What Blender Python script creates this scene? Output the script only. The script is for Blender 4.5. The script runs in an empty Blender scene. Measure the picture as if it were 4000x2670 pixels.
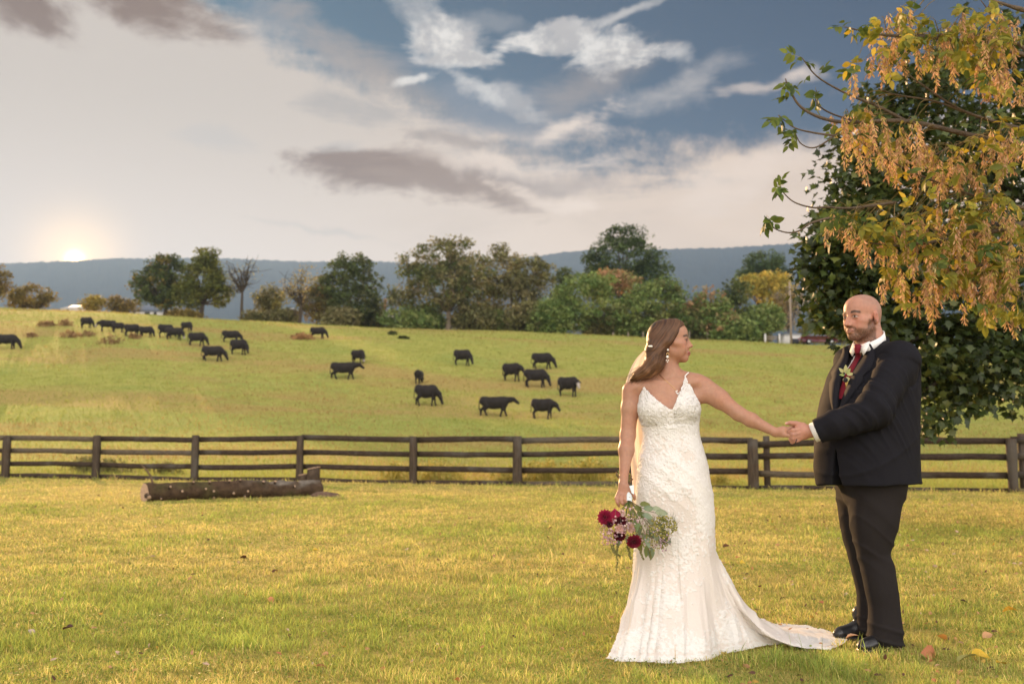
import bpy, bmesh, math, random
import numpy as np
from mathutils import Vector, Matrix
R = math.radians
rng = np.random.default_rng(7)
random.seed(7)
sc = bpy.context.scene
COL = sc.collection

# ------------------------------------------------------------------ camera
FPX, CX, CY = 3889.0, 2000.0, 1335.0          # 35 mm lens on a 36 mm wide frame, 4000 x 2670 photograph
CAMZ, PITCH = 1.05, math.atan(400.0 / 3889.0)  # crouching eye height, tilted slightly up
cam = bpy.data.cameras.new('camera'); cam_o = bpy.data.objects.new('camera', cam); COL.objects.link(cam_o)
cam.lens = 35.0; cam.sensor_width = 36.0; cam.clip_start = 0.05; cam.clip_end = 30000
cam_o.location = (0, 0, CAMZ); cam_o.rotation_euler = (math.pi / 2 + PITCH, 0, 0)
cam.dof.use_dof = True; cam.dof.focus_distance = 5.35; cam.dof.aperture_fstop = 2.8
sc.camera = cam_o
sc.render.resolution_x, sc.render.resolution_y = 1024, 683
CP, SP = math.cos(PITCH), math.sin(PITCH)

def ray(px, py):
    a, b = (px - CX) / FPX, (CY - py) / FPX
    return Vector((a, CP - b * SP, SP + b * CP))
def W(px, py, Y):
    """the point at depth Y (metres north of the camera) that the photograph shows at px, py"""
    d = ray(px, py); s = Y / d.y
    return Vector((d.x * s, Y, CAMZ + d.z * s))
def azel(px, py):
    d = ray(px, py).normalized()
    return math.degrees(math.atan2(d.x, d.y)), math.degrees(math.asin(d.z))

# ------------------------------------------------------------------ light
SUN_AZ, SUN_EL = -25.0, 14.0                  # degrees: left of north, above the ridge
S_DIR = Vector((math.sin(R(SUN_AZ)) * math.cos(R(SUN_EL)), math.cos(R(SUN_AZ)) * math.cos(R(SUN_EL)), math.sin(R(SUN_EL))))
sun = bpy.data.lights.new('sun', 'SUN'); sun_o = bpy.data.objects.new('sun', sun); COL.objects.link(sun_o)
sun.energy = 5.0; sun.angle = R(0.6); sun.color = (1.0, 0.60, 0.28)
sun_o.rotation_euler = (-S_DIR).to_track_quat('-Z', 'Y').to_euler()
sun_o.location = S_DIR * 60

sc.view_settings.view_transform = 'Standard'; sc.view_settings.look = 'None'
sc.view_settings.gamma = 1.0; sc.view_settings.exposure = 0.92; sc.view_settings.use_curve_mapping = False
sc.render.engine = 'CYCLES'
sc.cycles.use_denoising = True
sc.cycles.max_bounces = 8; sc.cycles.transparent_max_bounces = 16; sc.cycles.volume_bounces = 0
sc.cycles.caustics_reflective = False; sc.cycles.caustics_refractive = False
sc.cycles.sample_clamp_indirect = 6.0

# ------------------------------------------------------------------ node helper
class NT:
    def __init__(self, tree): self.t = tree
    def n(self, typ, **kw):
        nd = self.t.nodes.new(typ)
        for k, v in kw.items():
            if k == 'inp':
                for i, x in v.items(): self.put(nd.inputs[i], x)
            else: setattr(nd, k, v)
        return nd
    def put(self, sock, x):
        if isinstance(x, bpy.types.NodeSocket): self.t.links.new(x, sock)
        elif x is not None:
            if sock.type == 'RGBA' and isinstance(x, (tuple, list)) and len(x) == 3: x = (*x, 1.0)
            sock.default_value = x
    def m(self, op, a, b=None, c=None, clamp=False):
        nd = self.n('ShaderNodeMath', operation=op, use_clamp=clamp)
        for i, x in enumerate((a, b, c)):
            if x is not None: self.put(nd.inputs[i], x)
        return nd.outputs[0]
    def vm(self, op, a, b=None):
        nd = self.n('ShaderNodeVectorMath', operation=op)
        self.put(nd.inputs[0], a)
        if b is not None: self.put(nd.inputs[1], b)
        return nd.outputs['Value'] if op in ('LENGTH', 'DOT_PRODUCT', 'DISTANCE') else nd.outputs[0]
    def mix(self, f, a, b, blend='MIX'):
        nd = self.n('ShaderNodeMix', data_type='RGBA', blend_type=blend, clamp_factor=True)
        self.put(nd.inputs[0], f); self.put(nd.inputs[6], a); self.put(nd.inputs[7], b)
        return nd.outputs[2]
    def noise(self, vec, scale, detail=4, rough=0.55, dist=0.0, dim='3D'):
        nd = self.n('ShaderNodeTexNoise', noise_dimensions=dim)
        if vec is not None: self.put(nd.inputs['Vector'], vec)
        for k, v in (('Scale', scale), ('Detail', detail), ('Roughness', rough), ('Distortion', dist)):
            self.put(nd.inputs[k], v)
        return nd
    def ss(self, x, lo, hi, a=0.0, b=1.0):
        nd = self.n('ShaderNodeMapRange', interpolation_type='SMOOTHSTEP')
        self.put(nd.inputs[0], x); self.put(nd.inputs[1], lo); self.put(nd.inputs[2], hi)
        self.put(nd.inputs[3], a); self.put(nd.inputs[4], b)
        return nd.outputs[0]
    def ramp(self, f, stops, interp='LINEAR'):
        nd = self.n('ShaderNodeValToRGB'); cr = nd.color_ramp; cr.interpolation = interp
        while len(cr.elements) < len(stops): cr.elements.new(0.5)
        for e, (p, c) in zip(cr.elements, stops):
            e.position = p; e.color = (*c, 1.0) if len(c) == 3 else c
        self.put(nd.inputs[0], f); return nd.outputs[0]
def lin(r, g, b):
    f = lambda c: c / 12.92 if c <= 0.04045 else ((c + 0.055) / 1.055) ** 2.4
    return (f(r), f(g), f(b))

# ------------------------------------------------------------------ world: clear blue above, thin overcast round it
world = bpy.data.worlds.new('World'); sc.world = world; world.use_nodes = True
t = world.node_tree; t.nodes.clear(); N = NT(t)
out = N.n('ShaderNodeOutputWorld'); bg = N.n('ShaderNodeBackground')
t.links.new(bg.outputs[0], out.inputs[0])
sky = N.n('ShaderNodeTexSky', sky_type='NISHITA', sun_disc=False)
sky.sun_elevation = R(SUN_EL); sky.sun_rotation = R(SUN_AZ); sky.air_density = 1.0; sky.dust_density = 0.6; sky.ozone_density = 3.0
D = N.n('ShaderNodeTexCoord').outputs['Generated']
Dn = N.vm('NORMALIZE', D)
sep = N.n('ShaderNodeSeparateXYZ', inp={0: Dn})
az = N.m('MULTIPLY', N.m('ARCTAN2', sep.outputs[0], sep.outputs[1]), 180 / math.pi)
el = N.m('MULTIPLY', N.m('ARCSINE', sep.outputs[2]), 180 / math.pi)
ae = N.n('ShaderNodeCombineXYZ', inp={0: az, 1: el}).outputs[0]            # sky map in degrees
# wind-drawn warping of the cloud outlines
wn = N.noise(Dn, 9.0, 4, 0.62)
warp = N.vm('SUBTRACT', wn.outputs['Color'], (0.5, 0.5, 0.5))
st = N.n('ShaderNodeMapping', vector_type='POINT', inp={0: ae}); st.inputs['Rotation'].default_value = (0, 0, R(9)); st.inputs['Scale'].default_value = (0.05, 0.26, 1)
streak = N.noise(st.outputs[0], 1.0, 4, 0.6, 0.6).outputs[0]
fine = N.noise(Dn, 30.0, 4, 0.66).outputs[0]
big = N.noise(Dn, 2.3, 2, 0.5).outputs[0]
# sky colour between the clouds
blue = N.vm('MULTIPLY', sky.outputs[0], (0.0, 0.014, 0.022))
# clouds greyer towards the sun; out-of-view clouds opposite it brightened as added fill light
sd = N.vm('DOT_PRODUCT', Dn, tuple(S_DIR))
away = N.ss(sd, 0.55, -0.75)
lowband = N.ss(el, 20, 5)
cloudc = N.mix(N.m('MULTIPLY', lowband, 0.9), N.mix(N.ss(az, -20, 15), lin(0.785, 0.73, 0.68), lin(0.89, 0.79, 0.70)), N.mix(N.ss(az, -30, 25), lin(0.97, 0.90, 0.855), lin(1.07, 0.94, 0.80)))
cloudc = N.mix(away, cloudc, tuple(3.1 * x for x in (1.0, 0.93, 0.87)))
sh = N.ss(streak, 0.42, 0.70)
grey = N.mix(lowband, lin(0.60, 0.54, 0.50), lin(0.72, 0.61, 0.53))
streakamt = N.m('MULTIPLY', sh, N.ss(az, -14, 2, 0.0, 0.26))
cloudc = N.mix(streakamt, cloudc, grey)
# where the overcast ends: blue above this elevation
fc = N.n('ShaderNodeFloatCurve')
edge = [(-180, 34), (-90, 46), (-40, 42), azel(860, -20), azel(1180, 150), azel(1500, 300), azel(1900, 470), azel(2300, 560), azel(2750, 560), azel(3100, 470), azel(3400, 430), azel(3900, 420), (60, 20), (110, 26), (180, 34)]
cu = fc.mapping.curves[0]
pts = [((a + 180) / 360, e / 90) for a, e in edge]
cu.points[0].location = pts[0]; cu.points[1].location = pts[-1]
for p in pts[1:-1]: cu.points.new(*p)
for p in cu.points: p.handle_type = 'VECTOR'
fc.mapping.update()
N.put(fc.inputs[1], N.m('DIVIDE', N.m('ADD', az, 180), 360))
e0 = N.m('MULTIPLY', fc.outputs[0], 90)
over = N.m('ADD', N.m('SUBTRACT', el, e0), 1.2)
over = N.m('ADD', over, N.m('MULTIPLY', N.m('SUBTRACT', streak, 0.5), 8.5))
over = N.m('ADD', over, N.m('MULTIPLY', N.m('SUBTRACT', fine, 0.5), 5.0))
clear = N.ss(over, -1.2, 2.2)
patch = N.m('MULTIPLY', N.ss(big, 0.38, 0.52), N.ss(el, 24, 40))             # broken cloud above the view, all round, added for fill light
clear = N.m('MULTIPLY', clear, N.m('SUBTRACT', 1.0, patch))
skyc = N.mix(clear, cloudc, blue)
# single clouds: centre px,py, half sizes px, tilt, colour, strength, softness, raggedness (torn by a wind-drawn noise)
wm = N.n('ShaderNodeMapping', vector_type='POINT', inp={0: ae}); wm.inputs['Rotation'].default_value = (0, 0, R(12)); wm.inputs['Scale'].default_value = (0.16, 0.42, 1)
wisp = N.m('SUBTRACT', N.noise(wm.outputs[0], 1.0, 7, 0.64, 0.5).outputs[0], 0.5)
wv = N.vm('MULTIPLY_ADD', warp, (3.2, 3.2, 3.2)); N.put(wv.node.inputs[2], ae)
def cloud(col, px, py, rx, ry, rot, color, amt, soft=0.9, rag=2.0):
    a, e = azel(px, py); k = math.degrees(1 / FPX) * 0.93
    mp = N.n('ShaderNodeMapping', vector_type='TEXTURE', inp={0: wv})
    mp.inputs['Location'].default_value = (a, e, 0); mp.inputs['Rotation'].default_value = (0, 0, R(rot)); mp.inputs['Scale'].default_value = (rx * k * 1.25, ry * k * 1.25, 1)
    r = N.vm('LENGTH', mp.outputs[0])
    f = N.ss(N.m('SUBTRACT', N.m('MULTIPLY', wisp, rag * 1.6), r), -0.62 - soft * 0.5, -0.62 + soft * 0.5, 0.0, amt)
    return N.mix(f, col, color)
G1, G2, WH = lin(0.55, 0.48, 0.42), lin(0.62, 0.56, 0.52), lin(0.90, 0.885, 0.865)
WH = N.mix(N.ss(N.m('ADD', fine, N.m('MULTIPLY', wisp, 0.8)), 0.40, 0.66), lin(0.93, 0.905, 0.875), lin(0.72, 0.70, 0.69)); CR = lin(0.99, 0.90, 0.82); SL = lin(0.40, 0.45, 0.52)
for a in ((90, 30, 260, 100, -18, lin(0.44, 0.29, 0.17), 1.0, 0.7, 1.0), (540, 5, 360, 95, -3, lin(0.45, 0.30, 0.18), 1.0, 0.7, 1.0), (1150, 90, 420, 110, -24, lin(0.47, 0.51, 0.56), 0.7, 1.0, 1.0),
          (1400, 220, 520, 105, -28, G2, 0.8, 1.1, 1.2), (1850, 380, 420, 110, -22, SL, 0.85, 1.0, 1.0), (2080, 450, 430, 100, 6, SL, 0.8, 1.1, 1.0),
          (1880, 330, 330, 45, -24, WH, 0.65, 0.9, 1.8), (1620, 312, 150, 34, 16, WH, 0.85, 0.5, 0.8), (2330, 330, 280, 95, 24, G2, 0.6, 1.1, 1.2), (2600, 370, 330, 65, 18, lin(0.74, 0.71, 0.69), 0.7, 1.0, 1.4),
          (1740, 160, 210, 105, -6, WH, 1.0, 0.5, 1.1), (2080, 175, 300, 58, 12, WH, 1.0, 0.55, 1.7), (2330, 215, 250, 95, -2, WH, 0.95, 0.7, 2.3),
          (1930, 105, 200, 40, -14, lin(0.50, 0.52, 0.55), 0.7, 0.8, 1.6), (1640, 50, 190, 70, -40, WH, 0.5, 0.9, 1.9), (2460, 30, 220, 26, 15, lin(0.80, 0.78, 0.76), 0.8, 0.8, 1.0), (2640, 215, 75, 45, -18, WH, 0.6, 0.8, 1.4),
          (1330, 430, 240, 85, -14, lin(0.60, 0.58, 0.57), 0.6, 0.8, 1.8), (820, 540, 170, 36, -6, lin(0.72, 0.70, 0.69), 0.45, 1.0, 1.4), (1300, 600, 120, 45, 20, lin(0.66, 0.64, 0.63), 0.5, 0.9, 1.6),
          (1480, 690, 440, 95, -3, lin(0.46, 0.30, 0.17), 1.0, 0.7, 1.3), (1800, 740, 430, 90, -4, lin(0.56, 0.43, 0.33), 0.9, 0.8, 1.6),
          (1800, 560, 330, 34, -3, lin(0.58, 0.50, 0.45), 0.65, 0.9, 1.4), (2100, 690, 420, 55, -6, lin(0.66, 0.59, 0.55), 0.65, 1.1, 1.6),
          (2250, 490, 280, 50, 12, CR, 0.8, 0.9, 1.5), (1990, 640, 340, 45, 2, CR, 0.65, 0.9, 1.9), (2250, 790, 340, 38, -10, CR, 0.75, 0.8, 2.0),
          (1250, 905, 330, 20, -7, lin(0.80, 0.75, 0.71), 0.65, 1.0, 0.8), (2900, 690, 340, 100, 18, CR, 0.6, 1.0, 1.6), (3110, 285, 110, 34, 6, CR, 0.7, 0.9, 1.2), (2920, 335, 110, 22, 3, CR, 0.5, 0.9, 1.2)):
    skyc = cloud(skyc, *a)
# brightness round the sun as it goes down behind the ridge
GS = ray(292, 1014).normalized()
gd = N.m('MAXIMUM', N.vm('DOT_PRODUCT', Dn, tuple(GS)), 0.0)
g1 = N.m('POWER', gd, 52000.0); g2 = N.m('POWER', gd, 1500.0); g3 = N.m('POWER', gd, 60.0)
glow = N.vm('ADD', N.n('ShaderNodeVectorMath', operation='SCALE', inp={0: (1.0, 0.64, 0.20), 3: N.m('MULTIPLY', g1, 14.0)}).outputs[0],
            N.n('ShaderNodeVectorMath', operation='SCALE', inp={0: (1.0, 0.58, 0.16), 3: N.m('ADD', N.m('MULTIPLY', g2, 0.8), N.m('MULTIPLY', g3, 0.03))}).outputs[0])
skyc = N.vm('ADD', skyc, glow)
# below the horizon: dull land colour
skyc = N.mix(N.ss(el, -0.5, -3.0), skyc, (0.16, 0.16, 0.07))
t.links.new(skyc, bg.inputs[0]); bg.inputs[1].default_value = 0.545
world.cycles.sampling_method = 'MANUAL'; world.cycles.sample_map_resolution = 256

# ------------------------------------------------------------------ object helpers
def tag(o, label=None, cat=None, group=None, kind=None):
    if label: o['label'] = label
    if cat: o['category'] = cat
    if group: o['group'] = group
    if kind: o['kind'] = kind
    return o
def empty(name, loc=(0, 0, 0), rz=0.0):
    o = bpy.data.objects.new(name, None); COL.objects.link(o); o.location = loc; o.rotation_euler = (0, 0, rz)
    o.empty_display_size = 0.2
    return o
def to_mesh(name, verts, faces, smooth=True, cols=None, attrs=None):
    """verts (n,3) array; faces: (m,3)/(m,4) array or a list of such arrays"""
    me = bpy.data.meshes.new(name)
    v = np.asarray(verts, dtype=np.float32).reshape(-1, 3)
    fl = [np.asarray(f, dtype=np.int32) for f in (faces if isinstance(faces, list) else [faces]) if len(f)]
    loops = np.concatenate([f.ravel() for f in fl]); cnt = np.concatenate([np.full(len(f), f.shape[1], np.int32) for f in fl])
    me.vertices.add(len(v)); me.vertices.foreach_set('co', v.ravel())
    me.loops.add(len(loops)); me.loops.foreach_set('vertex_index', loops)
    me.polygons.add(len(cnt)); me.polygons.foreach_set('loop_start', np.concatenate([[0], np.cumsum(cnt)[:-1]]).astype(np.int32))
    if smooth: me.polygons.foreach_set('use_smooth', np.ones(len(cnt), bool))
    if cols is not None:
        c = np.ones((len(v), 4), np.float32); c[:, :3] = cols
        a = me.color_attributes.new('col', 'FLOAT_COLOR', 'POINT'); a.data.foreach_set('color', c.ravel())
    me.update(calc_edges=True); me.validate()
    return me
def world_of(o):
    M = Matrix.LocRotScale(o.location, o.rotation_euler, o.scale)
    return world_of(o.parent) @ o.matrix_parent_inverse @ M if o.parent else M
def obj(name, me, mat=None, parent=None, loc=None):
    """link a mesh; a parent given keeps the mesh's world placement when the parent sits elsewhere"""
    o = bpy.data.objects.new(name, me); COL.objects.link(o)
    if mat is not None and not me.materials: me.materials.append(mat)
    if parent is not None:
        o.parent = parent
        M = world_of(parent)
        o.matrix_parent_inverse = M.inverted()
    if loc is not None: o.location = loc
    return o

class MB:
    """collects simple solids into one mesh"""
    def __init__(self): self.v = []; self.t = []; self.q = []; self.c = []; self.n = 0; self.col = (1, 1, 1)
    def add(self, v, t=None, q=None, col=None):
        v = np.asarray(v, float).reshape(-1, 3)
        if t is not None and len(t): self.t.append(np.asarray(t, int).reshape(-1, 3) + self.n)
        if q is not None and len(q): self.q.append(np.asarray(q, int).reshape(-1, 4) + self.n)
        self.v.append(v); self.n += len(v)
        c = np.asarray(self.col if col is None else col, float)
        self.c.append(np.broadcast_to(c, (len(v), 3)))
        return self
    def box(self, lo, hi, M=None, col=None):
        x0, y0, z0 = lo; x1, y1, z1 = hi
        v = np.array([(x0, y0, z0), (x1, y0, z0), (x1, y1, z0), (x0, y1, z0), (x0, y0, z1), (x1, y0, z1), (x1, y1, z1), (x0, y1, z1)], float)
        if M is not None: v = xf(v, M)
        return self.add(v, q=[(0, 3, 2, 1), (4, 5, 6, 7), (0, 1, 5, 4), (1, 2, 6, 5), (2, 3, 7, 6), (3, 0, 4, 7)], col=col)
    def tube(self, pts, rad, seg=8, cap=True, col=None, flat=1.0):
        P = np.asarray([tuple(p) for p in pts], float); n = len(P)
        r = np.broadcast_to(np.asarray(rad, float), (n,))
        T = np.gradient(P, axis=0); T /= np.linalg.norm(T, axis=1, keepdims=True) + 1e-12
        up = np.array((0.0, 0, 1)) if abs(T[0][2]) < 0.9 else np.array((1.0, 0, 0))
        A = np.cross(up, T); A /= np.linalg.norm(A, axis=1, keepdims=True) + 1e-12; B = np.cross(T, A)
        th = np.arange(seg) * 2 * math.pi / seg
        ring = P[:, None] + r[:, None, None] * (np.cos(th)[None, :, None] * A[:, None] + flat * np.sin(th)[None, :, None] * B[:, None])
        v = ring.reshape(-1, 3); i = np.arange(n - 1)[:, None] * seg; j = np.arange(seg)[None]; k = (j + 1) % seg
        q = np.stack([i + j, i + k, i + seg + k, i + seg + j], -1).reshape(-1, 4)
        tt = []
        if cap:
            v = np.concatenate([v, P[:1], P[-1:]]); a, b = n * seg, n * seg + 1
            tt = [(a, (x + 1) % seg, x) for x in range(seg)] + [(b, (n - 1) * seg + x, (n - 1) * seg + (x + 1) % seg) for x in range(seg)]
        if col is not None and np.ndim(col) == 2:
            col = np.repeat(np.asarray(col, float), seg, axis=0)
            if cap: col = np.concatenate([col, col[:1], col[-1:]])
        return self.add(v, t=tt, q=q, col=col)
    def blob(self, c, r, M=None, nu=10, nv=7, col=None):
        th = np.linspace(0, math.pi, nv + 1)[1:-1]; ph = np.arange(nu) * 2 * math.pi / nu
        v = np.stack([np.sin(th)[:, None] * np.cos(ph), np.sin(th)[:, None] * np.sin(ph), np.cos(th)[:, None] + 0 * ph], -1).reshape(-1, 3)
        v = np.concatenate([v, [(0, 0, 1), (0, 0, -1)]]) * np.asarray(r, float)
        if M is not None: v = xf(v, M)
        v = v + np.asarray(c, float); m = nv - 1
        q = [(a * nu + b, (a + 1) * nu + b, (a + 1) * nu + (b + 1) % nu, a * nu + (b + 1) % nu) for a in range(m - 1) for b in range(nu)]
        tt = [(m * nu, b, (b + 1) % nu) for b in range(nu)] + [(m * nu + 1, (m - 1) * nu + (b + 1) % nu, (m - 1) * nu + b) for b in range(nu)]
        return self.add(v, t=tt, q=q, col=col)
    def mesh(self, name, smooth=True):
        return to_mesh(name, np.concatenate(self.v), [np.concatenate(x) for x in (self.t, self.q) if x], smooth, np.concatenate(self.c))
    def build(self, name, mat, parent=None, smooth=True):
        return obj(name, self.mesh(name, smooth), mat, parent)
def xf(v, M):
    M = np.array(M); return np.asarray(v, float) @ M[:3, :3].T + (M[:3, 3] if M.shape[0] == 4 else 0)
def rot_to(d, up=(0, 0, 1)):
    """3x3 whose x axis is d, z near up"""
    x = np.asarray(d, float); x = x / np.linalg.norm(x); u = np.asarray(up, float)
    y = np.cross(u, x)
    if np.linalg.norm(y) < 1e-6: y = np.cross((0, 1, 0), x)
    y /= np.linalg.norm(y); z = np.cross(x, y)
    return np.stack([x, y, z], 1)
def spline(pts, n):
    """Catmull-Rom through the points, n samples"""
    P = np.asarray([tuple(p) for p in pts], float); P = np.concatenate([2 * P[:1] - P[1:2], P, 2 * P[-1:] - P[-2:-1]])
    t = np.linspace(0, len(P) - 3 - 1e-6, n); i = t.astype(int); f = (t - i)[:, None]
    a, b, c, d = P[i], P[i + 1], P[i + 2], P[i + 3]
    return 0.5 * (2 * b + (c - a) * f + (2 * a - 5 * b + 4 * c - d) * f ** 2 + (3 * b - a - 3 * c + d) * f ** 3)
def hash3(ix, iy, iz, seed=0):
    n = (ix * 374761393 + iy * 668265263 + iz * 2147483647 + seed * 974711) & 0xffffffff
    n = ((n ^ (n >> 13)) * 1274126177) & 0xffffffff
    return ((n ^ (n >> 16)) & 0xffff) / 65535.0
def vnoise(P, scale=1.0, seed=0):
    """value noise in -1..1"""
    p = np.asarray(P, float) * scale; i = np.floor(p).astype(np.int64); f = p - i; f = f * f * (3 - 2 * f)
    s = 0
    for dx in (0, 1):
        for dy in (0, 1):
            for dz in (0, 1):
                w = (f[..., 0] if dx else 1 - f[..., 0]) * (f[..., 1] if dy else 1 - f[..., 1]) * (f[..., 2] if dz else 1 - f[..., 2])
                s = s + w * hash3(i[..., 0] + dx, i[..., 1] + dy, i[..., 2] + dz, seed)
    return s * 2 - 1
def fbm(P, scale=1.0, seed=0, oct=3):
    return sum(vnoise(P, scale * 2 ** k, seed + k) * 0.5 ** k for k in range(oct))
def sstep(x, a, b):
    t_ = np.clip((x - a) / (b - a), 0, 1); return t_ * t_ * (3 - 2 * t_)

# ------------------------------------------------------------------ solid modelling: signed distance on a grid -> one continuous mesh
def smin(a, b, k):
    if k <= 0: return np.minimum(a, b)
    h = np.clip(0.5 + 0.5 * (b - a) / k, 0, 1); return b * (1 - h) + a * h - k * h * (1 - h)
def smax(a, b, k): return -smin(-a, -b, k)
class Solid:
    def __init__(self, lo, hi, h):
        self.lo = np.asarray(lo, float); self.h = h
        self.n = np.ceil((np.asarray(hi, float) - self.lo) / h).astype(int) + 1
        self.d = np.full(self.n, 0.2, np.float32)
    def _win(self, lo, hi):
        a = np.clip(np.floor((np.asarray(lo) - self.lo) / self.h).astype(int), 0, self.n)
        b = np.clip(np.ceil((np.asarray(hi) - self.lo) / self.h).astype(int) + 1, 0, self.n)
        if (b <= a).any(): return None, None
        s = tuple(slice(x, y) for x, y in zip(a, b))
        g = np.stack(np.meshgrid(*[self.lo[i] + self.h * np.arange(a[i], b[i]) for i in range(3)], indexing='ij'), -1)
        return s, g
    def _put(self, lo, hi, fn, k, sub=False):
        m = k + 3 * self.h + 0.012
        s, p = self._win(np.asarray(lo) - m, np.asarray(hi) + m)
        if s is None: return
        v = fn(p)
        self.d[s] = smax(self.d[s], -v, k) if sub else smin(self.d[s], v, k)
    def cone(self, a, b, ra, rb=None, k=0.02, sub=False):
        a = np.asarray(a, float); b = np.asarray(b, float); rb = ra if rb is None else rb
        r = max(ra, rb); ab = b - a; L2 = max(ab @ ab, 1e-9)
        def fn(p):
            t_ = np.clip(((p - a) @ ab) / L2, 0, 1); q = p - a - t_[..., None] * ab
            return np.sqrt((q * q).sum(-1)) - (ra + (rb - ra) * t_)
        self._put(np.minimum(a, b) - r, np.maximum(a, b) + r, fn, k, sub)
    def chain(self, pts, rad, k=0.02):
        for i in range(len(pts) - 1): self.cone(pts[i], pts[i + 1], rad[i], rad[i + 1], k)
    def ell(self, c, r, M=None, k=0.02, sub=False):
        c = np.asarray(c, float); r = np.asarray(r, float); M = np.eye(3) if M is None else np.asarray(M, float); m = r.max()
        def fn(p):
            q = (p - c) @ M; k0 = np.sqrt(((q / r) ** 2).sum(-1)); k1 = np.sqrt(((q / (r * r)) ** 2).sum(-1)) + 1e-9
            return k0 * (k0 - 1) / k1
        e = np.abs(M) @ r
        self._put(c - e, c + e, fn, k, sub)
    def loft(self, rings, F, L, k=0.02, power=2.0, round_=0.0):
        """rings: (z, cx, cy, r along F, r along L); F, L horizontal unit vectors"""
        Rr = np.asarray(rings, float); Rr = Rr[np.argsort(Rr[:, 0])]
        F = np.asarray(F, float)[:2]; L = np.asarray(L, float)[:2]; m = Rr[:, 3:5].max()
        lo = (Rr[:, 1].min() - m, Rr[:, 2].min() - m, Rr[0, 0]); hi = (Rr[:, 1].max() + m, Rr[:, 2].max() + m, Rr[-1, 0])
        zz = np.linspace(Rr[0, 0], Rr[-1, 0], 120); tab = spline(Rr, 400); tab = tab[np.argsort(tab[:, 0])]
        def fn(p):
            z = np.clip(p[..., 2], Rr[0, 0], Rr[-1, 0])
            cx, cy, rf, rl = (np.interp(z, tab[:, 0], tab[:, i]) for i in (1, 2, 3, 4))
            dx, dy = p[..., 0] - cx, p[..., 1] - cy
            a = np.abs((dx * F[0] + dy * F[1]) / rf); b = np.abs((dx * L[0] + dy * L[1]) / rl)
            q = (a ** power + b ** power) ** (1 / power)
            d = (q - 1) * np.minimum(rf, rl)
            dz = np.maximum(Rr[0, 0] - p[..., 2], p[..., 2] - Rr[-1, 0])
            return np.where(dz > 0, np.sqrt(np.maximum(d, 0) ** 2 + dz ** 2), np.maximum(d, dz))
        self._put(lo, hi, fn, k)
    def custom(self, lo, hi, fn, k=0.0, sub=False): self._put(lo, hi, fn, k, sub)
    def warp(self, lo, hi, fn):
        s, p = self._win(lo, hi)
        if s is not None: self.d[s] += fn(p).astype(np.float32)
    def surface(self, smooth_iter=1):
        d = self.d; ins = d < 0
        nx, ny, nz = d.shape
        corners = [(i, j, k) for i in (0, 1) for j in (0, 1) for k in (0, 1)]
        cs = [ins[i:nx - 1 + i, j:ny - 1 + j, k:nz - 1 + k] for i, j, k in corners]
        anyi = np.logical_or.reduce(cs); alli = np.logical_and.reduce(cs); act = anyi & ~alli
        I = np.argwhere(act); idx = np.full(act.shape, -1, np.int32); idx[act] = np.arange(len(I))
        acc = np.zeros((len(I), 3)); cnt = np.zeros(len(I))
        vals = {c: d[I[:, 0] + c[0], I[:, 1] + c[1], I[:, 2] + c[2]] for c in corners}
        for a in corners:
            for ax in range(3):
                if a[ax]: continue
                b = list(a); b[ax] = 1; b = tuple(b)
                va, vb = vals[a], vals[b]; m = (va < 0) != (vb < 0)
                t_ = va[m] / (va[m] - vb[m]); p = np.tile(np.array(a, float), (m.sum(), 1)); p[:, ax] = t_
                acc[m] += p; cnt[m] += 1
        V = self.lo + self.h * (I + acc / cnt[:, None])
        quads = []
        for ax in range(3):
            s0 = [slice(None)] * 3; s1 = [slice(None)] * 3; s0[ax] = slice(0, -1); s1[ax] = slice(1, None)
            A, B = ins[tuple(s0)], ins[tuple(s1)]
            E = np.argwhere(A != B); u, w = (ax + 1) % 3, (ax + 2) % 3
            E = E[(E[:, u] > 0) & (E[:, w] > 0) & (E[:, u] < d.shape[u] - 1) & (E[:, w] < d.shape[w] - 1)]
            f = A[tuple(E.T)]
            def at(du, dw):
                e = E.copy(); e[:, u] += du; e[:, w] += dw; return idx[tuple(e.T)]
            q = np.stack([at(-1, -1), at(0, -1), at(0, 0), at(-1, 0)], 1)
            q[~f] = q[~f][:, ::-1]; quads.append(q)
        Q = np.concatenate(quads); Q = Q[(Q >= 0).all(1)]
        e = np.concatenate([Q[:, [0, 1]], Q[:, [1, 2]], Q[:, [2, 3]], Q[:, [3, 0]]])
        for _ in range(smooth_iter):
            s = np.zeros_like(V); n = np.zeros(len(V))
            for i in range(3): s[:, i] = np.bincount(e[:, 0], V[e[:, 1], i], len(V)) + np.bincount(e[:, 1], V[e[:, 0], i], len(V))
            n = np.bincount(e[:, 0], minlength=len(V)) + np.bincount(e[:, 1], minlength=len(V))
            V = 0.5 * V + 0.5 * s / np.maximum(n, 1)[:, None]
        return V, Q

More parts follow.
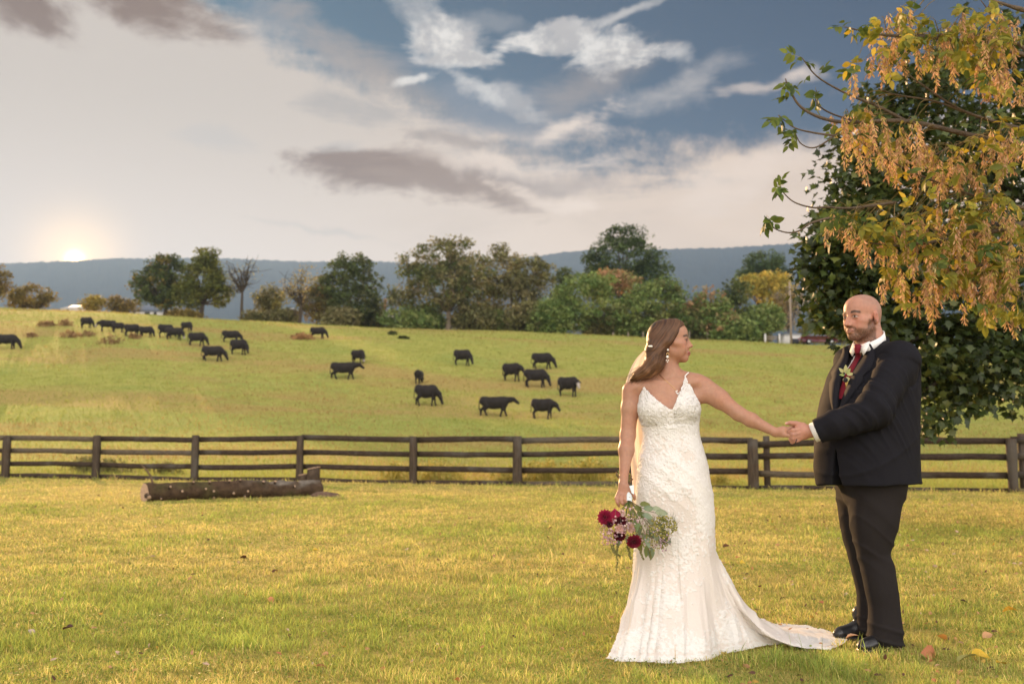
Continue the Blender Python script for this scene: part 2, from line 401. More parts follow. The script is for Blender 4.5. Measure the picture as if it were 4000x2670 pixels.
# ------------------------------------------------------------------ materials
def material(name):
    m = bpy.data.materials.new(name); m.use_nodes = True; m.node_tree.nodes.clear(); k = NT(m.node_tree)
    o = k.n('ShaderNodeOutputMaterial'); return m, k, o
def pbr(name, base=(0.5, 0.5, 0.5), rough=0.7, vary=0.0, vscale=8.0, attr=False, bump=0.0, bscale=60.0, spec=0.4, metal=0.0, sheen=0.0, sss=0.0, trans=0.0, coat=0.0):
    """base colour (or the mesh's own colours) with grain, fine relief and optional light passing through thin leaves"""
    m, k, o = material(name)
    geo = k.n('ShaderNodeTexCoord').outputs['Object']
    if attr: c = k.n('ShaderNodeVertexColor', layer_name='col').outputs[0]
    else: c = k.n('ShaderNodeRGB').outputs[0]; c.default_value = (*base, 1)
    if vary:
        f = k.noise(geo, vscale, 5, 0.6).outputs[0]
        c = k.mix(1.0, c, k.ramp(f, [(0.25, (1 - vary,) * 3), (0.75, (1 + vary,) * 3)]), 'MULTIPLY')
    b = k.n('ShaderNodeBsdfPrincipled'); k.put(b.inputs['Base Color'], c)
    b.inputs['Roughness'].default_value = rough; b.inputs['Specular IOR Level'].default_value = spec; b.inputs['Metallic'].default_value = metal
    if coat: b.inputs['Coat Weight'].default_value = coat; b.inputs['Coat Roughness'].default_value = 0.1
    if sheen: b.inputs['Sheen Weight'].default_value = sheen; b.inputs['Sheen Roughness'].default_value = 0.4
    if sss: b.inputs['Subsurface Weight'].default_value = sss; b.inputs['Subsurface Radius'].default_value = (0.012, 0.005, 0.003); b.inputs['Subsurface Scale'].default_value = 0.6
    if bump:
        h = k.noise(geo, bscale, 4, 0.6).outputs[0]
        bn = k.n('ShaderNodeBump', inp={0: bump, 'Height': h}); bn.inputs['Distance'].default_value = 1.0 / bscale; k.put(b.inputs['Normal'], bn.outputs[0])
    sh = b.outputs[0]
    if trans:
        tr = k.n('ShaderNodeBsdfTranslucent'); k.put(tr.inputs[0], c)
        mx = k.n('ShaderNodeMixShader', inp={0: trans, 1: sh, 2: tr.outputs[0]}); sh = mx.outputs[0]
    k.put(o.inputs[0], sh)
    return m

# ------------------------------------------------------------------ land
def fence_y(x): return 30.7 - 0.3037 * (x + 15.8)
_cp = [(-4000, 1150), (-1500, 1185), (0, 1206), (425, 1218), (1020, 1260), (1530, 1281), (2160, 1308), (2900, 1337), (3150, 1354), (4000, 1372), (6000, 1400)]
_cu, _cz = [], []
for a_, b_ in _cp:
    w_ = W(a_, b_, 130.0); _cu.append(w_.x / 130.0); _cz.append(w_.z)
_by = [0, 27, 33, 40, 50, 62, 70, 80, 95, 113, 126, 134, 150, 200, 300, 600, 1500]
_bz = [0, 0, 0.06, .45, 1.4, 3.2, 4.9, 7.1, 10.2, 13.5, 15.3, 15.6, 15.3, 12.5, 7, 0, 0]
_bt = np.linspace(0, 1500, 6001); _bs = np.interp(_bt, _by, _bz)
_kk = np.hanning(33); _kk /= _kk.sum(); _bs = np.convolve(np.pad(_bs, 16, 'edge'), _kk, 'valid')
def gz(x, y):
    x = np.asarray(x, float); y = np.asarray(y, float)
    u = x / np.maximum(y, 20.0)
    z = np.interp(y, _bt, _bs) * np.interp(u, _cu, _cz) / 15.6
    p = np.stack([x, y, 0 * x], -1)
    far = sstep(y, 25, 70)
    z = z + vnoise(p, 0.35, 3) * 0.022 * (1 - far) + vnoise(p, 0.10, 5) * (0.03 * sstep(y, 6.5, 10) + 0.22 * far) + vnoise(p, 0.03, 9) * 0.5 * far * (1 - sstep(y, 100, 126))
    return z
def gpoint(px, py, ymin=4.0, ymax=160.0):
    """where the ray through a point of the photograph meets the land"""
    d = ray(px, py); ys = np.linspace(ymin, ymax, 6000); xs = d.x / d.y * ys; zs = CAMZ + d.z / d.y * ys
    hit = np.argmax(gz(xs, ys) >= zs)
    return Vector((xs[hit], ys[hit], float(gz(xs[hit], ys[hit]))))

def ground_mat(name, stops, tint, scale, bump):
    m, k, o = material(name); g = k.n('ShaderNodeNewGeometry').outputs['Position']
    a = k.noise(g, scale, 6, 0.65).outputs[0]; b_ = k.noise(g, scale * 0.13, 4, 0.6).outputs[0]
    st_ = k.n('ShaderNodeMapping', inp={0: g}); st_.inputs['Scale'].default_value = (0.05, 0.16, 0.10)
    c_ = k.noise(st_.outputs[0], 1.0, 5, 0.6).outputs[0]
    c = k.ramp(a, stops)
    c = k.mix(k.ss(b_, 0.48, 0.62, 0.0, 0.55), c, tint[0]); c = k.mix(k.ss(c_, 0.48, 0.64, 0.0, 0.7), c, tint[1])
    fl = k.noise(g, scale * 9, 3, 0.7).outputs[0]
    c = k.mix(1.0, c, k.ramp(fl, [(0.3, (0.72,) * 3), (0.7, (1.25,) * 3)]), 'MULTIPLY')
    bs = k.n('ShaderNodeBsdfPrincipled'); k.put(bs.inputs['Base Color'], c); bs.inputs['Roughness'].default_value = 0.95; bs.inputs['Specular IOR Level'].default_value = 0.1
    bn = k.n('ShaderNodeBump', inp={0: bump, 'Height': fl}); bn.inputs['Distance'].default_value = 0.15; k.put(bs.inputs['Normal'], bn.outputs[0])
    k.put(o.inputs[0], bs.outputs[0]); return m
M_lawn = ground_mat('lawn_soil', [(0.3, (0.26, 0.24, 0.06)), (0.5, (0.36, 0.31, 0.08)), (0.7, (0.44, 0.36, 0.11))], ((0.24, 0.26, 0.05), (0.46, 0.36, 0.12)), 3.0, 0.4)
M_mead = ground_mat('meadow_turf', [(0.3, (0.27, 0.29, 0.065)), (0.5, (0.36, 0.37, 0.085)), (0.7, (0.43, 0.40, 0.12))], ((0.29, 0.35, 0.085), (0.42, 0.29, 0.11)), 0.9, 0.6)
M_mount = ground_mat('wooded_slope', [(0.3, (0.012, 0.026, 0.034)), (0.5, (0.018, 0.038, 0.046)), (0.7, (0.028, 0.05, 0.054))], ((0.018, 0.038, 0.048), (0.020, 0.042, 0.054)), 0.02, 1.0)  # bluish base: some of the distance haze is put into the slope's colour

def sheet(name, xs, ys, fz, mat):
    X, Y = np.meshgrid(xs, ys); Z = fz(X, Y); n, m_ = X.shape
    i = np.arange(n - 1)[:, None] * m_; j = np.arange(m_ - 1)[None]
    q = np.stack([i + j, i + j + 1, i + m_ + j + 1, i + m_ + j], -1).reshape(-1, 4)
    return tag(obj(name, to_mesh(name, np.stack([X, Y, Z], -1).reshape(-1, 3), q), mat), kind='structure')
GOWN_HEM = [(2377, 2552, 190), (2440, 2561, 213), (2504, 2566, 233), (2606, 2570, 258), (2700, 2567, 280), (2768, 2560, 298), (2815, 2541, 311), (2890, 2529, 323), (2964, 2519, 333), (3087, 2504, 342), (3150, 2512, 348), (3236, 2531, 354), (3272, 2510, 359), (3284, 2493, 362), (3236, 2467, 367), (3173, 2448, 373), (3087, 2437, 382), (2981, 2431, 395), (2850, 2435, 415), (2700, 2445, 440), (2550, 2462, 470), (2440, 2495, 505), (2392, 2528, 530), (2377, 2552, 550)]
HEM_XY = np.array([(ray(a, b).x * (0.02 - CAMZ) / ray(a, b).z, ray(a, b).y * (0.02 - CAMZ) / ray(a, b).z) for a, b, _ in GOWN_HEM])
def under_gown(x, y, grow=0.97):
    c = HEM_XY.mean(0); H = c + (HEM_XY - c) * grow; ins = np.zeros(len(x), bool)
    for (x0, y0), (x1, y1) in zip(H[:-1], H[1:]):
        cr = (y0 > y) != (y1 > y); ins ^= cr & (x < (x1 - x0) * (y - y0) / (y1 - y0 + 1e-12) + x0)
    return ins
# the lawn runs up to the fence line, the meadow starts there
xs_ = np.concatenate([np.linspace(-60, -18, 15), np.linspace(-17, 14, 150), np.linspace(15, 60, 16)])
tt_ = np.concatenate([np.linspace(-30, 3, 12), np.linspace(3.4, 30.7, 150)])
X_, T_ = np.meshgrid(xs_, tt_)
Y_ = np.where(T_ > 10, 10 + (T_ - 10) / 20.7 * (np.maximum(fence_y(X_), 12) - 10), T_)
n_, m_ = X_.shape; i_ = np.arange(n_ - 1)[:, None] * m_; j_ = np.arange(m_ - 1)[None]
q_ = np.stack([i_ + j_, i_ + j_ + 1, i_ + m_ + j_ + 1, i_ + m_ + j_], -1).reshape(-1, 4)
tag(obj('lawn', to_mesh('lawn', np.stack([X_, Y_, gz(X_, Y_)], -1).reshape(-1, 3), q_), M_lawn), kind='structure')
us_ = np.concatenate([np.linspace(-6, -0.75, 24), np.linspace(-0.72, 0.72, 170), np.linspace(0.75, 6, 24)])
vs_ = np.concatenate([np.linspace(0, 1, 150) ** 1.25 * 115, np.linspace(119, 300, 30), np.linspace(320, 1460, 26)])
U_, V_ = np.meshgrid(us_, vs_)
# every row is a fan of directions so that the crest stays finely divided; the first row is the fence line itself
Yb = np.maximum((30.7 - 0.3037 * 15.8) / (1 + 0.3037 * U_), 9.0); Yb = np.where(np.abs(U_) > 3, np.clip(Yb, 9, 40), Yb)
Y_ = Yb + V_ * np.where(np.abs(U_) > 1.5, 0.6, 1.0); X_ = U_ * Y_
n_, m_ = X_.shape; i_ = np.arange(n_ - 1)[:, None] * m_; j_ = np.arange(m_ - 1)[None]
q_ = np.stack([i_ + j_, i_ + j_ + 1, i_ + m_ + j_ + 1, i_ + m_ + j_], -1).reshape(-1, 4)
tag(obj('meadow', to_mesh('meadow', np.stack([X_, Y_, gz(X_, Y_)], -1).reshape(-1, 3), q_), M_mead), kind='structure')
# a wide sheet of low land under everything, out to the foot of the hills
sheet('ground', np.linspace(-9000, 9000, 40), np.linspace(-4000, 9000, 40), lambda x, y: -3.0 + 0 * x, M_mead)
# long wooded ridge
_rp = [(-5000, 1010), (-2500, 1040), (-900, 1030), (0, 1022), (225, 1014), (383, 1007), (464, 1001), (560, 1003), (800, 1000), (1000, 1007), (1150, 1014), (1468, 1014), (1640, 1022), (1850, 1015), (2094, 995), (2200, 978), (2293, 969), (2581, 966), (2830, 961), (3051, 947), (3217, 936), (3600, 920), (4200, 935), (5500, 960), (9000, 1000)]
_ru = [W(a, b, 1).x for a, b in _rp]; _rz = [W(a, b, 1).z - CAMZ for a, b in _rp]
def ridge_z(u, v, crest=3000.0, k=1.0):
    p = np.stack([u * 40, v * 6, 0 * u], -1)
    top = np.interp(u, _ru, _rz) * crest * k
    prof = np.where(v < 1, v ** 1.35, 1 - (v - 1) ** 1.5 * 0.8)
    rough = (fbm(p, 1.0, 21, 4) * 22 * np.sin(np.clip(v, 0, 1) * math.pi) ** 0.8) + vnoise(p * np.array((14, 1, 1)), 1.0, 5) * 2.2 * sstep(v, .6, 1)
    spur = np.cos(u * 23 + 1.3 * np.sin(u * 9)) * 30 * np.sin(np.clip(v, 0, 1) * math.pi)
    return np.maximum(top * prof + rough + spur, 0.0) * sstep(v, 0, 0.06) - 4
us_ = np.concatenate([np.linspace(-2.2, -0.62, 50), np.linspace(-0.6, 0.6, 620), np.linspace(0.62, 2.2, 50)])
vs_ = np.concatenate([np.linspace(0, 1, 60), np.linspace(1.05, 2, 12)])
U_, V_ = np.meshgrid(us_, vs_); Yr = 1500 + 1500 * V_; Zr = ridge_z(U_, V_)
n_, m_ = U_.shape; i_ = np.arange(n_ - 1)[:, None] * m_; j_ = np.arange(m_ - 1)[None]
q_ = np.stack([i_ + j_, i_ + j_ + 1, i_ + m_ + j_ + 1, i_ + m_ + j_], -1).reshape(-1, 4)
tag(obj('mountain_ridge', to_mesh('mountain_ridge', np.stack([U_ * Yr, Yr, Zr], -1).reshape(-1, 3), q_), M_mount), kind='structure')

# ------------------------------------------------------------------ evening haze
mb = MB(); mb.box((-7600, -260, -40), (7600, 4600, 672))
hm, k, o = material('evening_air'); pv = k.n('ShaderNodeVolumePrincipled')
pv.inputs['Color'].default_value = (0.29, 0.49, 0.92, 1); pv.inputs['Density'].default_value = 0.00017; pv.inputs['Anisotropy'].default_value = 0.38
k.put(o.inputs['Volume'], pv.outputs[0])
hz = mb.build('haze', hm, smooth=False); tag(hz, kind='stuff'); tag(hz, 'thin pale evening haze over the pasture and hills')

# ------------------------------------------------------------------ grass
M_grass = pbr('grass_blade', rough=0.55, attr=True, spec=0.25, trans=0.42)
def blades(P, length, width, cols, lean=0.5, tipcol=1.15):
    n = len(P); a = rng.uniform(0, 2 * math.pi, n); b = rng.uniform(0, 2 * math.pi, n); ln = rng.uniform(0.1, 1.0, n) * lean
    side = np.stack([np.cos(a), np.sin(a), 0 * a], 1) * (width / 2)[:, None]
    out = np.stack([np.cos(b) * ln, np.sin(b) * ln, 0 * b], 1) * length[:, None]
    up = np.zeros((n, 3)); up[:, 2] = length * np.sqrt(np.clip(1 - (ln * 0.8) ** 2, 0.2, 1))
    mid = P + up * 0.58 + out * 0.36; tip = P + up + out
    v = np.stack([P - side, P + side, mid + side * 0.75, mid - side * 0.75, tip], 1)
    i = np.arange(n)[:, None] * 5
    q = i + np.array([[0, 1, 2, 3]]); t_ = i + np.array([[3, 2, 4]])
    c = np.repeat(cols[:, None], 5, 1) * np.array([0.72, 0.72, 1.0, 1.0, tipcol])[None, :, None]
    return v.reshape(-1, 3), q, t_, c.reshape(-1, 3)
def pick(n, table, w):
    return np.asarray(table)[np.searchsorted(np.cumsum(w) / np.sum(w), rng.random(n)).clip(0, len(table) - 1)]
def lawn_grass(n, y0, y1):
    y = y0 * (y1 / y0) ** rng.random(n); u = rng.uniform(-0.56, 0.56, n); x = u * (y + 0.3)
    ok = (y < fence_y(x) - 0.05) & ~under_gown(x, y); x, y = x[ok], y[ok]; n = len(x)
    p = np.stack([x, y, 0 * x], 1); P = np.stack([x, y, gz(x, y) - 0.004], 1)
    patch = fbm(p, 0.7, 31, 3); band = fbm(p * np.array((0.35, 1.0, 1)), 0.5, 41, 2); tuft = vnoise(p, 2.6, 77)
    green = np.clip(0.34 + 0.40 * patch - 0.34 * band + 0.22 * sstep(tuft, 0.3, 0.9), 0, 1)
    cg = pick(n, [(0.26, 0.33, 0.065), (0.33, 0.38, 0.080), (0.20, 0.27, 0.06), (0.40, 0.42, 0.09)], [3, 3, 1.5, 2])
    cy = pick(n, [(0.58, 0.48, 0.17), (0.64, 0.52, 0.21), (0.52, 0.45, 0.13), (0.54, 0.39, 0.18), (0.48, 0.46, 0.11)], [3, 2, 3, 1, 2])
    c = np.where((rng.random(n) < green)[:, None], cg, cy) * rng.uniform(0.70, 1.3, (n, 1))
    clump = vnoise(p, 7.0, 57); L = (0.024 + 0.022 * rng.random(n)) * (1 + 0.8 * sstep(tuft, 0.40, 0.95)) * (1 + 0.12 * sstep(patch, 0.3, 1.0)) * (1 + 0.55 * clump)
    c = c * (1.16 * (1 + .24 * clump + .16 * vnoise(p, 2.4, 58)))[:, None]
    near = rng.random(n) < 0.012; L = np.where(near, L * 2.2, L)
    edge = np.exp(-((y - fence_y(x)) / 0.5) ** 2); L = L * (1 + 2.2 * edge * rng.random(n))
    wd = 0.0036 * (y / 5.0) ** 0.75 * rng.uniform(0.7, 1.4, n)
    return blades(P, L, wd, c, 1.25)
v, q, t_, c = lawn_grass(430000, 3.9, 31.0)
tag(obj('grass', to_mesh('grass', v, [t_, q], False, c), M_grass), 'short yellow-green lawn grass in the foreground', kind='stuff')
n = 60000; y = 3.9 * (15 / 3.9) ** rng.random(n); x = rng.uniform(-.56, .56, n) * (y + .3); ok = ~under_gown(x, y); x, y = x[ok], y[ok]; n = len(x)
p = np.stack([x, y, 0 * x], 1); ok = rng.random(n) < sstep(fbm(p, 1.5, 71, 2), -.35, .5); p = p[ok]; n = len(p); P = p + np.array((0, 0, 1.0)) * (gz(p[:, 0], p[:, 1]) + rng.uniform(.008, .030, n))[:, None]
def _cards(P, size, cols):
    n = len(P); nv = rng.normal(0, .55, (n, 3)); nv[:, 2] += 1; nv /= np.linalg.norm(nv, axis=1, keepdims=True); a = np.cross(nv, rng.normal(size=(n, 3))); a /= np.linalg.norm(a, axis=1, keepdims=True); b = np.cross(nv, a); s = size[:, None]
    v = np.stack([P - a * s, P + b * s * .7, P + a * s, P - b * s * .7], 1); return v.reshape(-1, 3), np.arange(n)[:, None] * 4 + np.array([[0, 1, 2, 3]]), np.repeat(cols, 4, 0)
v, q, c = _cards(P, rng.uniform(.004, .009, n) * (P[:, 1] / 5) ** .5, pick(n, [(.22, .30, .06), (.16, .24, .05), (.42, .36, .12), (.30, .34, .08)], [3, 3, 1, 2]) * rng.uniform(.7, 1.2, (n, 1)))
tag(obj('clover', to_mesh('clover', v, q, False, c), M_grass), 'small low clover and weed leaves among the lawn grass', kind='stuff')
def meadow_grass(n):
    y = 23 * (150 / 23) ** rng.random(n); u = rng.uniform(-0.56, 0.56, n); x = u * y
    ok = (y > fence_y(x) + 0.1); x, y = x[ok], y[ok]; n = len(x)
    p = np.stack([x, y, 0 * x], 1); P = np.stack([x, y, gz(x, y) - 0.01], 1)
    patch = fbm(p * np.array((0.6, 1, 1)), 0.12, 91, 4); tuft = vnoise(p, 0.9, 17)
    green = np.clip(0.62 + 0.9 * patch, 0.03, 0.97)
    cg = pick(n, [(0.38, 0.41, 0.09), (0.44, 0.44, 0.10), (0.31, 0.37, 0.075)], [2, 2, 1])
    cy = pick(n, [(0.46, 0.31, 0.11), (0.52, 0.36, 0.12), (0.40, 0.27, 0.10)], [2, 2, 1])
    c = np.where((rng.random(n) < green)[:, None], cg, cy) * rng.uniform(0.8, 1.15, (n, 1))
    L = (0.10 + 0.08 * rng.random(n)) * (1 + 0.8 * sstep(tuft, 0.3, 0.9))
    wd = 0.014 * (y / 25.0) ** 0.9 * rng.uniform(0.7, 1.4, n)
    return blades(P, L, wd, c, 1.3)
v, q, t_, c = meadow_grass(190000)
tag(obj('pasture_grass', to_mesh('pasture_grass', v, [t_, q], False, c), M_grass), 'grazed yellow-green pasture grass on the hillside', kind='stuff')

# ------------------------------------------------------------------ board fence
def wood_mat(name, lo, hi, scale=(1.2, 14, 14), rough=0.85):
    m, k, o = material(name); g = k.n('ShaderNodeTexCoord').outputs['Object']
    mp = k.n('ShaderNodeMapping', inp={0: g}); mp.inputs['Scale'].default_value = scale
    f = k.noise(mp.outputs[0], 2.0, 6, 0.65, 0.4).outputs[0]; f2 = k.noise(g, 1.1, 4, 0.6).outputs[0]
    c = k.ramp(f, [(0.3, lo), (0.7, hi)])
    c = k.mix(k.ss(f2, 0.52, 0.68, 0, 0.6), c, (0.11, 0.10, 0.085))
    b = k.n('ShaderNodeBsdfPrincipled'); k.put(b.inputs['Base Color'], c); b.inputs['Roughness'].default_value = rough; b.inputs['Specular IOR Level'].default_value = 0.2
    bn = k.n('ShaderNodeBump', inp={0: 0.6, 'Height': f}); bn.inputs['Distance'].default_value = 0.012; k.put(b.inputs['Normal'], bn.outputs[0])
    k.put(o.inputs[0], b.outputs[0]); return m
M_board = wood_mat('weathered_board', (0.022, 0.015, 0.011), (0.075, 0.052, 0.036))
M_board2 = wood_mat('old_board', (0.06, 0.047, 0.034), (0.16, 0.125, 0.085))
M_post = wood_mat('weathered_post', (0.035, 0.025, 0.018), (0.11, 0.08, 0.055), (14, 14, 1.2))
fence = empty('board_fence', (0, fence_y(0), 0))
tag(fence, 'dark brown four-board wooden fence between the lawn and the pasture', 'fence')
def fpos(px):
    u = (px - CX) / FPX; y = 25.9 / (1 + 0.3037 * u); return Vector((u * y, y, float(gz(u * y, y))))
posts = [(-330, 1706, .2), (37, 1704, .2), (387, 1698, .17), (770, 1699, .16), (1177, 1702, .15), (1617, 1704, .17), (2021, 1704, .21), (2476, 1708, .19), (2935, 1713, .25), (3440, 1712, .2), (3940, 1712, .2), (4420, 1712, .2)]
fdir = np.array((1, -0.3037, 0.0)); fdir /= np.linalg.norm(fdir); fnor = np.array((0.3037, 1, 0.0)); fnor /= np.linalg.norm(fnor)
FM = np.stack([fdir, fnor, (0, 0, 1)], 1)
for px, top, wd in posts:
    p = fpos(px); zt = W(px, top, p.y).z; h = zt - p.z; m = MB()
    n = 5; rows = []
    for i in range(n):
        f = i / (n - 1); w2 = wd / 2 * (1.06 - 0.08 * f) + rng.normal(0, .004); d2 = 0.075
        rows.append([(-w2, -d2, f * (h + .15) - .15), (w2, -d2, f * (h + .15) - .15), (w2, d2, f * (h + .15) - .15), (-w2, d2, f * (h + .15) - .15)])
    v = np.array(rows).reshape(-1, 3); v[-4:, 2] += rng.normal(0, .012, 4)
    q = [(i * 4 + a, i * 4 + (a + 1) % 4, i * 4 + 4 + (a + 1) % 4, i * 4 + 4 + a) for i in range(n - 1) for a in range(4)] + [(16, 17, 18, 19)]
    v = xf(v, FM) + np.array(p); m.add(v, q=q); m.build('post', M_post, fence, smooth=False)
# slim second post beside the wide one, and one beyond the corner post
for px, top, base in ((2987, 1702, 1912), (3987, 1692, 1915)):
    p = fpos(px); p = p + Vector(fnor) * 0.2; m = MB(); zt = W(px, top, p.y).z
    m.box((-.075, -.07, -.1), (.075, .07, zt - p.z), FM); v = m.v[0] + np.array(p); m.v[0] = v; m.build('post', M_post, fence, smooth=False)
tops = [1.24, 0.86, 0.47, 0.10]
for b in range(len(posts) - 1):
    a, c_ = fpos(posts[b][0]), fpos(posts[b + 1][0])
    for r in range(4):
        m = MB(); n = 7; h = 0.150 if r else 0.155; j0, j1 = rng.normal(0, .014, 2); sag = rng.normal(0, .012)
        if posts[b][0] == 2935 and r == 0: j0 -= .10; j1 -= 0.02
        rows = []
        for i in range(n):
            f = i / (n - 1); c0 = np.array(a) * (1 - f) + np.array(c_) * f + fnor * (0.095 + rng.normal(0, .003))
            z = float(gz(c0[0], c0[1])) * 0.6 + tops[r] + j0 * (1 - f) + j1 * f - sag * 4 * f * (1 - f) + rng.normal(0, .003)
            hh = h + rng.normal(0, .006)
            for dy, dz in ((-.016, -hh), (.016, -hh), (.016, 0), (-.016, 0)):
                rows.append(c0 + fnor * dy + np.array((0, 0, z + dz)))
        v = np.array(rows); q = [(i * 4 + k_, i * 4 + 4 + k_, i * 4 + 4 + (k_ + 1) % 4, i * 4 + (k_ + 1) % 4) for i in range(n - 1) for k_ in range(4)] + [(0, 1, 2, 3), ((n - 1) * 4 + 3, (n - 1) * 4 + 2, (n - 1) * 4 + 1, (n - 1) * 4)]
        old = (b in (0, 1) and r in (0, 1) and rng.random() < .8) or (posts[b][0] == 2021 and r == 3) or rng.random() < .12
        m.add(v, q=q); m.build('board', M_board2 if old else M_board, fence, smooth=False)

# ------------------------------------------------------------------ felled log
M_bark = pbr('log_bark', rough=0.95, attr=True, vary=0.45, vscale=9, bump=0.9, bscale=26, spec=0.15)
M_cut = pbr('cut_wood', (0.50, 0.34, 0.23), 0.85, vary=0.25, vscale=14, bump=0.3)
La, Lb = W(566, 1912, 18.7), W(1246, 1876, 21.2)
La.z = float(gz(La.x, La.y)) + .15; Lb.z = float(gz(Lb.x, Lb.y)) + .155
log = empty('felled_log', (La + Lb) / 2 * 1.0); log.location.z = 0
tag(log, 'long felled tree log with sawn branch stubs lying before the fence', 'log')
n, seg = 46, 28; f = np.linspace(0, 1, n)[:, None]
axis = np.array(La) * (1 - f) + np.array(Lb) * f; axis[:, 2] += 0.025 * np.sin(f[:, 0] * 5)
rad = 0.165 + 0.022 * f[:, 0] + 0.02 * np.exp(-((f[:, 0]) / .05) ** 2)
ld = np.array(Lb - La); ld /= np.linalg.norm(ld); lb = np.cross(ld, (0, 0, 1)); lb /= np.linalg.norm(lb); lc = np.cross(lb, ld)
th = np.arange(seg) * 2 * math.pi / seg
nrm = np.cos(th)[None, :, None] * lb + np.sin(th)[None, :, None] * lc
ring = axis[:, None] + rad[:, None, None] * nrm
ring = ring + nrm * (fbm(ring, 7.0, 3, 4) * 0.026)[..., None]
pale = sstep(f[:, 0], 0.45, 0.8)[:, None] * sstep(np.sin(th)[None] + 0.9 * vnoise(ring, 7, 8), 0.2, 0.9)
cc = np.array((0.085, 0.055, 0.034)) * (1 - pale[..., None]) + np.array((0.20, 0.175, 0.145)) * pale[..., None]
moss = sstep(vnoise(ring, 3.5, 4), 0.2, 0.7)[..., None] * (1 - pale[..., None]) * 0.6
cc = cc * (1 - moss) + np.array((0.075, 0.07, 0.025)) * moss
i = np.arange(n - 1)[:, None] * seg; j = np.arange(seg)[None]; k_ = (j + 1) % seg
q = np.stack([i + j, i + k_, i + seg + k_, i + seg + j], -1).reshape(-1, 4)
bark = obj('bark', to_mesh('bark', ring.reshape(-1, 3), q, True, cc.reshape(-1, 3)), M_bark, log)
for e, sgn in ((0, -1), (n - 1, 1)):
    m = MB(); c0 = axis[e] + ld * sgn * 0.006; v = np.concatenate([ring[e] * 0.97 + c0 * 0.03 + ld * sgn * .006, [c0]])
    m.add(v, t=[(seg, a, (a + 1) % seg)[::sgn] for a in range(seg)]); m.build('cut_end', M_cut, log, smooth=False)
for px, py, sz in ((652, 1906, 9), (690, 1918, 8), (735, 1895, 8), (780, 1912, 8), (800, 1890, 10), (812, 1915, 9), (818, 1934, 11), (877, 1886, 8), (890, 1918, 10), (918, 1883, 8), (935, 1925, 9), (945, 1914, 8), (1010, 1890, 8), (1060, 1884, 9), (1130, 1905, 7), (615, 1940, 9), (580, 1940, 12)):
    fx = (px - 566) / 680; fi = int(np.clip(fx, 0, 1) * (n - 1)); a0 = axis[fi]
    tgt = np.array(W(px, py, a0[1] - 0.15)); dr = tgt - a0; dr -= ld * (dr @ ld) * 0.8; L_ = np.linalg.norm(dr); dr /= L_
    r = sz / 209 * 0.58 * rng.uniform(.7, 1.25); b0 = a0 + dr * 0.12; b1 = a0 + dr * (0.165 + 0.05 + 0.03 * rng.random())
    m = MB(); m.tube([b0, (b0 + b1) / 2, b1], [r * 1.5, r * 1.15, r], 8, cap=False, col=(0.07, 0.048, 0.032)); s_ = m.build('branch_stub', M_bark, log)
    m = MB(); m.tube([b1 - dr * .004, b1 + dr * .004], [r * .98, r * .95], 8); m.build('cut_face', M_cut, s_, smooth=False)
m = MB(); m.tube([W(598, 1893, 18.72), W(590, 1862, 18.74), W(576, 1838, 18.8), W(549, 1811, 18.8)], [.022, .02, .016, .009], 7, col=(0.16, 0.11, 0.07)); m.build('upright_branch', M_bark, log)
# sawn blocks standing against the far end of the log
def wood_block(name, corners, Y, depth, label):
    root = empty(name, W(corners[0][0], corners[0][1], Y)); tag(root, label, 'wood block')
    fr = [W(a, b, Y) for a, b in corners]; bk = [p + Vector((0.02, depth, 0)) for p in fr]; n_ = len(fr)
    m = MB(); m.add([*fr, *bk], q=[(i, (i + 1) % n_, n_ + (i + 1) % n_, n_ + i) for i in range(n_)] + ([(3, 2, 1, 0), (4, 5, 6, 7)]), col=(0.09, 0.065, 0.045))
    m.build('bark_side', M_bark, root, smooth=False)
    m = MB(); a, b = fr[2], fr[3]; up = Vector((0, 0, .006))
    m.add([fr[3] + up, fr[2] + up, bk[2] + up, bk[3] + up, fr[3] + up * 4, fr[2] + up * 4, bk[2] + up * 4, bk[3] + up * 4], q=[(0, 3, 2, 1), (4, 5, 6, 7), (0, 1, 5, 4), (1, 2, 6, 5), (2, 3, 7, 6), (3, 0, 4, 7)])
    m.build('sawn_top', M_cut, root, smooth=False)
wood_block('wood_block', [(1199, 1893), (1239, 1893), (1239, 1826), (1199, 1834)], 21.45, 0.22, 'upright sawn wood block behind the right end of the felled log')
wood_block('wood_block', [(1172, 1890), (1197, 1890), (1196, 1852), (1166, 1858)], 21.6, 0.16, 'low pale sawn wood offcut beside the upright block at the log end')
# bare earth mound by the log
M_earth = pbr('bare_earth', (0.16, 0.10, 0.065), 0.95, vary=0.4, vscale=12, bump=0.6, bscale=30)
g0 = gpoint(1268, 1938); m = MB(); m.blob((0, 0, 0), (0.30, 0.22, 0.10), nu=18, nv=10); v = m.v[0]; v = v + (fbm(v + 3, 7, 2, 3) * 0.03)[:, None] * np.array((1, 1, .8)); m.v[0] = v + np.array(g0)
tag(m.build('earth_mound', M_earth), 'small brown earth mound at the right end of the felled log', 'mound')

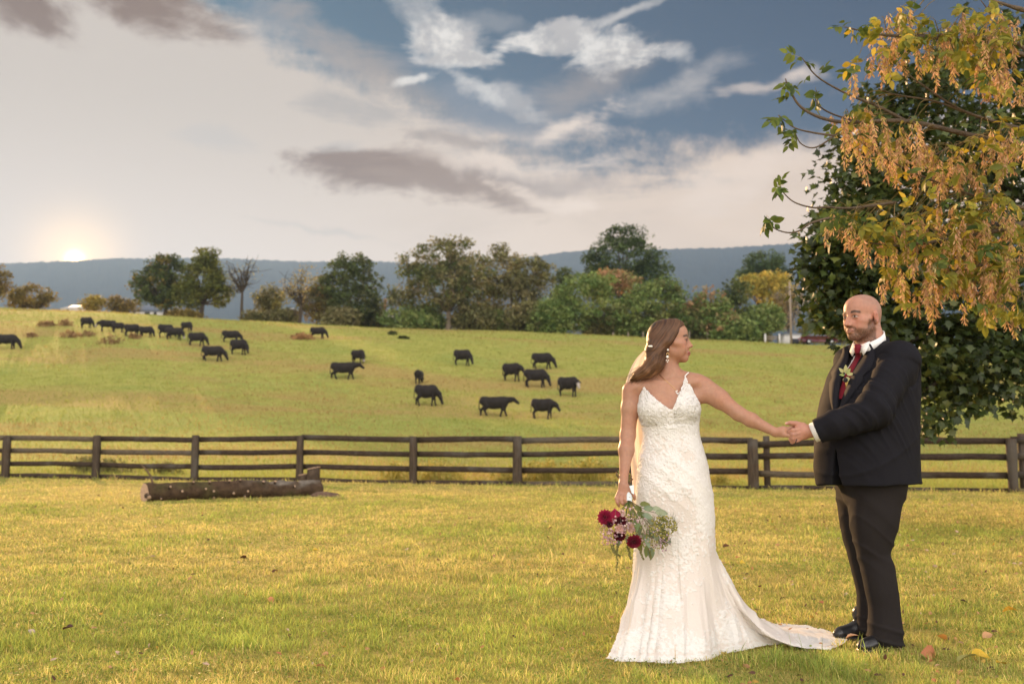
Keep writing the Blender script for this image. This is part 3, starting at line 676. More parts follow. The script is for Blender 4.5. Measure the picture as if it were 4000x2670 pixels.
# ------------------------------------------------------------------ cattle
M_cow = pbr('cow_hide', rough=0.75, attr=True, vary=0.3, vscale=3, spec=0.25, sheen=0.1)
def cow_mesh(name, head='down', stride=0.0, white=0, calf=1.0, turn=0.0):
    s = Solid((-1.15, -0.75, -0.03), (1.75, 0.75, 1.62), 0.026)
    s.cone((-0.60, 0, 1.02), (-0.05, 0, 0.95), 0.32, 0.38, .1); s.cone((-0.05, 0, 0.95), (0.52, 0, 0.99), 0.38, 0.33, .1)
    s.ell((-0.02, 0, 0.80), (0.66, 0.34, 0.30), k=.1); s.ell((0.54, 0, 0.86), (0.29, 0.25, 0.37), k=.1)
    s.ell((-0.68, 0, 1.08), (0.27, 0.28, 0.26), k=.08); s.ell((0.42, 0, 1.26), (0.30, 0.13, 0.11), k=.08); s.ell((-0.60, 0, 1.28), (0.28, 0.15, 0.08), k=.08)
    ca, sa = math.cos(turn), math.sin(turn)
    def H(f, l, z): return (0.72 + f * ca - l * sa, f * sa + l * ca, z)
    if head == 'down':
        s.cone((0.60, 0, 1.02), H(.26, 0, .74), .28, .20, .08); s.cone(H(.26, 0, .74), H(.36, 0, .55), .20, .15, .05)
        hd, mz = H(.38, 0, .52), H(.52, 0, .18)
    elif head == 'mid':
        s.cone((0.60, 0, 1.06), H(.28, 0, .96), .28, .20, .08); s.cone(H(.28, 0, .96), H(.42, 0, .90), .20, .15, .05)
        hd, mz = H(.44, 0, .88), H(.64, 0, .58)
    else:
        s.cone((0.60, 0, 1.08), H(.28, 0, 1.14), .28, .20, .08); s.cone(H(.28, 0, 1.14), H(.42, 0, 1.18), .20, .15, .05)
        hd, mz = H(.46, 0, 1.17), H(.76, 0, .92)
    hd_, mz_ = np.array(hd), np.array(mz); dv = mz_ - hd_
    s.cone(hd, hd_ + dv * .6, .15, .11, .04); s.cone(hd_ + dv * .6, mz, .11, .10, .03)
    lat = np.cross(dv / np.linalg.norm(dv), (0, 0, 1)); lat /= np.linalg.norm(lat) + 1e-9
    for g in (-1, 1): s.ell(hd_ - dv * .12 + lat * g * .22 + np.array((0, 0, .03)), (.10, .045, .04), rot_to(lat * g + np.array((0, 0, -.15))), .03)
    for g in (-1, 1):
        o1 = stride * g
        s.cone((.55, .13 * g, .85), (.56 + .3 * o1, .14 * g, .44), .16, .085, .06); s.cone((.56 + .3 * o1, .14 * g, .44), (.56 + o1 * .8, .14 * g, .09), .08, .058, .02); s.cone((.56 + o1 * .8, .14 * g, .1), (.58 + o1 * .8, .14 * g, .02), .062, .074, .02)
        o2 = -stride * g
        s.cone((-.62, .15 * g, .98), (-.50 + .3 * o2, .17 * g, .68), .25, .16, .06); s.cone((-.50 + .3 * o2, .17 * g, .68), (-.74 + .6 * o2, .16 * g, .46), .15, .085, .04)
        s.cone((-.74 + .6 * o2, .16 * g, .46), (-.68 + o2 * .9, .16 * g, .09), .078, .058, .02); s.cone((-.68 + o2 * .9, .16 * g, .1), (-.66 + o2 * .9, .16 * g, .02), .062, .074, .02)
    s.chain([(-.86, 0, 1.24), (-.95, 0, 1.05), (-.97, .01, .75), (-.96, .02, .5)], [.05, .032, .028, .045], .02)
    V, Q = s.surface(2)
    c = np.tile((0.016, 0.0125, 0.011), (len(V), 1)); c *= (1 + 0.25 * vnoise(V, 3, 5))[:, None]
    if white:
        t_ = ((V - hd_) @ dv) / (dv @ dv); dd = np.linalg.norm(V - hd_ - np.clip(t_, 0, 1)[:, None] * dv, axis=1)
        w_ = sstep(t_, 0.55 if white == 1 else -0.05, 0.75 if white == 1 else 0.2) * (dd < .17)
        c = c * (1 - w_[:, None]) + np.array((.36, .32, .29)) * w_[:, None]
    return to_mesh(name, V, Q, True, c)
COWS = {'graze': cow_mesh('cow', 'down', .05), 'graze_step': cow_mesh('cow', 'down', .16, turn=.1), 'walk': cow_mesh('cow', 'up', .22), 'mid': cow_mesh('cow', 'mid', .12),
        'muzzle': cow_mesh('cow', 'down', .06, 1, turn=-.45), 'face': cow_mesh('cow', 'mid', .08, 2, turn=-.7), 'turned': cow_mesh('cow', 'down', .10, turn=-.5)}
# photograph position of each animal: x left, x right, top, feet; pose; heading; label
herd = [(-32, 100, 1301, 1363, 'graze', 0, 'black cow grazing alone at the left edge of the picture'),
        (317, 374, 1235, 1281, 'graze', -8, 'black cow standing farthest left of the distant line on the hilltop'),
        (372, 450, 1246, 1293, 'face', -150, 'dark cow with white face turned to the viewer in the hilltop line'),
        (440, 497, 1256, 1298, 'graze', 8, 'black cow right behind the white-faced one in the hilltop line'),
        (487, 560, 1262, 1313, 'graze_step', 5, 'black cow in the middle of the bunched hilltop line'),
        (542, 614, 1271, 1317, 'turned', -5, 'black cow leading the hilltop line at its right end, head down'),
        (622, 690, 1263, 1318, 'graze', 12, 'black cow half hidden behind a white-muzzled cow near the hilltop'),
        (643, 733, 1276, 1326, 'muzzle', -6, 'black cow with white muzzle grazing near the hilltop'),
        (703, 766, 1254, 1294, 'turned', -25, 'small distant black cow just below the paired hilltop trees'),
        (733, 822, 1295, 1351, 'graze_step', -10, 'black cow grazing right of the white-muzzled hilltop cow'),
        (868, 953, 1288, 1338, 'graze', 5, 'upper of two overlapping black cows left of the bare tree line'),
        (899, 986, 1322, 1385, 'turned', -12, 'lower of two overlapping black cows, head reaching right'),
        (786, 897, 1348, 1410, 'graze_step', -4, 'black cow grazing lowest of the left hillside group'),
        (1211, 1288, 1274, 1322, 'graze', -10, 'lone black cow grazing at the crest beside a brown weed clump'),
        (1368, 1445, 1362, 1418, 'muzzle', -35, 'black cow with white muzzle behind the walking one'),
        (1290, 1415, 1411, 1480, 'walk', 0, 'black cow walking right with level head, mid hillside'),
        (1622, 1656, 1442, 1498, 'graze', 82, 'narrow black calf seen from behind above a grazing cow'),
        (1624, 1738, 1498, 1584, 'graze_step', -6, 'large black cow grazing just below the small calf'),
        (1778, 1857, 1362, 1428, 'turned', -12, 'black cow grazing alone high in the centre of the field'),
        (1964, 2056, 1414, 1488, 'mid', -30, 'black cow with head hidden behind its neighbour, centre right'),
        (2050, 2162, 1437, 1512, 'turned', -8, 'black cow overlapping the one behind it, head lowered right'),
        (2079, 2180, 1374, 1440, 'graze_step', -14, 'uppermost black cow of the four on the right of the field'),
        (1870, 2022, 1544, 1625, 'walk', -4, 'black cow striding right with raised head, nearest the fence'),
        (2078, 2190, 1552, 1635, 'mid', -18, 'dark brown-black cow with head bent, nearest the bride'),
        (2189, 2275, 1467, 1547, 'face', -25, 'black cow with bright white face on the right of the herd')]
first = {}
for x0, x1, ytop, yb, pose, yaw, lab in herd:
    g0 = gpoint((x0 + x1) / 2, yb, 24, 128); px = FPX / g0.y
    s_ = float(np.clip((yb - ytop) / px / 1.40, 0.55, 1.35))
    o = bpy.data.objects.new('cow', COWS[pose]); COL.objects.link(o)
    if not COWS[pose].materials: COWS[pose].materials.append(M_cow)
    ln = 2.25 * s_ * px; cx = (x0 + x1) / 2
    o.location = g0 + Vector((0, 0, -0.03)); o.rotation_euler = (0, 0, R(yaw)); o.scale = (s_ * float(np.clip((x1 - x0) / ln if abs(yaw) < 40 else 1, 0.8, 1.08)), s_, s_)
    o.location.x -= 0.25 * s_ * math.cos(R(yaw))
    o.location.z = float(gz(o.location.x, o.location.y)) - 0.03
    tag(o, lab, 'cow', 'black cattle grazing on the hillside')

# ------------------------------------------------------------------ trees along the crest
M_leaf = pbr('leaf', rough=0.6, attr=True, spec=0.2, trans=0.30)
M_trunk = pbr('tree_bark', rough=0.95, attr=True, vary=0.35, vscale=6, bump=0.6, bscale=12, spec=0.1)
def leaf_cards(P, size, cols, flat=0.6):
    n = len(P); nv = rng.normal(size=(n, 3)); nv[:, 2] = np.abs(nv[:, 2]) + flat; nv /= np.linalg.norm(nv, axis=1, keepdims=True)
    a = np.cross(nv, rng.normal(size=(n, 3))); a /= np.linalg.norm(a, axis=1, keepdims=True); b = np.cross(nv, a)
    s = (size * rng.uniform(0.6, 1.35, n))[:, None]
    v = np.stack([P - a * s, P + b * s * 0.55 - nv * s * .12, P + a * s, P - b * s * 0.55 - nv * s * .12], 1)
    q = np.arange(n)[:, None] * 4 + np.array([[0, 1, 2, 3]])
    return v.reshape(-1, 3), q, np.repeat(cols, 4, 0)
def tree(name, label, px, pyb, Y, lobes, palette, trunk=0.28, n_clump=110, per=34, leaf=0.22, tcol=(0.07, 0.055, 0.04), clump_r=0.95, bare=0.0, lean=0.0, fork=None, group='trees along the crest of the pasture', cat='tree', sink=0.15):
    """lobes: ellipses of the crown in photograph coordinates (cx, cy, half width, half height); Y: distance"""
    k = Y / FPX; base = W(px, pyb, Y); gz0 = float(gz(base.x, base.y)); base.z = min(base.z, gz0) if base.z < gz0 + 1.5 else base.z; base.z = gz0 - sink
    root = empty(name, base); tag(root, label, cat, group)
    C = []
    for cx, cy, rx, ry in lobes:
        c = W(cx, cy, Y); C.append((np.array(c), np.array((rx * k, min(rx, ry * 1.4) * k * 0.85, ry * k))))
    vol = np.array([r.prod() for c, r in C]) ** 0.72; cl = []
    for (c, r), w_ in zip(C, vol / vol.sum()):
        m = max(3, int(1.35 * n_clump * w_)); d = rng.normal(size=(m, 3)); d /= np.linalg.norm(d, axis=1, keepdims=True)
        rr = rng.uniform(0.45, 1.0, m) ** 0.55; cl.append(c + d * r * rr[:, None])
    cl = np.concatenate(cl); top = max(c[2] + r[2] for c, r in C); bot = min(c[2] - r[2] for c, r in C)
    cr = clump_r * rng.uniform(0.6, 1.3, len(cl))
    if per:
        m = len(cl) * per; ci = np.repeat(np.arange(len(cl)), per); d = rng.normal(size=(m, 3)); d /= np.linalg.norm(d, axis=1, keepdims=True)
        P = cl[ci] + d * (cr[ci] * rng.uniform(0.2, 1, m) ** 0.5)[:, None] * np.array((1.15, 1.15, 0.75))
        pal = np.asarray(palette); cc = pal[rng.integers(0, len(pal), len(cl))][ci] * rng.uniform(0.75, 1.25, (m, 1))
        v, q, c = leaf_cards(P, leaf, cc); tag(obj('crown', to_mesh('crown', v, q, False, c * 2.3), M_leaf, root), kind='stuff')
    m = MB(); ctr = np.mean([c for c, r in C], axis=0); ctr = ctr * 0.6 + np.array((base.x, base.y, ctr[2])) * 0.4
    fz = fork if fork is not None else base.z + (bot - base.z) * 0.8 + 0.15 * (top - bot); fk = np.array((base.x + lean * 0.5, base.y, fz))
    m.tube(spline([np.array(base), np.array(base) * .5 + fk * .5 + rng.normal(0, .08, 3), fk], 7), np.linspace(trunk * 1.25, trunk * 0.8, 7), 8, col=tcol)
    for ci in rng.permutation(len(cl))[:(14 if not bare else int(bare))]:
        e = cl[ci]; mid = fk * 0.5 + e * 0.5 + np.array((0, 0, -0.06 * np.linalg.norm(e - fk))) + rng.normal(0, .15, 3)
        pth = spline([fk, mid, e], 8); r0 = trunk * rng.uniform(.35, .65); m.tube(pth, np.linspace(r0, 0.03, 8), 5, col=tcol)
        if bare:
            for _ in range(5):
                s0 = pth[rng.integers(3, 8)]; e2 = s0 + rng.normal(size=3) * np.array((1, .8, .6)) * 0.9 + np.array((0, 0, 0.7)); m.tube(spline([s0, (s0 + e2) / 2 + rng.normal(0, .12, 3), e2], 5), np.linspace(.045, .015, 5), 4, col=tcol)
    m.build('trunk', M_trunk, root)
    return root
DK = [(0.045, 0.060, 0.018), (0.060, 0.075, 0.022), (0.034, 0.046, 0.015), (0.075, 0.085, 0.028)]
OL = [(0.085, 0.085, 0.032), (0.105, 0.098, 0.040), (0.065, 0.068, 0.028), (0.12, 0.105, 0.05)]
GR = [(0.085, 0.12, 0.036), (0.11, 0.14, 0.042), (0.065, 0.10, 0.030), (0.13, 0.15, 0.05)]
YL = [(0.24, 0.19, 0.035), (0.19, 0.16, 0.035), (0.29, 0.22, 0.05), (0.14, 0.14, 0.035)]
PK = [(0.21, 0.12, 0.065), (0.16, 0.12, 0.055), (0.12, 0.13, 0.045), (0.24, 0.14, 0.08)]
WA = [(0.11, 0.085, 0.022), (0.14, 0.10, 0.028), (0.085, 0.068, 0.02)]
tree('broad_tree', 'tall tree cut off by the left edge behind the hilltop', -20, 1206, 146, [(-30, 1090, 60, 70), (10, 1100, 32, 45)], WA, .3, 60, 30)
tree('shrub', 'dark bushy thicket low on the hilltop, far left', 140, 1207, 145, [(120, 1160, 75, 48), (190, 1165, 32, 28), (60, 1175, 60, 34)], WA, .18, 70, 34, group='shrubs along the crest of the pasture', cat='shrub')
tree('shrub', 'low golden bush left of the hilltop barn gap', 365, 1215, 150, [(365, 1184, 42, 26)], [(.20, .15, .03), (.16, .13, .03)], .12, 34, 30, group='shrubs along the crest of the pasture', cat='shrub')
tree('shrub', 'rounded brownish bush between the low golden bush and the paired trees', 468, 1220, 150, [(462, 1190, 42, 28), (500, 1200, 40, 20)], WA, .12, 40, 28, group='shrubs along the crest of the pasture', cat='shrub')
tree('broad_tree', 'left of two big dark round trees on the hill', 650, 1240, 140, [(610, 1110, 88, 78), (655, 1050, 62, 55), (560, 1130, 50, 60), (660, 1150, 70, 60)], DK[:3] + WA[:1], .34, 170, 36)
tree('broad_tree', 'right and taller of two big dark trees on the hill', 790, 1244, 138, [(790, 1090, 80, 85), (800, 1010, 48, 38), (850, 1130, 50, 70), (740, 1150, 60, 60), (835, 985, 18, 12)], [(0.05, 0.06, 0.014), (0.07, 0.08, 0.018), (0.09, 0.09, 0.02)], .34, 180, 36)
tree('bare_tree', 'thin half-bare tree right of the two big dark trees', 943, 1256, 136, [(940, 1075, 48, 62), (980, 1060, 36, 40), (915, 1120, 25, 34)], [(.13, .12, .05)], .2, 36, 5, bare=22, leaf=.13, fork=float(W(943, 1140, 136).z))
tree('small_tree', 'small round yellow-green tree between two bare trees', 1052, 1252, 142, [(1050, 1165, 55, 45), (1050, 1200, 45, 40)], OL + YL[1:2], .14, 60, 30)
tree('leaning_tree', 'thin tree with leaning bare trunk and sparse yellowing leaves', 1170, 1272, 132, [(1160, 1120, 55, 45), (1200, 1070, 40, 45), (1130, 1150, 35, 35)], [(.14, .12, .045), (.18, .14, .05)], .2, 46, 14, bare=14, leaf=.16, fork=float(W(1180, 1190, 132).z), lean=.3)
tree('shrub', 'olive thicket in front of the dark ragged tree', 1235, 1275, 136, [(1240, 1190, 70, 75), (1265, 1130, 45, 55)], OL + WA, .14, 90, 30, group='shrubs along the crest of the pasture', cat='shrub')
tree('broad_tree', 'dark ragged tree left of the gap with the white building', 1385, 1280, 134, [(1380, 1190, 95, 85), (1340, 1060, 60, 50), (1410, 1040, 48, 42), (1300, 1110, 38, 50), (1440, 1110, 45, 40), (1450, 1190, 45, 50), (1350, 1005, 18, 10)], DK[:3] + OL[2:3], .32, 210, 32)
tree('broad_tree', 'wide spreading tree with pale trunk at the centre of the skyline', 1752, 1292, 131, [(1740, 1120, 130, 95), (1640, 1080, 90, 55), (1720, 985, 105, 55), (1580, 1050, 45, 22), (1590, 1005, 28, 18), (1840, 1080, 90, 90), (1560, 1170, 70, 50), (1790, 950, 60, 26)], OL + DK[:2], .36, 330, 30, tcol=(.20, .16, .12), fork=float(W(1750, 1215, 131).z))
tree('broad_tree', 'tall greyish-green tree right of the wide spreading one', 2000, 1300, 136, [(1960, 1070, 110, 90), (2060, 1090, 90, 90), (1990, 1180, 130, 100), (1960, 985, 40, 26), (2120, 1060, 45, 50)], OL, .3, 260, 32)
tree('shrub', 'yellow-green undergrowth below the dark ragged tree', 1560, 1290, 130, [(1560, 1245, 75, 40), (1640, 1260, 60, 30)], GR, .1, 70, 30, group='shrubs along the crest of the pasture', cat='shrub')
tree('conifer', 'small dark pointed evergreen between the two tall trees', 2200, 1300, 150, [(2205, 1090, 35, 45), (2200, 1150, 45, 55)], DK[:3], .16, 60, 30)
tree('broad_tree', 'tallest round dark green tree above the green thicket', 2440, 1300, 150, [(2440, 1010, 140, 85), (2440, 930, 95, 48), (2330, 1040, 55, 50), (2550, 1050, 70, 80), (2440, 1120, 150, 80)], [(0.034, 0.052, 0.018), (0.045, 0.066, 0.022), (0.026, 0.040, 0.015)], .4, 360, 34)
tree('shrub', 'big light green bush below the tallest round tree', 2280, 1312, 132, [(2280, 1170, 130, 100), (2200, 1230, 110, 80), (2330, 1110, 80, 50)], GR, .16, 200, 32, group='shrubs along the crest of the pasture', cat='shrub')
tree('shrub', 'pinkish-brown flowering bush top beside the light green one', 2420, 1310, 138, [(2420, 1100, 75, 42), (2370, 1090, 50, 35)], PK, .12, 80, 30, group='shrubs along the crest of the pasture', cat='shrub')
tree('shrub', 'sunlit green thicket directly behind the bride\'s head', 2570, 1322, 131, [(2560, 1190, 110, 100), (2480, 1240, 120, 80), (2620, 1130, 60, 50), (2660, 1250, 70, 70)], GR + OL[:1], .16, 230, 32, group='shrubs along the crest of the pasture', cat='shrub')
tree('shrub', 'mixed pink and green thicket right of the bride\'s head', 2790, 1332, 131, [(2760, 1180, 75, 60), (2800, 1260, 110, 75), (2720, 1240, 70, 80)], GR + PK[:2], .14, 160, 30, group='shrubs along the crest of the pasture', cat='shrub')
tree('broad_tree', 'dark small tree amid the pink and green thicket', 2870, 1336, 134, [(2880, 1140, 55, 45), (2880, 1210, 60, 60), (2850, 1270, 50, 60)], DK, .16, 90, 32)
tree('broad_tree', 'rounded dark tree with yellow tree before it, right background', 2985, 1330, 165, [(2985, 1030, 80, 50), (2990, 1070, 95, 50), (2920, 1080, 40, 45)], [(0.04, 0.062, 0.028), (0.055, 0.08, 0.034), (0.032, 0.05, 0.024)], .3, 130, 34)
tree('broad_tree', 'yellow-leaved tree in front of the rounded dark one', 3000, 1335, 150, [(2990, 1105, 95, 48), (3030, 1160, 75, 70), (2940, 1120, 50, 40)], YL, .2, 150, 32)
tree('shrub', 'greyish bare-twigged bush beside the utility pole', 3080, 1338, 148, [(3070, 1210, 60, 80), (3100, 1180, 40, 60)], [(.17, .13, .09), (.14, .12, .08)], .14, 90, 22, bare=10, leaf=.16, group='shrubs along the crest of the pasture', cat='shrub')
tree('shrub', 'light green bush left of the shed and car', 2960, 1336, 133, [(2960, 1260, 90, 60), (3010, 1240, 50, 50)], GR, .12, 120, 30, group='shrubs along the crest of the pasture', cat='shrub')
tree('broad_tree', 'thin hazy tree behind the parked car', 3180, 1320, 190, [(3190, 1170, 45, 60), (3170, 1230, 40, 60)], DK, .16, 60, 26)
tree('shrub', 'green hedge behind the parked car', 3260, 1340, 150, [(3220, 1295, 110, 38), (3330, 1290, 110, 50)], GR + OL, .12, 120, 30, group='shrubs along the crest of the pasture', cat='shrub')
und = [(1330, 1282, 60, 50, OL, 'dense low undergrowth left of the dark ragged tree trunk'), (1455, 1286, 60, 42, OL, 'dark low bush right of the ragged tree, before the white house'), (1655, 1292, 75, 62, GR, 'green bush left of the pale trunk of the wide tree'), (1850, 1300, 85, 75, OL, 'olive bush right of the pale trunk of the wide tree'), (1950, 1302, 70, 60, GR, 'green bush under the tall greyish tree'),
       (2060, 1306, 80, 80, OL, 'tall olive bush filling the gap right of the greyish tree'), (2150, 1310, 75, 90, GR, 'upright green bush below the pointed evergreen'), (2390, 1316, 95, 70, OL, 'dark low bush under the tallest round tree'), (2480, 1318, 70, 55, GR, 'low green bush left of the bride\'s head'), (2690, 1328, 85, 85, OL, 'dark bush just right of the bride\'s head'),
       (2870, 1336, 80, 60, GR, 'low green bush under the dark small tree'), (2930, 1338, 60, 45, OL, 'low bush left of the field gate'), (1105, 1262, 40, 30, OL, 'low bush in front of the small dark shed'), (720, 1243, 50, 18, WA, 'low scrub under the two big dark trees'), (1000, 1256, 45, 24, OL, 'low scrub right of the half-bare tree')]
for px, pb, rx, ry, pal, lab in und: tree('shrub', lab, px, pb, 129.5 + (px % 7), [(px, pb - ry * .8, rx, ry * .75), (px + rx * .5, pb - ry * .5, rx * .6, ry * .55), (px - rx * .5, pb - ry * .5, rx * .6, ry * .5)], pal, .12, int(60 * rx * ry / 3600) + 30, 32, group='shrubs along the crest of the pasture', cat='shrub')
# brown weed clumps in the pasture and green weeds by the fence
def weed(px, pyb, w, h, pal, n, label, group, ymax=128.0):
    g0 = gpoint(px, pyb, 23, ymax)
    if ymax < 100:
        u_ = (px - CX) / FPX; y_ = 25.9 / (1 + .3037 * u_) + (1.2 if pyb > 1800 else 4.0); g0 = Vector((u_ * y_, y_, float(gz(u_ * y_, y_))))
    k = g0.y / FPX; root = empty('weed', g0); tag(root, label, 'weed', group)
    P = np.array(g0) + rng.normal(size=(n, 3)) * np.array((w * k * .38, w * k * .3, 0)); P[:, 2] = gz(P[:, 0], P[:, 1])
    L = h * k * rng.uniform(.35, 1.05, n) * (1 - .5 * np.abs(P[:, 0] - g0.x) / (w * k)).clip(.3, 1); cc = np.asarray(pal)[rng.integers(0, len(pal), n)] * rng.uniform(.8, 1.2, (n, 1))
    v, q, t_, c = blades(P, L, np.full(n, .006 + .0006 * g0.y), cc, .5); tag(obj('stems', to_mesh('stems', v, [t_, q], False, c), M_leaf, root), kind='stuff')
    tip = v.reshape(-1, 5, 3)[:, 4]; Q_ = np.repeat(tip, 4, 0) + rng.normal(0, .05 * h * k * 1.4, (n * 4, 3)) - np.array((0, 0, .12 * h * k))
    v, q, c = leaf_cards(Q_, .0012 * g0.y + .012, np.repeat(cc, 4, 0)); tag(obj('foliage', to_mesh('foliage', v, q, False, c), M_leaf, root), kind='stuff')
BR = [(.38, .24, .12), (.44, .30, .14), (.32, .21, .10)]; GW = [(.46, .40, .09), (.38, .36, .08), (.55, .46, .13)]
ORD = ('first', 'second', 'third', 'fourth', 'fifth', 'sixth', 'seventh', 'eighth')
for (px, py, w, h), od in zip(sorted(((172, 1275, 30, 14), (252, 1272, 34, 16), (272, 1318, 36, 18), (430, 1342, 44, 22), (195, 1272, 20, 12), (118, 1316, 24, 12), (340, 1313, 40, 14), (520, 1322, 26, 14))), ORD):
    weed(px, py, w * 1.1, h * 1.8, BR, 46, od + ' small brown weed tuft from the left on the upper left hillside', 'brown weed tufts on the upper left hillside')
weed(1177, 1324, 52, 26, [(.52, .31, .14), (.46, .28, .13)], 140, 'round reddish-brown weed clump left of the lone cow at the crest', 'weeds in the pasture')
for px, py, w, h, lab in ((1530, 1307, 22, 18, 'left of two small green weeds right of the lone crest cow'), (1575, 1322, 30, 12, 'right of two small green weeds right of the lone crest cow')):
    weed(px, py, w, h, DK, 50, lab, 'weeds in the pasture')
weed(350, 1745, 90, 70, [(.22, .21, .07), (.28, .25, .09)], 160, 'rough weed tuft behind the second fence post from the left', 'weeds along the fence', 40)
weed(440, 1765, 120, 60, [(.22, .21, .07), (.28, .25, .09)], 160, 'rough weed tuft right of the second fence post', 'weeds along the fence', 40)
weed(650, 1765, 90, 55, [(.22, .21, .07), (.28, .25, .09)], 120, 'low weed tuft left of the third fence post', 'weeds along the fence', 40)
weed(1545, 1865, 80, 90, GW, 90, 'yellow-green weed left of the middle fence post', 'weeds along the fence', 40)
weed(1720, 1872, 150, 105, GW, 170, 'yellow-green weed right of the middle fence post', 'weeds along the fence', 40)
weed(1990, 1868, 110, 70, GW, 120, 'low leafy weed at the thick fence post', 'weeds along the fence', 40)
weed(2130, 1870, 130, 110, GW, 200, 'tall goldenrod behind the boards left of the bride', 'weeds along the fence', 40)
weed(2290, 1872, 150, 115, GW, 240, 'densest goldenrod behind the boards next to the bride', 'weeds along the fence', 40)
weed(2800, 1878, 80, 60, GW, 90, 'weed behind the fence right of the dress', 'weeds along the fence', 40)

# ------------------------------------------------------------------ buildings, pole, posts and car beyond the crest
M_wall = pbr('pale_siding', (0.62, 0.60, 0.58), 0.8, vary=0.12, vscale=3); M_roofp = pbr('pale_metal_roof', (0.60, 0.58, 0.56), 0.5, vary=0.1, vscale=2)
M_roofb = pbr('blue_grey_roof', (0.13, 0.16, 0.21), 0.6, vary=0.2, vscale=3); M_dark = pbr('dark_opening', (0.03, 0.03, 0.035), 0.6); M_brick = pbr('brick_chimney', (0.36, 0.15, 0.09), 0.9, vary=0.3, vscale=20)
M_wood = pbr('grey_wood', (0.30, 0.24, 0.19), 0.9, vary=0.3, vscale=8)
def building(name, label, px0, px1, pyr, pye, pyb, Y, roofmat, wallmat=M_wall, depth=6.0, wins=(), hip=0.25):
    a, b = W(px0, pyb, Y), W(px1, pyb, Y); ze, zr = W(px0, pye, Y).z, W(px0, pyr, Y).z
    g = min(float(gz(a.x, Y)), a.z) - 0.3; root = empty(name, ((a.x + b.x) / 2, Y, g)); tag(root, label, 'building')
    m = MB(); m.box((a.x, Y, g), (b.x, Y + depth, ze)); m.build('wall', wallmat, root, False)
    ov = 0.25; hx = (b.x - a.x) * hip; m = MB()
    v = [(a.x - ov, Y - ov, ze + .01), (b.x + ov, Y - ov, ze + .01), (b.x + ov, Y + depth + ov, ze + .01), (a.x - ov, Y + depth + ov, ze + .01), (a.x + hx, Y + depth / 2, zr), (b.x - hx, Y + depth / 2, zr)]
    m.add(v, t=[(1, 2, 5), (3, 0, 4)], q=[(0, 1, 5, 4), (2, 3, 4, 5), (0, 3, 2, 1)]); m.build('roof', roofmat, root, False)
    for x0, x1, y0, y1 in wins:
        p, q_ = W(x0, y1, Y), W(x1, y0, Y); m = MB(); m.box((p.x, Y - .05, p.z), (q_.x, Y + .02, q_.z)); m.build('window', M_dark, root, False)
    return root
building('barn', 'long pale-roofed barn peeking over the hilltop under the sunset', 238, 338, 1184, 1205, 1216, 172, M_roofp, wins=((262, 268, 1207, 1212), (310, 318, 1207, 1212)), hip=0.18)
building('house', 'grey-blue roofed house behind the left big dark tree', 528, 625, 1178, 1215, 1238, 160, M_roofb, wins=((565, 585, 1218, 1230), (600, 612, 1218, 1230)), hip=0.3)
building('house', 'white house half hidden behind the taller big dark tree', 640, 720, 1190, 1216, 1240, 165, M_roofb, wins=((660, 672, 1220, 1232),))
building('shed', 'small dark shed with pale roof between the thin trees', 1103, 1150, 1197, 1207, 1246, 150, M_roofp, pbr('dark_shed', (0.07, 0.055, 0.045), 0.9), 4)
wh = building('house', 'white house with brick chimney in the gap between two trees', 1440, 1520, 1195, 1212, 1245, 168, M_roofb, wins=((1470, 1478, 1222, 1232),))
m = MB(); a = W(1500, 1215, 170); b = W(1510, 1168, 170); m.box((a.x, 169.5, a.z - .5), (b.x, 170.4, b.z)); m.build('chimney', M_brick, wh, False)
building('shed', 'small white shed with dark roof beside the maroon car', 3066, 3130, 1292, 1304, 1352, 128, M_roofb, wins=((3095, 3130, 1322, 1346),), depth=3.5)
def post_thing(name, px, pt, pb, Y, r, label, cat, group=None):
    b = W(px, pb, Y); z0 = min(float(gz(b.x, Y)), b.z) - .1; zt = W(px, pt, Y).z; m = MB()
    m.tube([(b.x, Y, z0), (b.x, Y, (z0 + zt) / 2), (b.x, Y, zt)], [r, r * .92, r * .8], 8); m.v[0] = m.v[0] - np.array((b.x, Y, z0))
    o = m.build(name, M_wood); o.location = (b.x, Y, z0); return tag(o, label, cat, group)
up = empty('utility_pole', W(3091, 1345, 126.5)); tag(up, 'tall wooden utility pole in front of the white shed', 'pole'); zt = W(3091, 1100, 126.5).z; x_ = W(3091, 1345, 126.5).x
m = MB(); m.tube([(x_, 126.5, float(gz(x_, 126.5)) - .2), (x_, 126.5, zt)], [.16, .11], 8); m.build('shaft', M_wood, up)
m = MB(); m.box((x_ - .5, 126.42, zt - .75), (x_ + .5, 126.5, zt - .62)); m.build('crossarm', M_wood, up, False)
for i, (px, pt, pb) in enumerate(((2395, 1297, 1316), (2454, 1296, 1318), (2512, 1294, 1320), (2693, 1294, 1322), (2764, 1298, 1330), (2836, 1295, 1334), (2914, 1302, 1338))):
    post_thing('fence_post', px, pt, pb, 129, .09, ORD[i] + ' weathered wire-fence post from the left along the thicket edge', 'fence post', 'wire-fence posts along the thicket edge')
gt = empty('field_gate', W(2990, 1345, 128)); tag(gt, 'pale wooden field gate left of the white shed', 'gate')
for px in (2990, 3046):
    p = W(px, 1345, 128); m = MB(); m.box((p.x - .1, 127.95, p.z - .4), (p.x + .1, 128.1, W(px, 1303, 128).z)); m.build('gate_post', M_wall, gt, False)
for py in (1313, 1322):
    a, b = W(2993, py + 3, 128), W(3043, py - 1, 128); m = MB(); m.box((a.x, 128.12, a.z), (b.x, 128.16, b.z)); m.build('gate_rail', M_wood, gt, False)
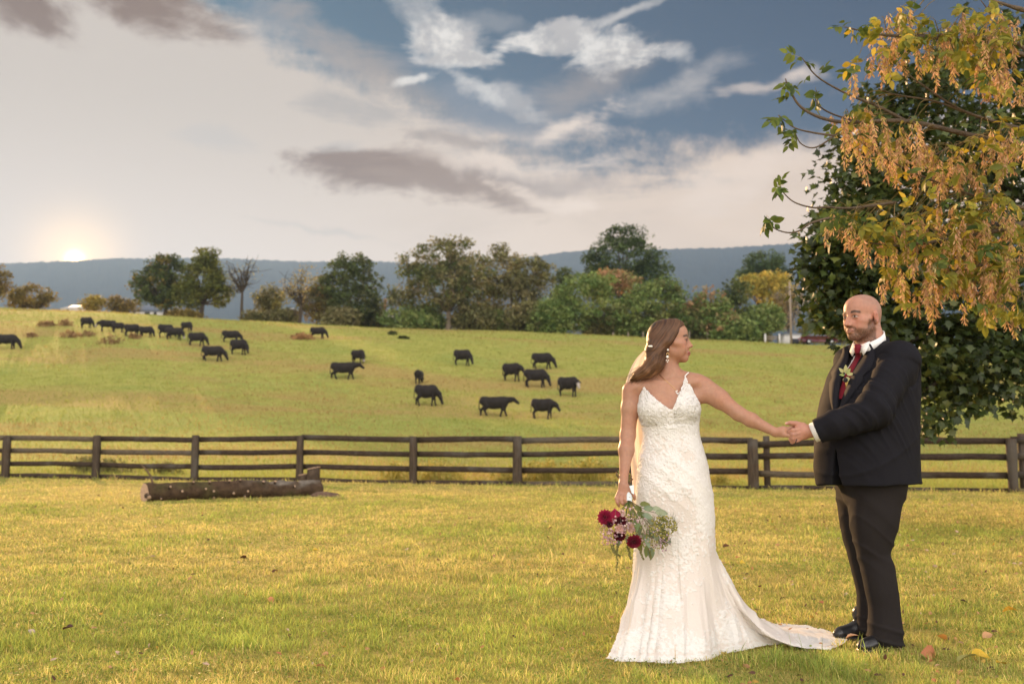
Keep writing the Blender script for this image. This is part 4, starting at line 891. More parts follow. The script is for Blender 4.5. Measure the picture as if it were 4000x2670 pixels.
# the car: body profile extruded and drawn in towards the roof
M_paint = pbr('maroon_paint', (0.11, 0.022, 0.030), 0.25, spec=0.6, coat=0.6); M_glass = pbr('car_glass', (0.03, 0.05, 0.06), 0.08, spec=0.8); M_tyre = pbr('tyre', (0.015, 0.015, 0.016), 0.9); M_rim = pbr('wheel_rim', (0.45, 0.45, 0.46), 0.35, metal=0.8); M_lamp = pbr('lamp_lens', (0.75, 0.75, 0.72), 0.2); M_tail = pbr('tail_lens', (0.4, 0.02, 0.02), 0.25)
cg = W(3196, 1349, 125.5); cg.z = float(gz(cg.x, cg.y)) + .02; car = empty('parked_car', cg); tag(car, 'maroon sedan parked beyond the pasture crest beside the white shed', 'car')
prof = [(-2.3, .45), (-2.32, .75), (-2.2, .98), (-1.6, 1.03), (1.0, .96), (1.9, .80), (2.3, .66), (2.34, .4), (2.2, .28), (-2.2, .28)]
def extr(prof, hw, zt, tuck, col=None):
    m = MB(); P = np.array(prof); n_ = len(P); rows = []
    for y in (-1, -.86, .86, 1):
        w_ = hw * abs(y); ins = 1 - .03 * (abs(y) > .9); ctr = P.mean(0)
        for x, z in P: rows.append((ctr[0] + (x - ctr[0]) * ins, math.copysign(w_ - tuck * max(0, z - .8), y), ctr[1] + (z - ctr[1]) * ins))
    q = [(r * n_ + i, r * n_ + (i + 1) % n_, (r + 1) * n_ + (i + 1) % n_, (r + 1) * n_ + i) for r in range(3) for i in range(n_)]
    m.add(rows, q=q); m.t.append(np.array([(0, i, i + 1) for i in range(1, n_ - 1)])); m.t.append(np.array([(3 * n_, 3 * n_ + i + 1, 3 * n_ + i) for i in range(1, n_ - 1)])); m.v[0] = np.array(rows) + np.array(cg); return m
extr(prof, .90, 0, .0).build('body', M_paint, car)
extr([(-1.75, 1.0), (-1.0, 1.40), (-.2, 1.47), (.45, 1.40), (1.25, .96)], .80, 0, .28).build('roof', M_paint, car)
for y in (-.80, .80):
    for pr in (((-1.45, 1.06), (-.92, 1.34), (-.25, 1.40), (-.25, 1.06)), ((-.17, 1.06), (-.17, 1.40), (.38, 1.34), (.98, 1.04))):
        m = MB(); m.add([(cg.x + a, cg.y + (y - math.copysign(.27 * max(0, z - .8), y)) * 1.015, cg.z + z) for a, z in pr], q=[(0, 1, 2, 3)]); m.build('side_window', M_glass, car, False)
for x in (-1.42, 1.42):
    for y in (-.86, .86):
        m = MB(); m.tube([(cg.x + x, cg.y + y - .10, cg.z + .32), (cg.x + x, cg.y + y + .10, cg.z + .32)], [.32, .32], 18); w_ = m.build('wheel', M_tyre, car)
        m = MB(); m.tube([(cg.x + x, cg.y + y - .112, cg.z + .32), (cg.x + x, cg.y + y + .112, cg.z + .32)], [.19, .19], 14); m.build('rim', M_rim, w_)
for y in (-.62, .62):
    m = MB(); m.blob((cg.x + 2.2, cg.y + y, cg.z + .66), (.13, .18, .07)); m.build('headlight', M_lamp, car)
    m = MB(); m.blob((cg.x - 2.27, cg.y + y, cg.z + .84), (.06, .18, .08)); m.build('tail_light', M_tail, car)

# ------------------------------------------------------------------ near trees on the right
def leaf_shape(outline, droop=0.12, fold=0.10):
    """outline: half shape (x along the leaf, y half width); returns verts, tris of a thin folded leaf of length 1"""
    o = np.asarray(outline, float); n = len(o)
    mid = np.stack([o[:, 0], 0 * o[:, 0], -droop * o[:, 0] ** 2], 1)
    L = np.stack([o[:, 0], o[:, 1], -droop * o[:, 0] ** 2 + fold * o[:, 1]], 1); Rr = L * np.array((1, -1, 1))
    v = np.concatenate([mid, L, Rr]); t_ = []
    for i in range(n - 1):
        t_ += [(i, i + 1, n + i + 1), (i, n + i + 1, n + i), (i, 2 * n + i + 1, i + 1), (i, 2 * n + i, 2 * n + i + 1)]
    return v, np.array(t_)
MAPLE = leaf_shape([(-.02, .0), (.02, .30), (.10, .34), (.20, .24), (.42, .62), (.48, .36), (.62, .30), (.66, .16), (1.0, .0)], .22, .18)
OVATE = leaf_shape([(0, 0), (.18, .20), (.45, .27), (.75, .17), (1, 0)], .25, .25)
def frames(n, out, spread=0.8, down=0.5):
    """random leaf frames whose blade points roughly along `out` and hangs"""
    d = out + rng.normal(0, spread, (n, 3)); d[:, 2] -= down; d /= np.linalg.norm(d, axis=1, keepdims=True)
    nn = rng.normal(0, .55, (n, 3)) + np.array((0, -.25, .9)); y = np.cross(nn, d); y /= np.linalg.norm(y, axis=1, keepdims=True); z = np.cross(d, y)
    return np.stack([d, y, z], 2)
def stamp(shape, P, Fr, size, cols, droop_var=True):
    v0, t0 = shape; n = len(P)
    v = np.einsum('nij,vj->nvi', Fr, v0) * size[:, None, None] + P[:, None]
    t_ = t0[None] + (np.arange(n) * len(v0))[:, None, None]
    shade = np.clip(1.0 + 0.10 * (v0[:, 0] - .5), .8, 1.2)
    c = cols[:, None] * shade[None, :, None]
    return v.reshape(-1, 3), t_.reshape(-1, 3), c.reshape(-1, 3)
M_mleaf = pbr('maple_leaf', rough=0.42, attr=True, spec=0.45, trans=0.28, vary=0.15, vscale=9)
M_bleaf = pbr('box_elder_leaf', rough=0.5, attr=True, spec=0.35, trans=0.5, vary=0.15, vscale=14)
M_seed = pbr('winged_seed', rough=0.65, attr=True, spec=0.2, trans=0.45)
# --- big maple
mg = W(4560, 1900, 13.2); mg.z = float(gz(mg.x, mg.y))
maple = empty('maple_tree', mg); tag(maple, 'large dark green maple behind the groom, low branches hanging', 'tree')
lobes = [(3560, 560, 240, 230, 12.6), (3760, 420, 300, 260, 12.8), (3450, 800, 230, 220, 12.2), (3420, 1030, 235, 230, 12.0), (3700, 800, 330, 330, 12.6), (3700, 1150, 360, 260, 12.2), (3330, 1150, 150, 130, 11.8), (3560, 1330, 240, 190, 11.7), (3800, 1400, 260, 170, 11.9), (3600, 1530, 100, 150, 11.5), (3740, 1480, 130, 120, 11.6), (3930, 1420, 130, 160, 11.8), (4100, 1000, 350, 420, 12.8), (4350, 700, 480, 520, 13.2), (4400, 1250, 420, 330, 13.0), (4000, 300, 420, 300, 13.2), (3290, 1050, 130, 150, 11.9), (3240, 1190, 85, 80, 11.8), (3340, 900, 150, 130, 12.0), (3230, 1000, 70, 80, 11.9), (3410, 640, 140, 160, 12.4), (3320, 750, 100, 120, 12.3), (3480, 400, 120, 110, 12.7), (3420, 1250, 150, 110, 11.8)]
Pc, Oc, Wt = [], [], []
for cx, cy, rx, ry, Y in lobes:
    k = Y / FPX; c = np.array(W(cx, cy, Y)); r = np.array((rx * k, min(rx, ry) * k * .9, ry * k)); m = int(26 * (rx * ry) / 40000) + 8
    d = rng.normal(size=(m, 3)); d /= np.linalg.norm(d, axis=1, keepdims=True); rr = rng.uniform(.35, 1.0, m) ** .5
    Pc.append(c + d * r * rr[:, None]); Oc.append(d)
Pc, Oc = np.concatenate(Pc), np.concatenate(Oc); per = 24; ci = np.repeat(np.arange(len(Pc)), per); n = len(ci)
off = rng.normal(size=(n, 3)); off /= np.linalg.norm(off, axis=1, keepdims=True); P = Pc[ci] + off * (rng.random(n) ** .5 * .34)[:, None] * np.array((1.1, 1, .7))
tone = rng.random(len(Pc))[ci]; cols = pick(n, [(.040, .062, .016), (.052, .080, .018), (.030, .048, .014), (.070, .095, .020), (.095, .11, .022)], [3, 3, 3, 2, 2]) * (.75 + .7 * tone)[:, None] * rng.uniform(.8, 1.2, (n, 1))
size = rng.uniform(.07, .125, n); Fr = frames(n, Oc[ci] * .7 + np.array((-.15, -.3, 0)), .7, .55)
# the 300 leaves nearest the camera and the edge are leaves of their own, the rest one mass
v, t_, c = stamp(MAPLE, P, Fr, size, cols)
vis = (P[:, 0] / P[:, 1] < .51); score = np.where(vis, P[:, 1] - 3 * size / .1 * .1, 99); big = np.argsort(score)[:300]; keep = np.ones(n, bool); keep[big] = False
v, t_, c = stamp(MAPLE, P[keep], Fr[keep], size[keep], cols[keep]); tag(obj('crown', to_mesh('crown', v, t_, False, c), M_mleaf, maple), kind='stuff')
mv = [to_mesh('leaf', MAPLE[0], MAPLE[1], False, np.tile(cc, (len(MAPLE[0]), 1))) for cc in ((.045, .07, .017), (.065, .092, .02), (.034, .054, .015), (.095, .11, .022))]
def place(name, me, mat, parent, p, fr, s):
    o = bpy.data.objects.new(name, me); COL.objects.link(o)
    if not me.materials: me.materials.append(mat)
    o.parent = parent; o.matrix_parent_inverse = Matrix.Translation(-Vector(parent.location))
    M4 = np.eye(4); M4[:3, :3] = fr * s; M4[:3, 3] = p; o.matrix_basis = Matrix(M4.tolist()); return o
for i in big: place('leaf', mv[rng.integers(0, 4)], M_mleaf, maple, P[i], Fr[i], size[i])
m = MB(); fk = np.array(W(4480, 1150, 13.2)); m.tube(spline([np.array(mg) - (0, 0, .2), np.array(mg) * .5 + fk * .5, fk], 8), np.linspace(.26, .18, 8), 10, col=(.07, .055, .045)); m.build('trunk', M_trunk, maple)
for cx, cy, rx, ry, Y in lobes[:12]:
    e = np.array(W(cx, cy, Y)); m = MB(); m.tube(spline([fk, fk * .5 + e * .5 + np.array((0, 0, .25)), e], 9), np.linspace(.09, .02, 9), 6, col=(.06, .05, .04)); m.build('limb', M_trunk, maple)

# --- box elder: branches with leaves and hanging bunches of winged seeds, trunk outside the picture
bgp = W(4700, 2300, 8.4); bgp.z = float(gz(bgp.x, bgp.y))
elder = empty('box_elder_tree', bgp); tag(elder, 'near box elder branches with yellowing leaves and hanging tan seed bunches', 'tree')
BCOL = (.13, .10, .075)
paths = [([(4250, 640, 8.2), (4000, 562, 8.0), (3791, 528, 7.8), (3539, 473, 7.6), (3280, 476, 7.4), (3137, 425, 7.3), (3080, 339, 7.25), (3068, 307, 7.25)], .028),
         ([(3539, 473, 7.6), (3424, 413, 7.5), (3309, 367, 7.4), (3194, 301, 7.3), (3131, 224, 7.25)], .014), ([(4150, 250, 8.0), (3850, 180, 7.7), (3613, 143, 7.5), (3464, 138, 7.4), (3378, 123, 7.35), (3298, 106, 7.3)], .022),
         ([(4300, 120, 8.2), (4000, 40, 7.9), (3923, 17, 7.8), (3700, -60, 7.6)], .03), ([(4200, 560, 8.1), (4000, 505, 7.9), (3768, 436, 7.7), (3596, 327, 7.5), (3550, 290, 7.5)], .018),
         ([(4200, 860, 8.0), (3950, 800, 7.8), (3768, 752, 7.6), (3539, 660, 7.5), (3384, 574, 7.4)], .018), ([(4300, 820, 8.1), (3999, 873, 7.8), (3832, 913, 7.6), (3649, 942, 7.5), (3488, 959, 7.4), (3300, 930, 7.3)], .03),
         ([(4150, 1010, 7.9), (3900, 1020, 7.7), (3775, 1051, 7.6), (3649, 1077, 7.5)], .018), ([(3500, 790, 7.5), (3330, 812, 7.4), (3229, 809, 7.35), (3171, 810, 7.3), (3097, 786, 7.3), (3039, 729, 7.3)], .012),
         ([(3240, 850, 7.35), (3165, 872, 7.3), (3125, 900, 7.3), (3075, 908, 7.3), (3020, 888, 7.3), (2992, 846, 7.3)], .009), ([(3290, 500, 7.4), (3240, 545, 7.4), (3180, 577, 7.4), (3130, 562, 7.4), (3104, 515, 7.4)], .008),
         ([(3260, 530, 7.4), (3170, 517, 7.35), (3100, 497, 7.3), (3040, 450, 7.3)], .009), ([(4200, 330, 8.0), (3950, 150, 7.8), (3830, 0, 7.7)], .02), ([(4150, 1180, 7.8), (3950, 1130, 7.6), (3850, 1160, 7.5)], .014),
         ([(3760, 436, 7.7), (3650, 395, 7.6), (3500, 370, 7.55), (3430, 345, 7.5)], .010), ([(3850, 528, 7.8), (3700, 580, 7.7), (3600, 640, 7.6)], .012), ([(3350, 478, 7.45), (3240, 440, 7.4), (3190, 400, 7.4), (3190, 352, 7.4)], .008)]
bp = []
for pl, r in paths:
    s_ = spline([W(*p) for p in pl], len(pl) * 6); m = MB(); m.tube(s_, np.linspace(r, .0035, len(s_)), 7, col=BCOL); m.build('branch', M_trunk, elder); bp.append(s_)
m = MB(); tk = np.array(W(4500, 500, 8.4)); m.tube(spline([np.array(bgp) - (0, 0, .2), np.array(bgp) * .45 + tk * .55, tk], 8), np.linspace(.2, .13, 8), 10, col=BCOL); m.build('trunk', M_trunk, elder)
for pl, r in paths[:8]:
    if pl[0][0] > 4100: m = MB(); m.tube(spline([tk + np.array((0, 0, rng.uniform(-.5, .5))), tk * .5 + np.array(W(*pl[0])) * .5, W(*pl[0])], 6), np.linspace(.07, r, 6), 7, col=BCOL); m.build('branch', M_trunk, elder)
def seed_bunch(seed):
    g = np.random.default_rng(seed); m = MB(); n = 20; L = .15 + .05 * g.random()
    m.tube([(0, 0, 0), (.004, 0, -L * .5), (0, .004, -L)], .0012, 4, cap=False, col=(.30, .22, .08)); base = g.uniform(.75, 1.2)
    for i in range(n):
        z = -L * (.08 + .92 * i / n); a = g.random() * 6.28; d = np.array((math.cos(a), math.sin(a), 0)); side = np.array((-d[1], d[0], 0)); p0 = np.array((0, 0, z)) + d * .004
        for sg in (-1, 1):
            dirn = d * .5 + side * sg * .35 + np.array((0, 0, -1.0)) + g.normal(0, .18, 3); dirn /= np.linalg.norm(dirn); ln = g.uniform(.030, .042); w_ = np.cross(dirn, d * .6 + g.normal(0, .5, 3)); w_ /= np.linalg.norm(w_); w_ *= .0062
            st_ = p0 + d * .006; tip = st_ + dirn * ln
            cc = np.array(((.60, .38, .20), (.64, .38, .22), (.56, .33, .19), (.54, .44, .13))[g.integers(0, 4)]) * base * g.uniform(.8, 1.2)
            m.add([st_ - w_ * .25, st_ + w_ * .35, st_ * .35 + tip * .65 + w_ * 1.1, tip, st_ * .4 + tip * .6 - w_ * .5], t=[(0, 1, 2), (0, 2, 4), (4, 2, 3)], col=cc)
    return m.mesh('seed_bunch', False)
SB = [seed_bunch(i) for i in range(8)]
def compound(seed, pal):
    g = np.random.default_rng(seed); V, T, C = [], [], []; n0 = 0; k_ = g.choice([3, 3, 5])
    for i in range(k_):
        if i == 0: p0, a = np.array((.075, 0, -.012)), 0.0
        else: p0, a = np.array((.03 + .025 * ((i - 1) // 2), 0, -.004)), (1 if i % 2 else -1) * g.uniform(.8, 1.15)
        Rm = np.array(Matrix.Rotation(a, 3, 'Z') @ Matrix.Rotation(g.uniform(-.4, .4), 3, 'X') @ Matrix.Rotation(g.uniform(-.1, .5), 3, 'Y')); s_ = g.uniform(.055, .082)
        V.append(OVATE[0] @ Rm.T * s_ + p0); T.append(OVATE[1] + n0); n0 += len(OVATE[0]); C.append(np.tile(np.array(pal[g.integers(0, len(pal))]) * g.uniform(.8, 1.2), (len(OVATE[0]), 1)))
    V.append(np.array([(0, .0012, 0), (0, -.0012, 0), (.08, 0, -.012)])); T.append(np.array([(n0, n0 + 1, n0 + 2)])); C.append(np.tile((.25, .22, .06), (3, 1)))
    return to_mesh('leaf', np.concatenate(V), np.concatenate(T), False, np.concatenate(C))
GL = [(.085, .135, .030), (.11, .155, .033), (.065, .11, .028)]; YG = [(.27, .27, .04), (.21, .24, .04), (.33, .29, .045)]; YE = [(.48, .34, .035), (.42, .32, .04), (.35, .30, .04)]
CL = [compound(i, p) for i, p in enumerate((GL, GL, GL, YG, YG, YG, YE, YG + GL, YG + YE))]
# where bunches and leaves hang, in photograph coordinates: cx, cy, rx, ry, seeds, leaves
zones = [(3360, 460, 120, 70, 38, 8), (3480, 540, 190, 90, 60, 24), (3600, 620, 160, 80, 40, 22), (3720, 170, 260, 80, 50, 66), (3900, 300, 110, 70, 34, 22), (3460, 190, 70, 80, 22, 12), (3560, 90, 180, 80, 26, 60), (3860, 90, 150, 90, 28, 46), (3920, 540, 110, 80, 34, 30),
         (3780, 640, 160, 80, 36, 30), (3480, 880, 220, 70, 40, 60), (3300, 860, 110, 50, 16, 40), (3680, 860, 200, 90, 44, 60), (3880, 850, 150, 120, 44, 70), (3620, 1010, 170, 90, 52, 50), (3800, 1020, 180, 90, 50, 70), (3920, 1010, 110, 110, 30, 46), (3600, 1130, 90, 60, 16, 18), (3830, 1170, 90, 60, 10, 20), (3960, 1170, 70, 80, 10, 22), (3330, 280, 50, 60, 4, 10), (3500, 1060, 80, 60, 10, 10)]
allb = np.concatenate(bp); seeds_, leaves_ = [], []; tw = MB()
for cx, cy, rx, ry, ns, nl in zones:
    for kind_, n in ((0, int(ns * .56)), (1, int(nl * .68))):
        for _ in range(n):
            a = rng.random() * 6.28; r = rng.random() ** .5; p = np.array(W(cx + rx * r * math.cos(a), cy + ry * r * math.sin(a), rng.uniform(7.1, 7.9)))
            (seeds_ if kind_ == 0 else leaves_).append(p)
            if rng.random() < .4:
                b = allb[np.argmin(((allb - p - np.array((.2, 0, .1))) ** 2).sum(1))]
                if np.linalg.norm(b - p) < 0.7: tw.tube(spline([b, (b + p) / 2 + np.array((0, 0, .06)), p], 5), np.linspace(.004, .0016, 5), 4, cap=False, col=(.22, .17, .08))
for s_, pl in ((bp[0], 6), (bp[1], 5), (bp[2], 5), (bp[8], 4), (bp[9], 3), (bp[10], 4), (bp[11], 4), (bp[16], 4)):   # leafy tips of the outer twigs
    for _ in range(3): leaves_.append(s_[-1] + rng.normal(0, .018, 3))
    for f in rng.uniform(.55, .98, max(pl - 3, 1)): leaves_.append(s_[int(f * (len(s_) - 1))] + rng.normal(0, .02, 3))
tag(tw.build('twigs', M_trunk, elder), kind='stuff')
SL = [np.array([0., 0, 0])]
def join_rest(name, items, mat):
    V, T, C, n0 = [], [], [], 0
    for me, p, fr, s_ in items:
        nv = len(me.vertices); v = np.empty(nv * 3, np.float32); me.vertices.foreach_get('co', v); v = v.reshape(-1, 3) @ (fr * s_).T + p
        c = np.empty(nv * 4, np.float32); me.color_attributes['col'].data.foreach_get('color', c)
        me.calc_loop_triangles(); t_ = np.empty(len(me.loop_triangles) * 3, np.int32); me.loop_triangles.foreach_get('vertices', t_)
        V.append(v); T.append(t_.reshape(-1, 3) + n0); C.append(c.reshape(-1, 4)[:, :3]); n0 += nv
    return tag(obj(name, to_mesh(name, np.concatenate(V), np.concatenate(T), False, np.concatenate(C)), mat, elder), kind='stuff')
sit = []
for p in seeds_:
    a = rng.random() * 6.28; fr = np.array(Matrix.Rotation(a, 3, 'Z') @ Matrix.Rotation(rng.normal(0, .12), 3, 'X')); sit.append((SB[rng.integers(0, len(SB))], p, fr, rng.uniform(.8, 1.25)))
lit = []; fr_ = frames(len(leaves_), np.tile((-.35, -.2, .0), (len(leaves_), 1)), .65, .45)
for p, f in zip(leaves_, fr_):
    yl = rng.random() < sstep(p[0] / p[1], .33, .40) * .85; lit.append((CL[rng.integers(3, 9)] if yl else CL[rng.integers(0, 3)], p, f, rng.uniform(.8, 1.35)))
for items, name, mat in ((sit, 'seed_bunch', M_seed), (lit, 'leaf', M_bleaf)):
    order = np.argsort([it[1][1] / it[3] + (9 if it[1][0] / it[1][1] > .52 else 0) for it in items])
    for i in order[:298]: place(name, items[i][0], mat, elder, items[i][1], items[i][2], items[i][3])
    rest = [items[i] for i in order[298:]]
    if rest: join_rest('more_seed_bunches' if name == 'seed_bunch' else 'foliage', rest, mat)

# ------------------------------------------------------------------ people: shared head builder
def skin_mat(name):
    m, k, o = material(name); c = k.n('ShaderNodeVertexColor', layer_name='col').outputs[0]; g = k.n('ShaderNodeTexCoord').outputs['Object']
    f = k.noise(g, 55, 4, 0.6).outputs[0]; f2 = k.noise(g, 9, 3, 0.5).outputs[0]
    c = k.mix(1.0, c, k.ramp(f, [(.3, (.90, .88, .88)), (.7, (1.07, 1.08, 1.08))]), 'MULTIPLY'); c = k.mix(1.0, c, k.ramp(f2, [(.3, (1.0, .93, .92)), (.7, (1.0, 1.05, 1.06))]), 'MULTIPLY')
    b = k.n('ShaderNodeBsdfPrincipled'); k.put(b.inputs['Base Color'], c); b.inputs['Roughness'].default_value = .48; b.inputs['Specular IOR Level'].default_value = .38
    b.inputs['Subsurface Weight'].default_value = .22; b.inputs['Subsurface Radius'].default_value = (.02, .008, .004); b.inputs['Subsurface Scale'].default_value = .5
    bn = k.n('ShaderNodeBump', inp={0: .12, 'Height': f}); bn.inputs['Distance'].default_value = .004; k.put(b.inputs['Normal'], bn.outputs[0]); k.put(o.inputs[0], b.outputs[0]); return m
M_skin = skin_mat('skin')
class HeadFrame:
    """local head axes: x forward out of the face, y to the person's left, z up; origin between the ears at eye height"""
    def __init__(self, c, fwd, up, s): 
        self.c = np.array(c, float); f = np.array(fwd, float); f /= np.linalg.norm(f); u = np.array(up, float); u -= f * (u @ f); u /= np.linalg.norm(u)
        self.M = np.stack([f, np.cross(u, f), u], 1); self.s = s
    def w(self, p): return self.c + self.M @ (np.array(p, float) * self.s)
    def loc(self, P): return (P - self.c) @ self.M / self.s
def add_head(S, H, male):
    e = lambda c, r, k=.015, sub=False, R_=None: S.ell(H.w(c), np.array(r) * H.s, H.M if R_ is None else H.M @ np.array(R_), k * H.s, sub)
    cn = lambda a, b, ra, rb, k=.012, sub=False: S.cone(H.w(a), H.w(b), ra * H.s, rb * H.s, k * H.s, sub)
    e((-.018, 0, .034), (.100, .076, .086)); e((.030, 0, .046), (.062, .064, .058), .03); e((.030, 0, -.022), (.058, .058, .070), .03)
    j = 1.0 if male else .9
    for g in (-1, 1):
        cn((-.012, .052 * g * j, -.050), (.055, .024 * g * j, -.094), .021 * j, .018 * j, .02); e((.050, .041 * g, -.022), (.028, .024, .022), .02); cn((.020, .058 * g, -.015), (.045, .044 * g, -.022), .016, .018, .02)
        e((.040, .037 * g, -.062), (.036, .022, .030), .02)
        e((.062, .034 * g, -.050), (.016, .018, .018), .018)
        e((-.020, .077 * g, -.008), (.021, .0085, .033), .006, R_=Matrix.Rotation(.25 * g, 3, 'Z') @ Matrix.Rotation(.2, 3, 'Y')); e((-.016, .086 * g, -.004), (.0115, .0065, .019), .004, True)
        e((-.012, .077 * g, -.030), (.010, .007, .011), .006)
    e((.066, 0, -.098), (.023, .026 * j, .020), .018); cn((.040, 0, -.085), (.066, 0, -.096), .030, .022, .02)
    e((.066, 0, -.062), (.030, .031, .030), .016)
    for g in (-1, 1): e((.082, .013 * g, -.034), (.020, .013, .018), .012)
    b_ = .0095 if male else .006
    cn((.083, -.036, .0175), (.083, .036, .0175), b_, b_, .016)
    for g in (-1, 1): e((.103 if male else .105, .0315 * g, .000), (.019, .018, .0115), .012, True); S.ell(H.w((.0765, .0315 * g, .0005)), np.array((.0135, .0135, .0115)) * H.s, H.M, .003 * H.s); cn((.0885, .018 * g, .0075), (.0845, .046 * g, .0055), .0032, .003, .004); cn((.087, .021 * g, -.0085), (.0835, .044 * g, -.0075), .0025, .0025, .006)
    tip = (.119, 0, -.040) if male else (.112, 0, -.032)
    cn((.087, 0, .010), (tip[0] - .007, 0, tip[2] + .009), .0085, .0105, .010); e(tip, (.0115, .0115, .0095) if male else (.0095, .0095, .0085), .008)
    for g in (-1, 1): e((tip[0] - .016, .0125 * g, tip[2] - .003), (.0115, .008, .0085), .006); e((tip[0] - .008, .0065 * g, tip[2] - .0105), (.004, .003, .0022), .002, True) if male else None
    cn((.0945, -.019, -.0695), (.0945, .019, -.0695), .0045, .0045, .006); e((.0985, 0, -.0665), (.0068, .016, .0055), .005); e((.0975, 0, -.0785), (.0075, .0165, .0065), .006)
    cn((.1055, -.021, -.0722), (.1055, .021, -.0722), .0022, .0021, .002, True)
def face_color(P, H, base, male):
    q = H.loc(P); n = len(P); c = np.tile(np.array(base, float), (n, 1)); inh = (np.abs(q) < (.16, .13, .15)).all(1)
    def blend(mask, col):
        nonlocal c
        m_ = (mask * inh)[:, None]; c = c * (1 - m_) + np.array(col) * m_
    x, y, z = q.T; ay = np.abs(y)
    g = lambda cx, cy, cz, rx, ry, rz: np.exp(-(((x - cx) / rx) ** 2 + ((ay - cy) / ry) ** 2 + ((z - cz) / rz) ** 2))
    blend(.45 * g(.06, .04, -.03, .04, .024, .024), np.array(base) * (1.05, .68, .62)); blend(.4 * g(.115, 0, -.04, .02, .014, .014), np.array(base) * (1.05, .72, .68)); blend(.5 * g(-.015, .085, -.005, .03, .02, .04), np.array(base) * (1.1, .66, .60))
    brow = sstep(x, .055, .07) * np.exp(-((z - (.0225 + .004 * np.exp(-((ay - .034) / .013) ** 2) - .10 * np.maximum(ay - .042, 0))) / (.0056 if male else .0056)) ** 2) * sstep(ay, .011, .018) * (1 - sstep(ay, .050, .058))
    blend(np.clip(1.3 * brow, 0, .97), (.035, .02, .012) if male else (.03, .016, .010))
    lips = sstep(x, .080, .086) * np.exp(-(((z + .0725) / .0095) ** 2)) * (1 - sstep(ay, .0185, .025)); blend((.8 if not male else .6) * lips, (.36, .105, .095) if not male else (.40, .17, .14))
    blend(.85 * sstep(x, .080, .086) * np.exp(-((z + .0722) / .0022) ** 2) * (1 - sstep(ay, .019, .024)), (.09, .03, .028))
    sock = g(.088, .0315, -.001, .02, .019, .0085); blend((.45 if male else .6) * sock, np.array(base) * (.45, .36, .33))
    eye = sstep(x, .068, .075) * (1 - sstep(np.sqrt(((ay - .0315) / .0145) ** 2 + ((z - .0003) / .0062) ** 2), .85, 1.05)); blend(.92 * eye, (.48, .43, .41) if male else (.10, .065, .055))
    iris = sstep(x, .068, .075) * (1 - sstep(np.sqrt(((y - np.sign(y) * .0315 - .001) / .0064) ** 2 + ((z - .0005) / .0064) ** 2), .8, 1.05)); blend(.95 * iris * (eye > .2), (.035, .022, .015))
    lash = sstep(x, .07, .076) * np.exp(-((z - .0068 + 18 * (ay - .0315) ** 2) / (.0020 if male else .0034)) ** 2) * (1 - sstep(np.abs(ay - .0315), .014, .018)); blend((.9 if not male else .6) * lash, (.03, .018, .014))
    blend(.5 * sstep(x, .07, .076) * np.exp(-((z + .0068) / .0016) ** 2) * (1 - sstep(np.abs(ay - .0315), .012, .016)), (.12, .06, .045))
    if male:
        fr = .035 + .022 * sstep(ay, .02, .06)
        jaw = sstep(-z, .052 + .0 * x, .072) + sstep(.045 - x, .0, .022) * sstep(-z, .006, .024) * sstep(x, -.022, -.006)
        mous = sstep(x, .07, .08) * np.exp(-((z + .0555) / .0085) ** 2) * (1 - sstep(ay, .026, .036)) + np.exp(-((ay - .029) / .008) ** 2) * sstep(-z, .05, .06) * sstep(x, .06, .075)
        chin = sstep(-z, .082, .092) * sstep(x, .04, .06)
        b_ = np.clip(jaw * sstep(x, -.028, -.008) * (1 - .75 * sstep(x, .052, .068) * (1 - sstep(-z, .080, .092)) * (1 - sstep(ay, .030, .044)) ) * (1 - sstep(-z, .118, .135)) + mous * .75 + chin, 0, 1)
        b_ = b_ * (1 - .9 * np.clip(lips * 1.2, 0, 1)) * (.80 + .35 * vnoise(q, 260, 4)); blend(np.clip(b_, 0, 1) * .90, (.070, .036, .022))
        scalp = sstep(z, .045, .075) * (1 - sstep(x, .035, .075)) + sstep(-x, .02, .04) * sstep(z, -.045, -.02); blend(np.clip(scalp, 0, 1) * .30, (.22, .165, .14))
    return c
def chain_hand(S, joints, radii, k=.006):
    for j, r in zip(joints, radii): S.chain([np.array(W(*p)) for p in j], r, k)

# ------------------------------------------------------------------ the groom
GF, GL_ = np.array((-.82, -.572, 0)), np.array((.572, -.82, 0)); GY = 5.3; G0 = np.array(W(3400, 1735, GY)); G0[2] = 0
def zz(py, Y=GY, px=3400): return W(px, py, Y).z
groom = empty('person', (G0[0], GY, float(gz(G0[0], GY)))); tag(groom, 'bald bearded man in dark suit and burgundy tie holding the bride\'s hand', 'person')
GH = HeadFrame(W(3366, 1240, 5.27), (-.855, -.48, -.03), (0.05, .02, 1), 1.03)
S = Solid((1.36, 4.86, .80), (2.22, 5.62, 1.90), .0042)
S.cone(GH.w((-.022, 0, -.055)), np.array(W(3415, 1400, 5.30)), .066, .082, .03); add_head(S, GH, True)
S.cone(GH.w((-.055, 0, -.01)), GH.w((-.055, 0, -.13)), .05, .066, .03)
S.ell(np.array(W(3425, 1480, 5.32)), (.09, .09, .15), k=.04)
shN = np.array(W(3512, 1402, 5.12)); elN = np.array(W(3412, 1606, 5.0)); wrN = np.array(W(3166, 1683, 5.09))
S.cone(np.array(W(3420, 1420, 5.25)), shN, .07, .06, .03); S.cone(shN, elN, .055, .05, .03); S.cone(elN, wrN, .048, .030, .02)
HY = 5.085
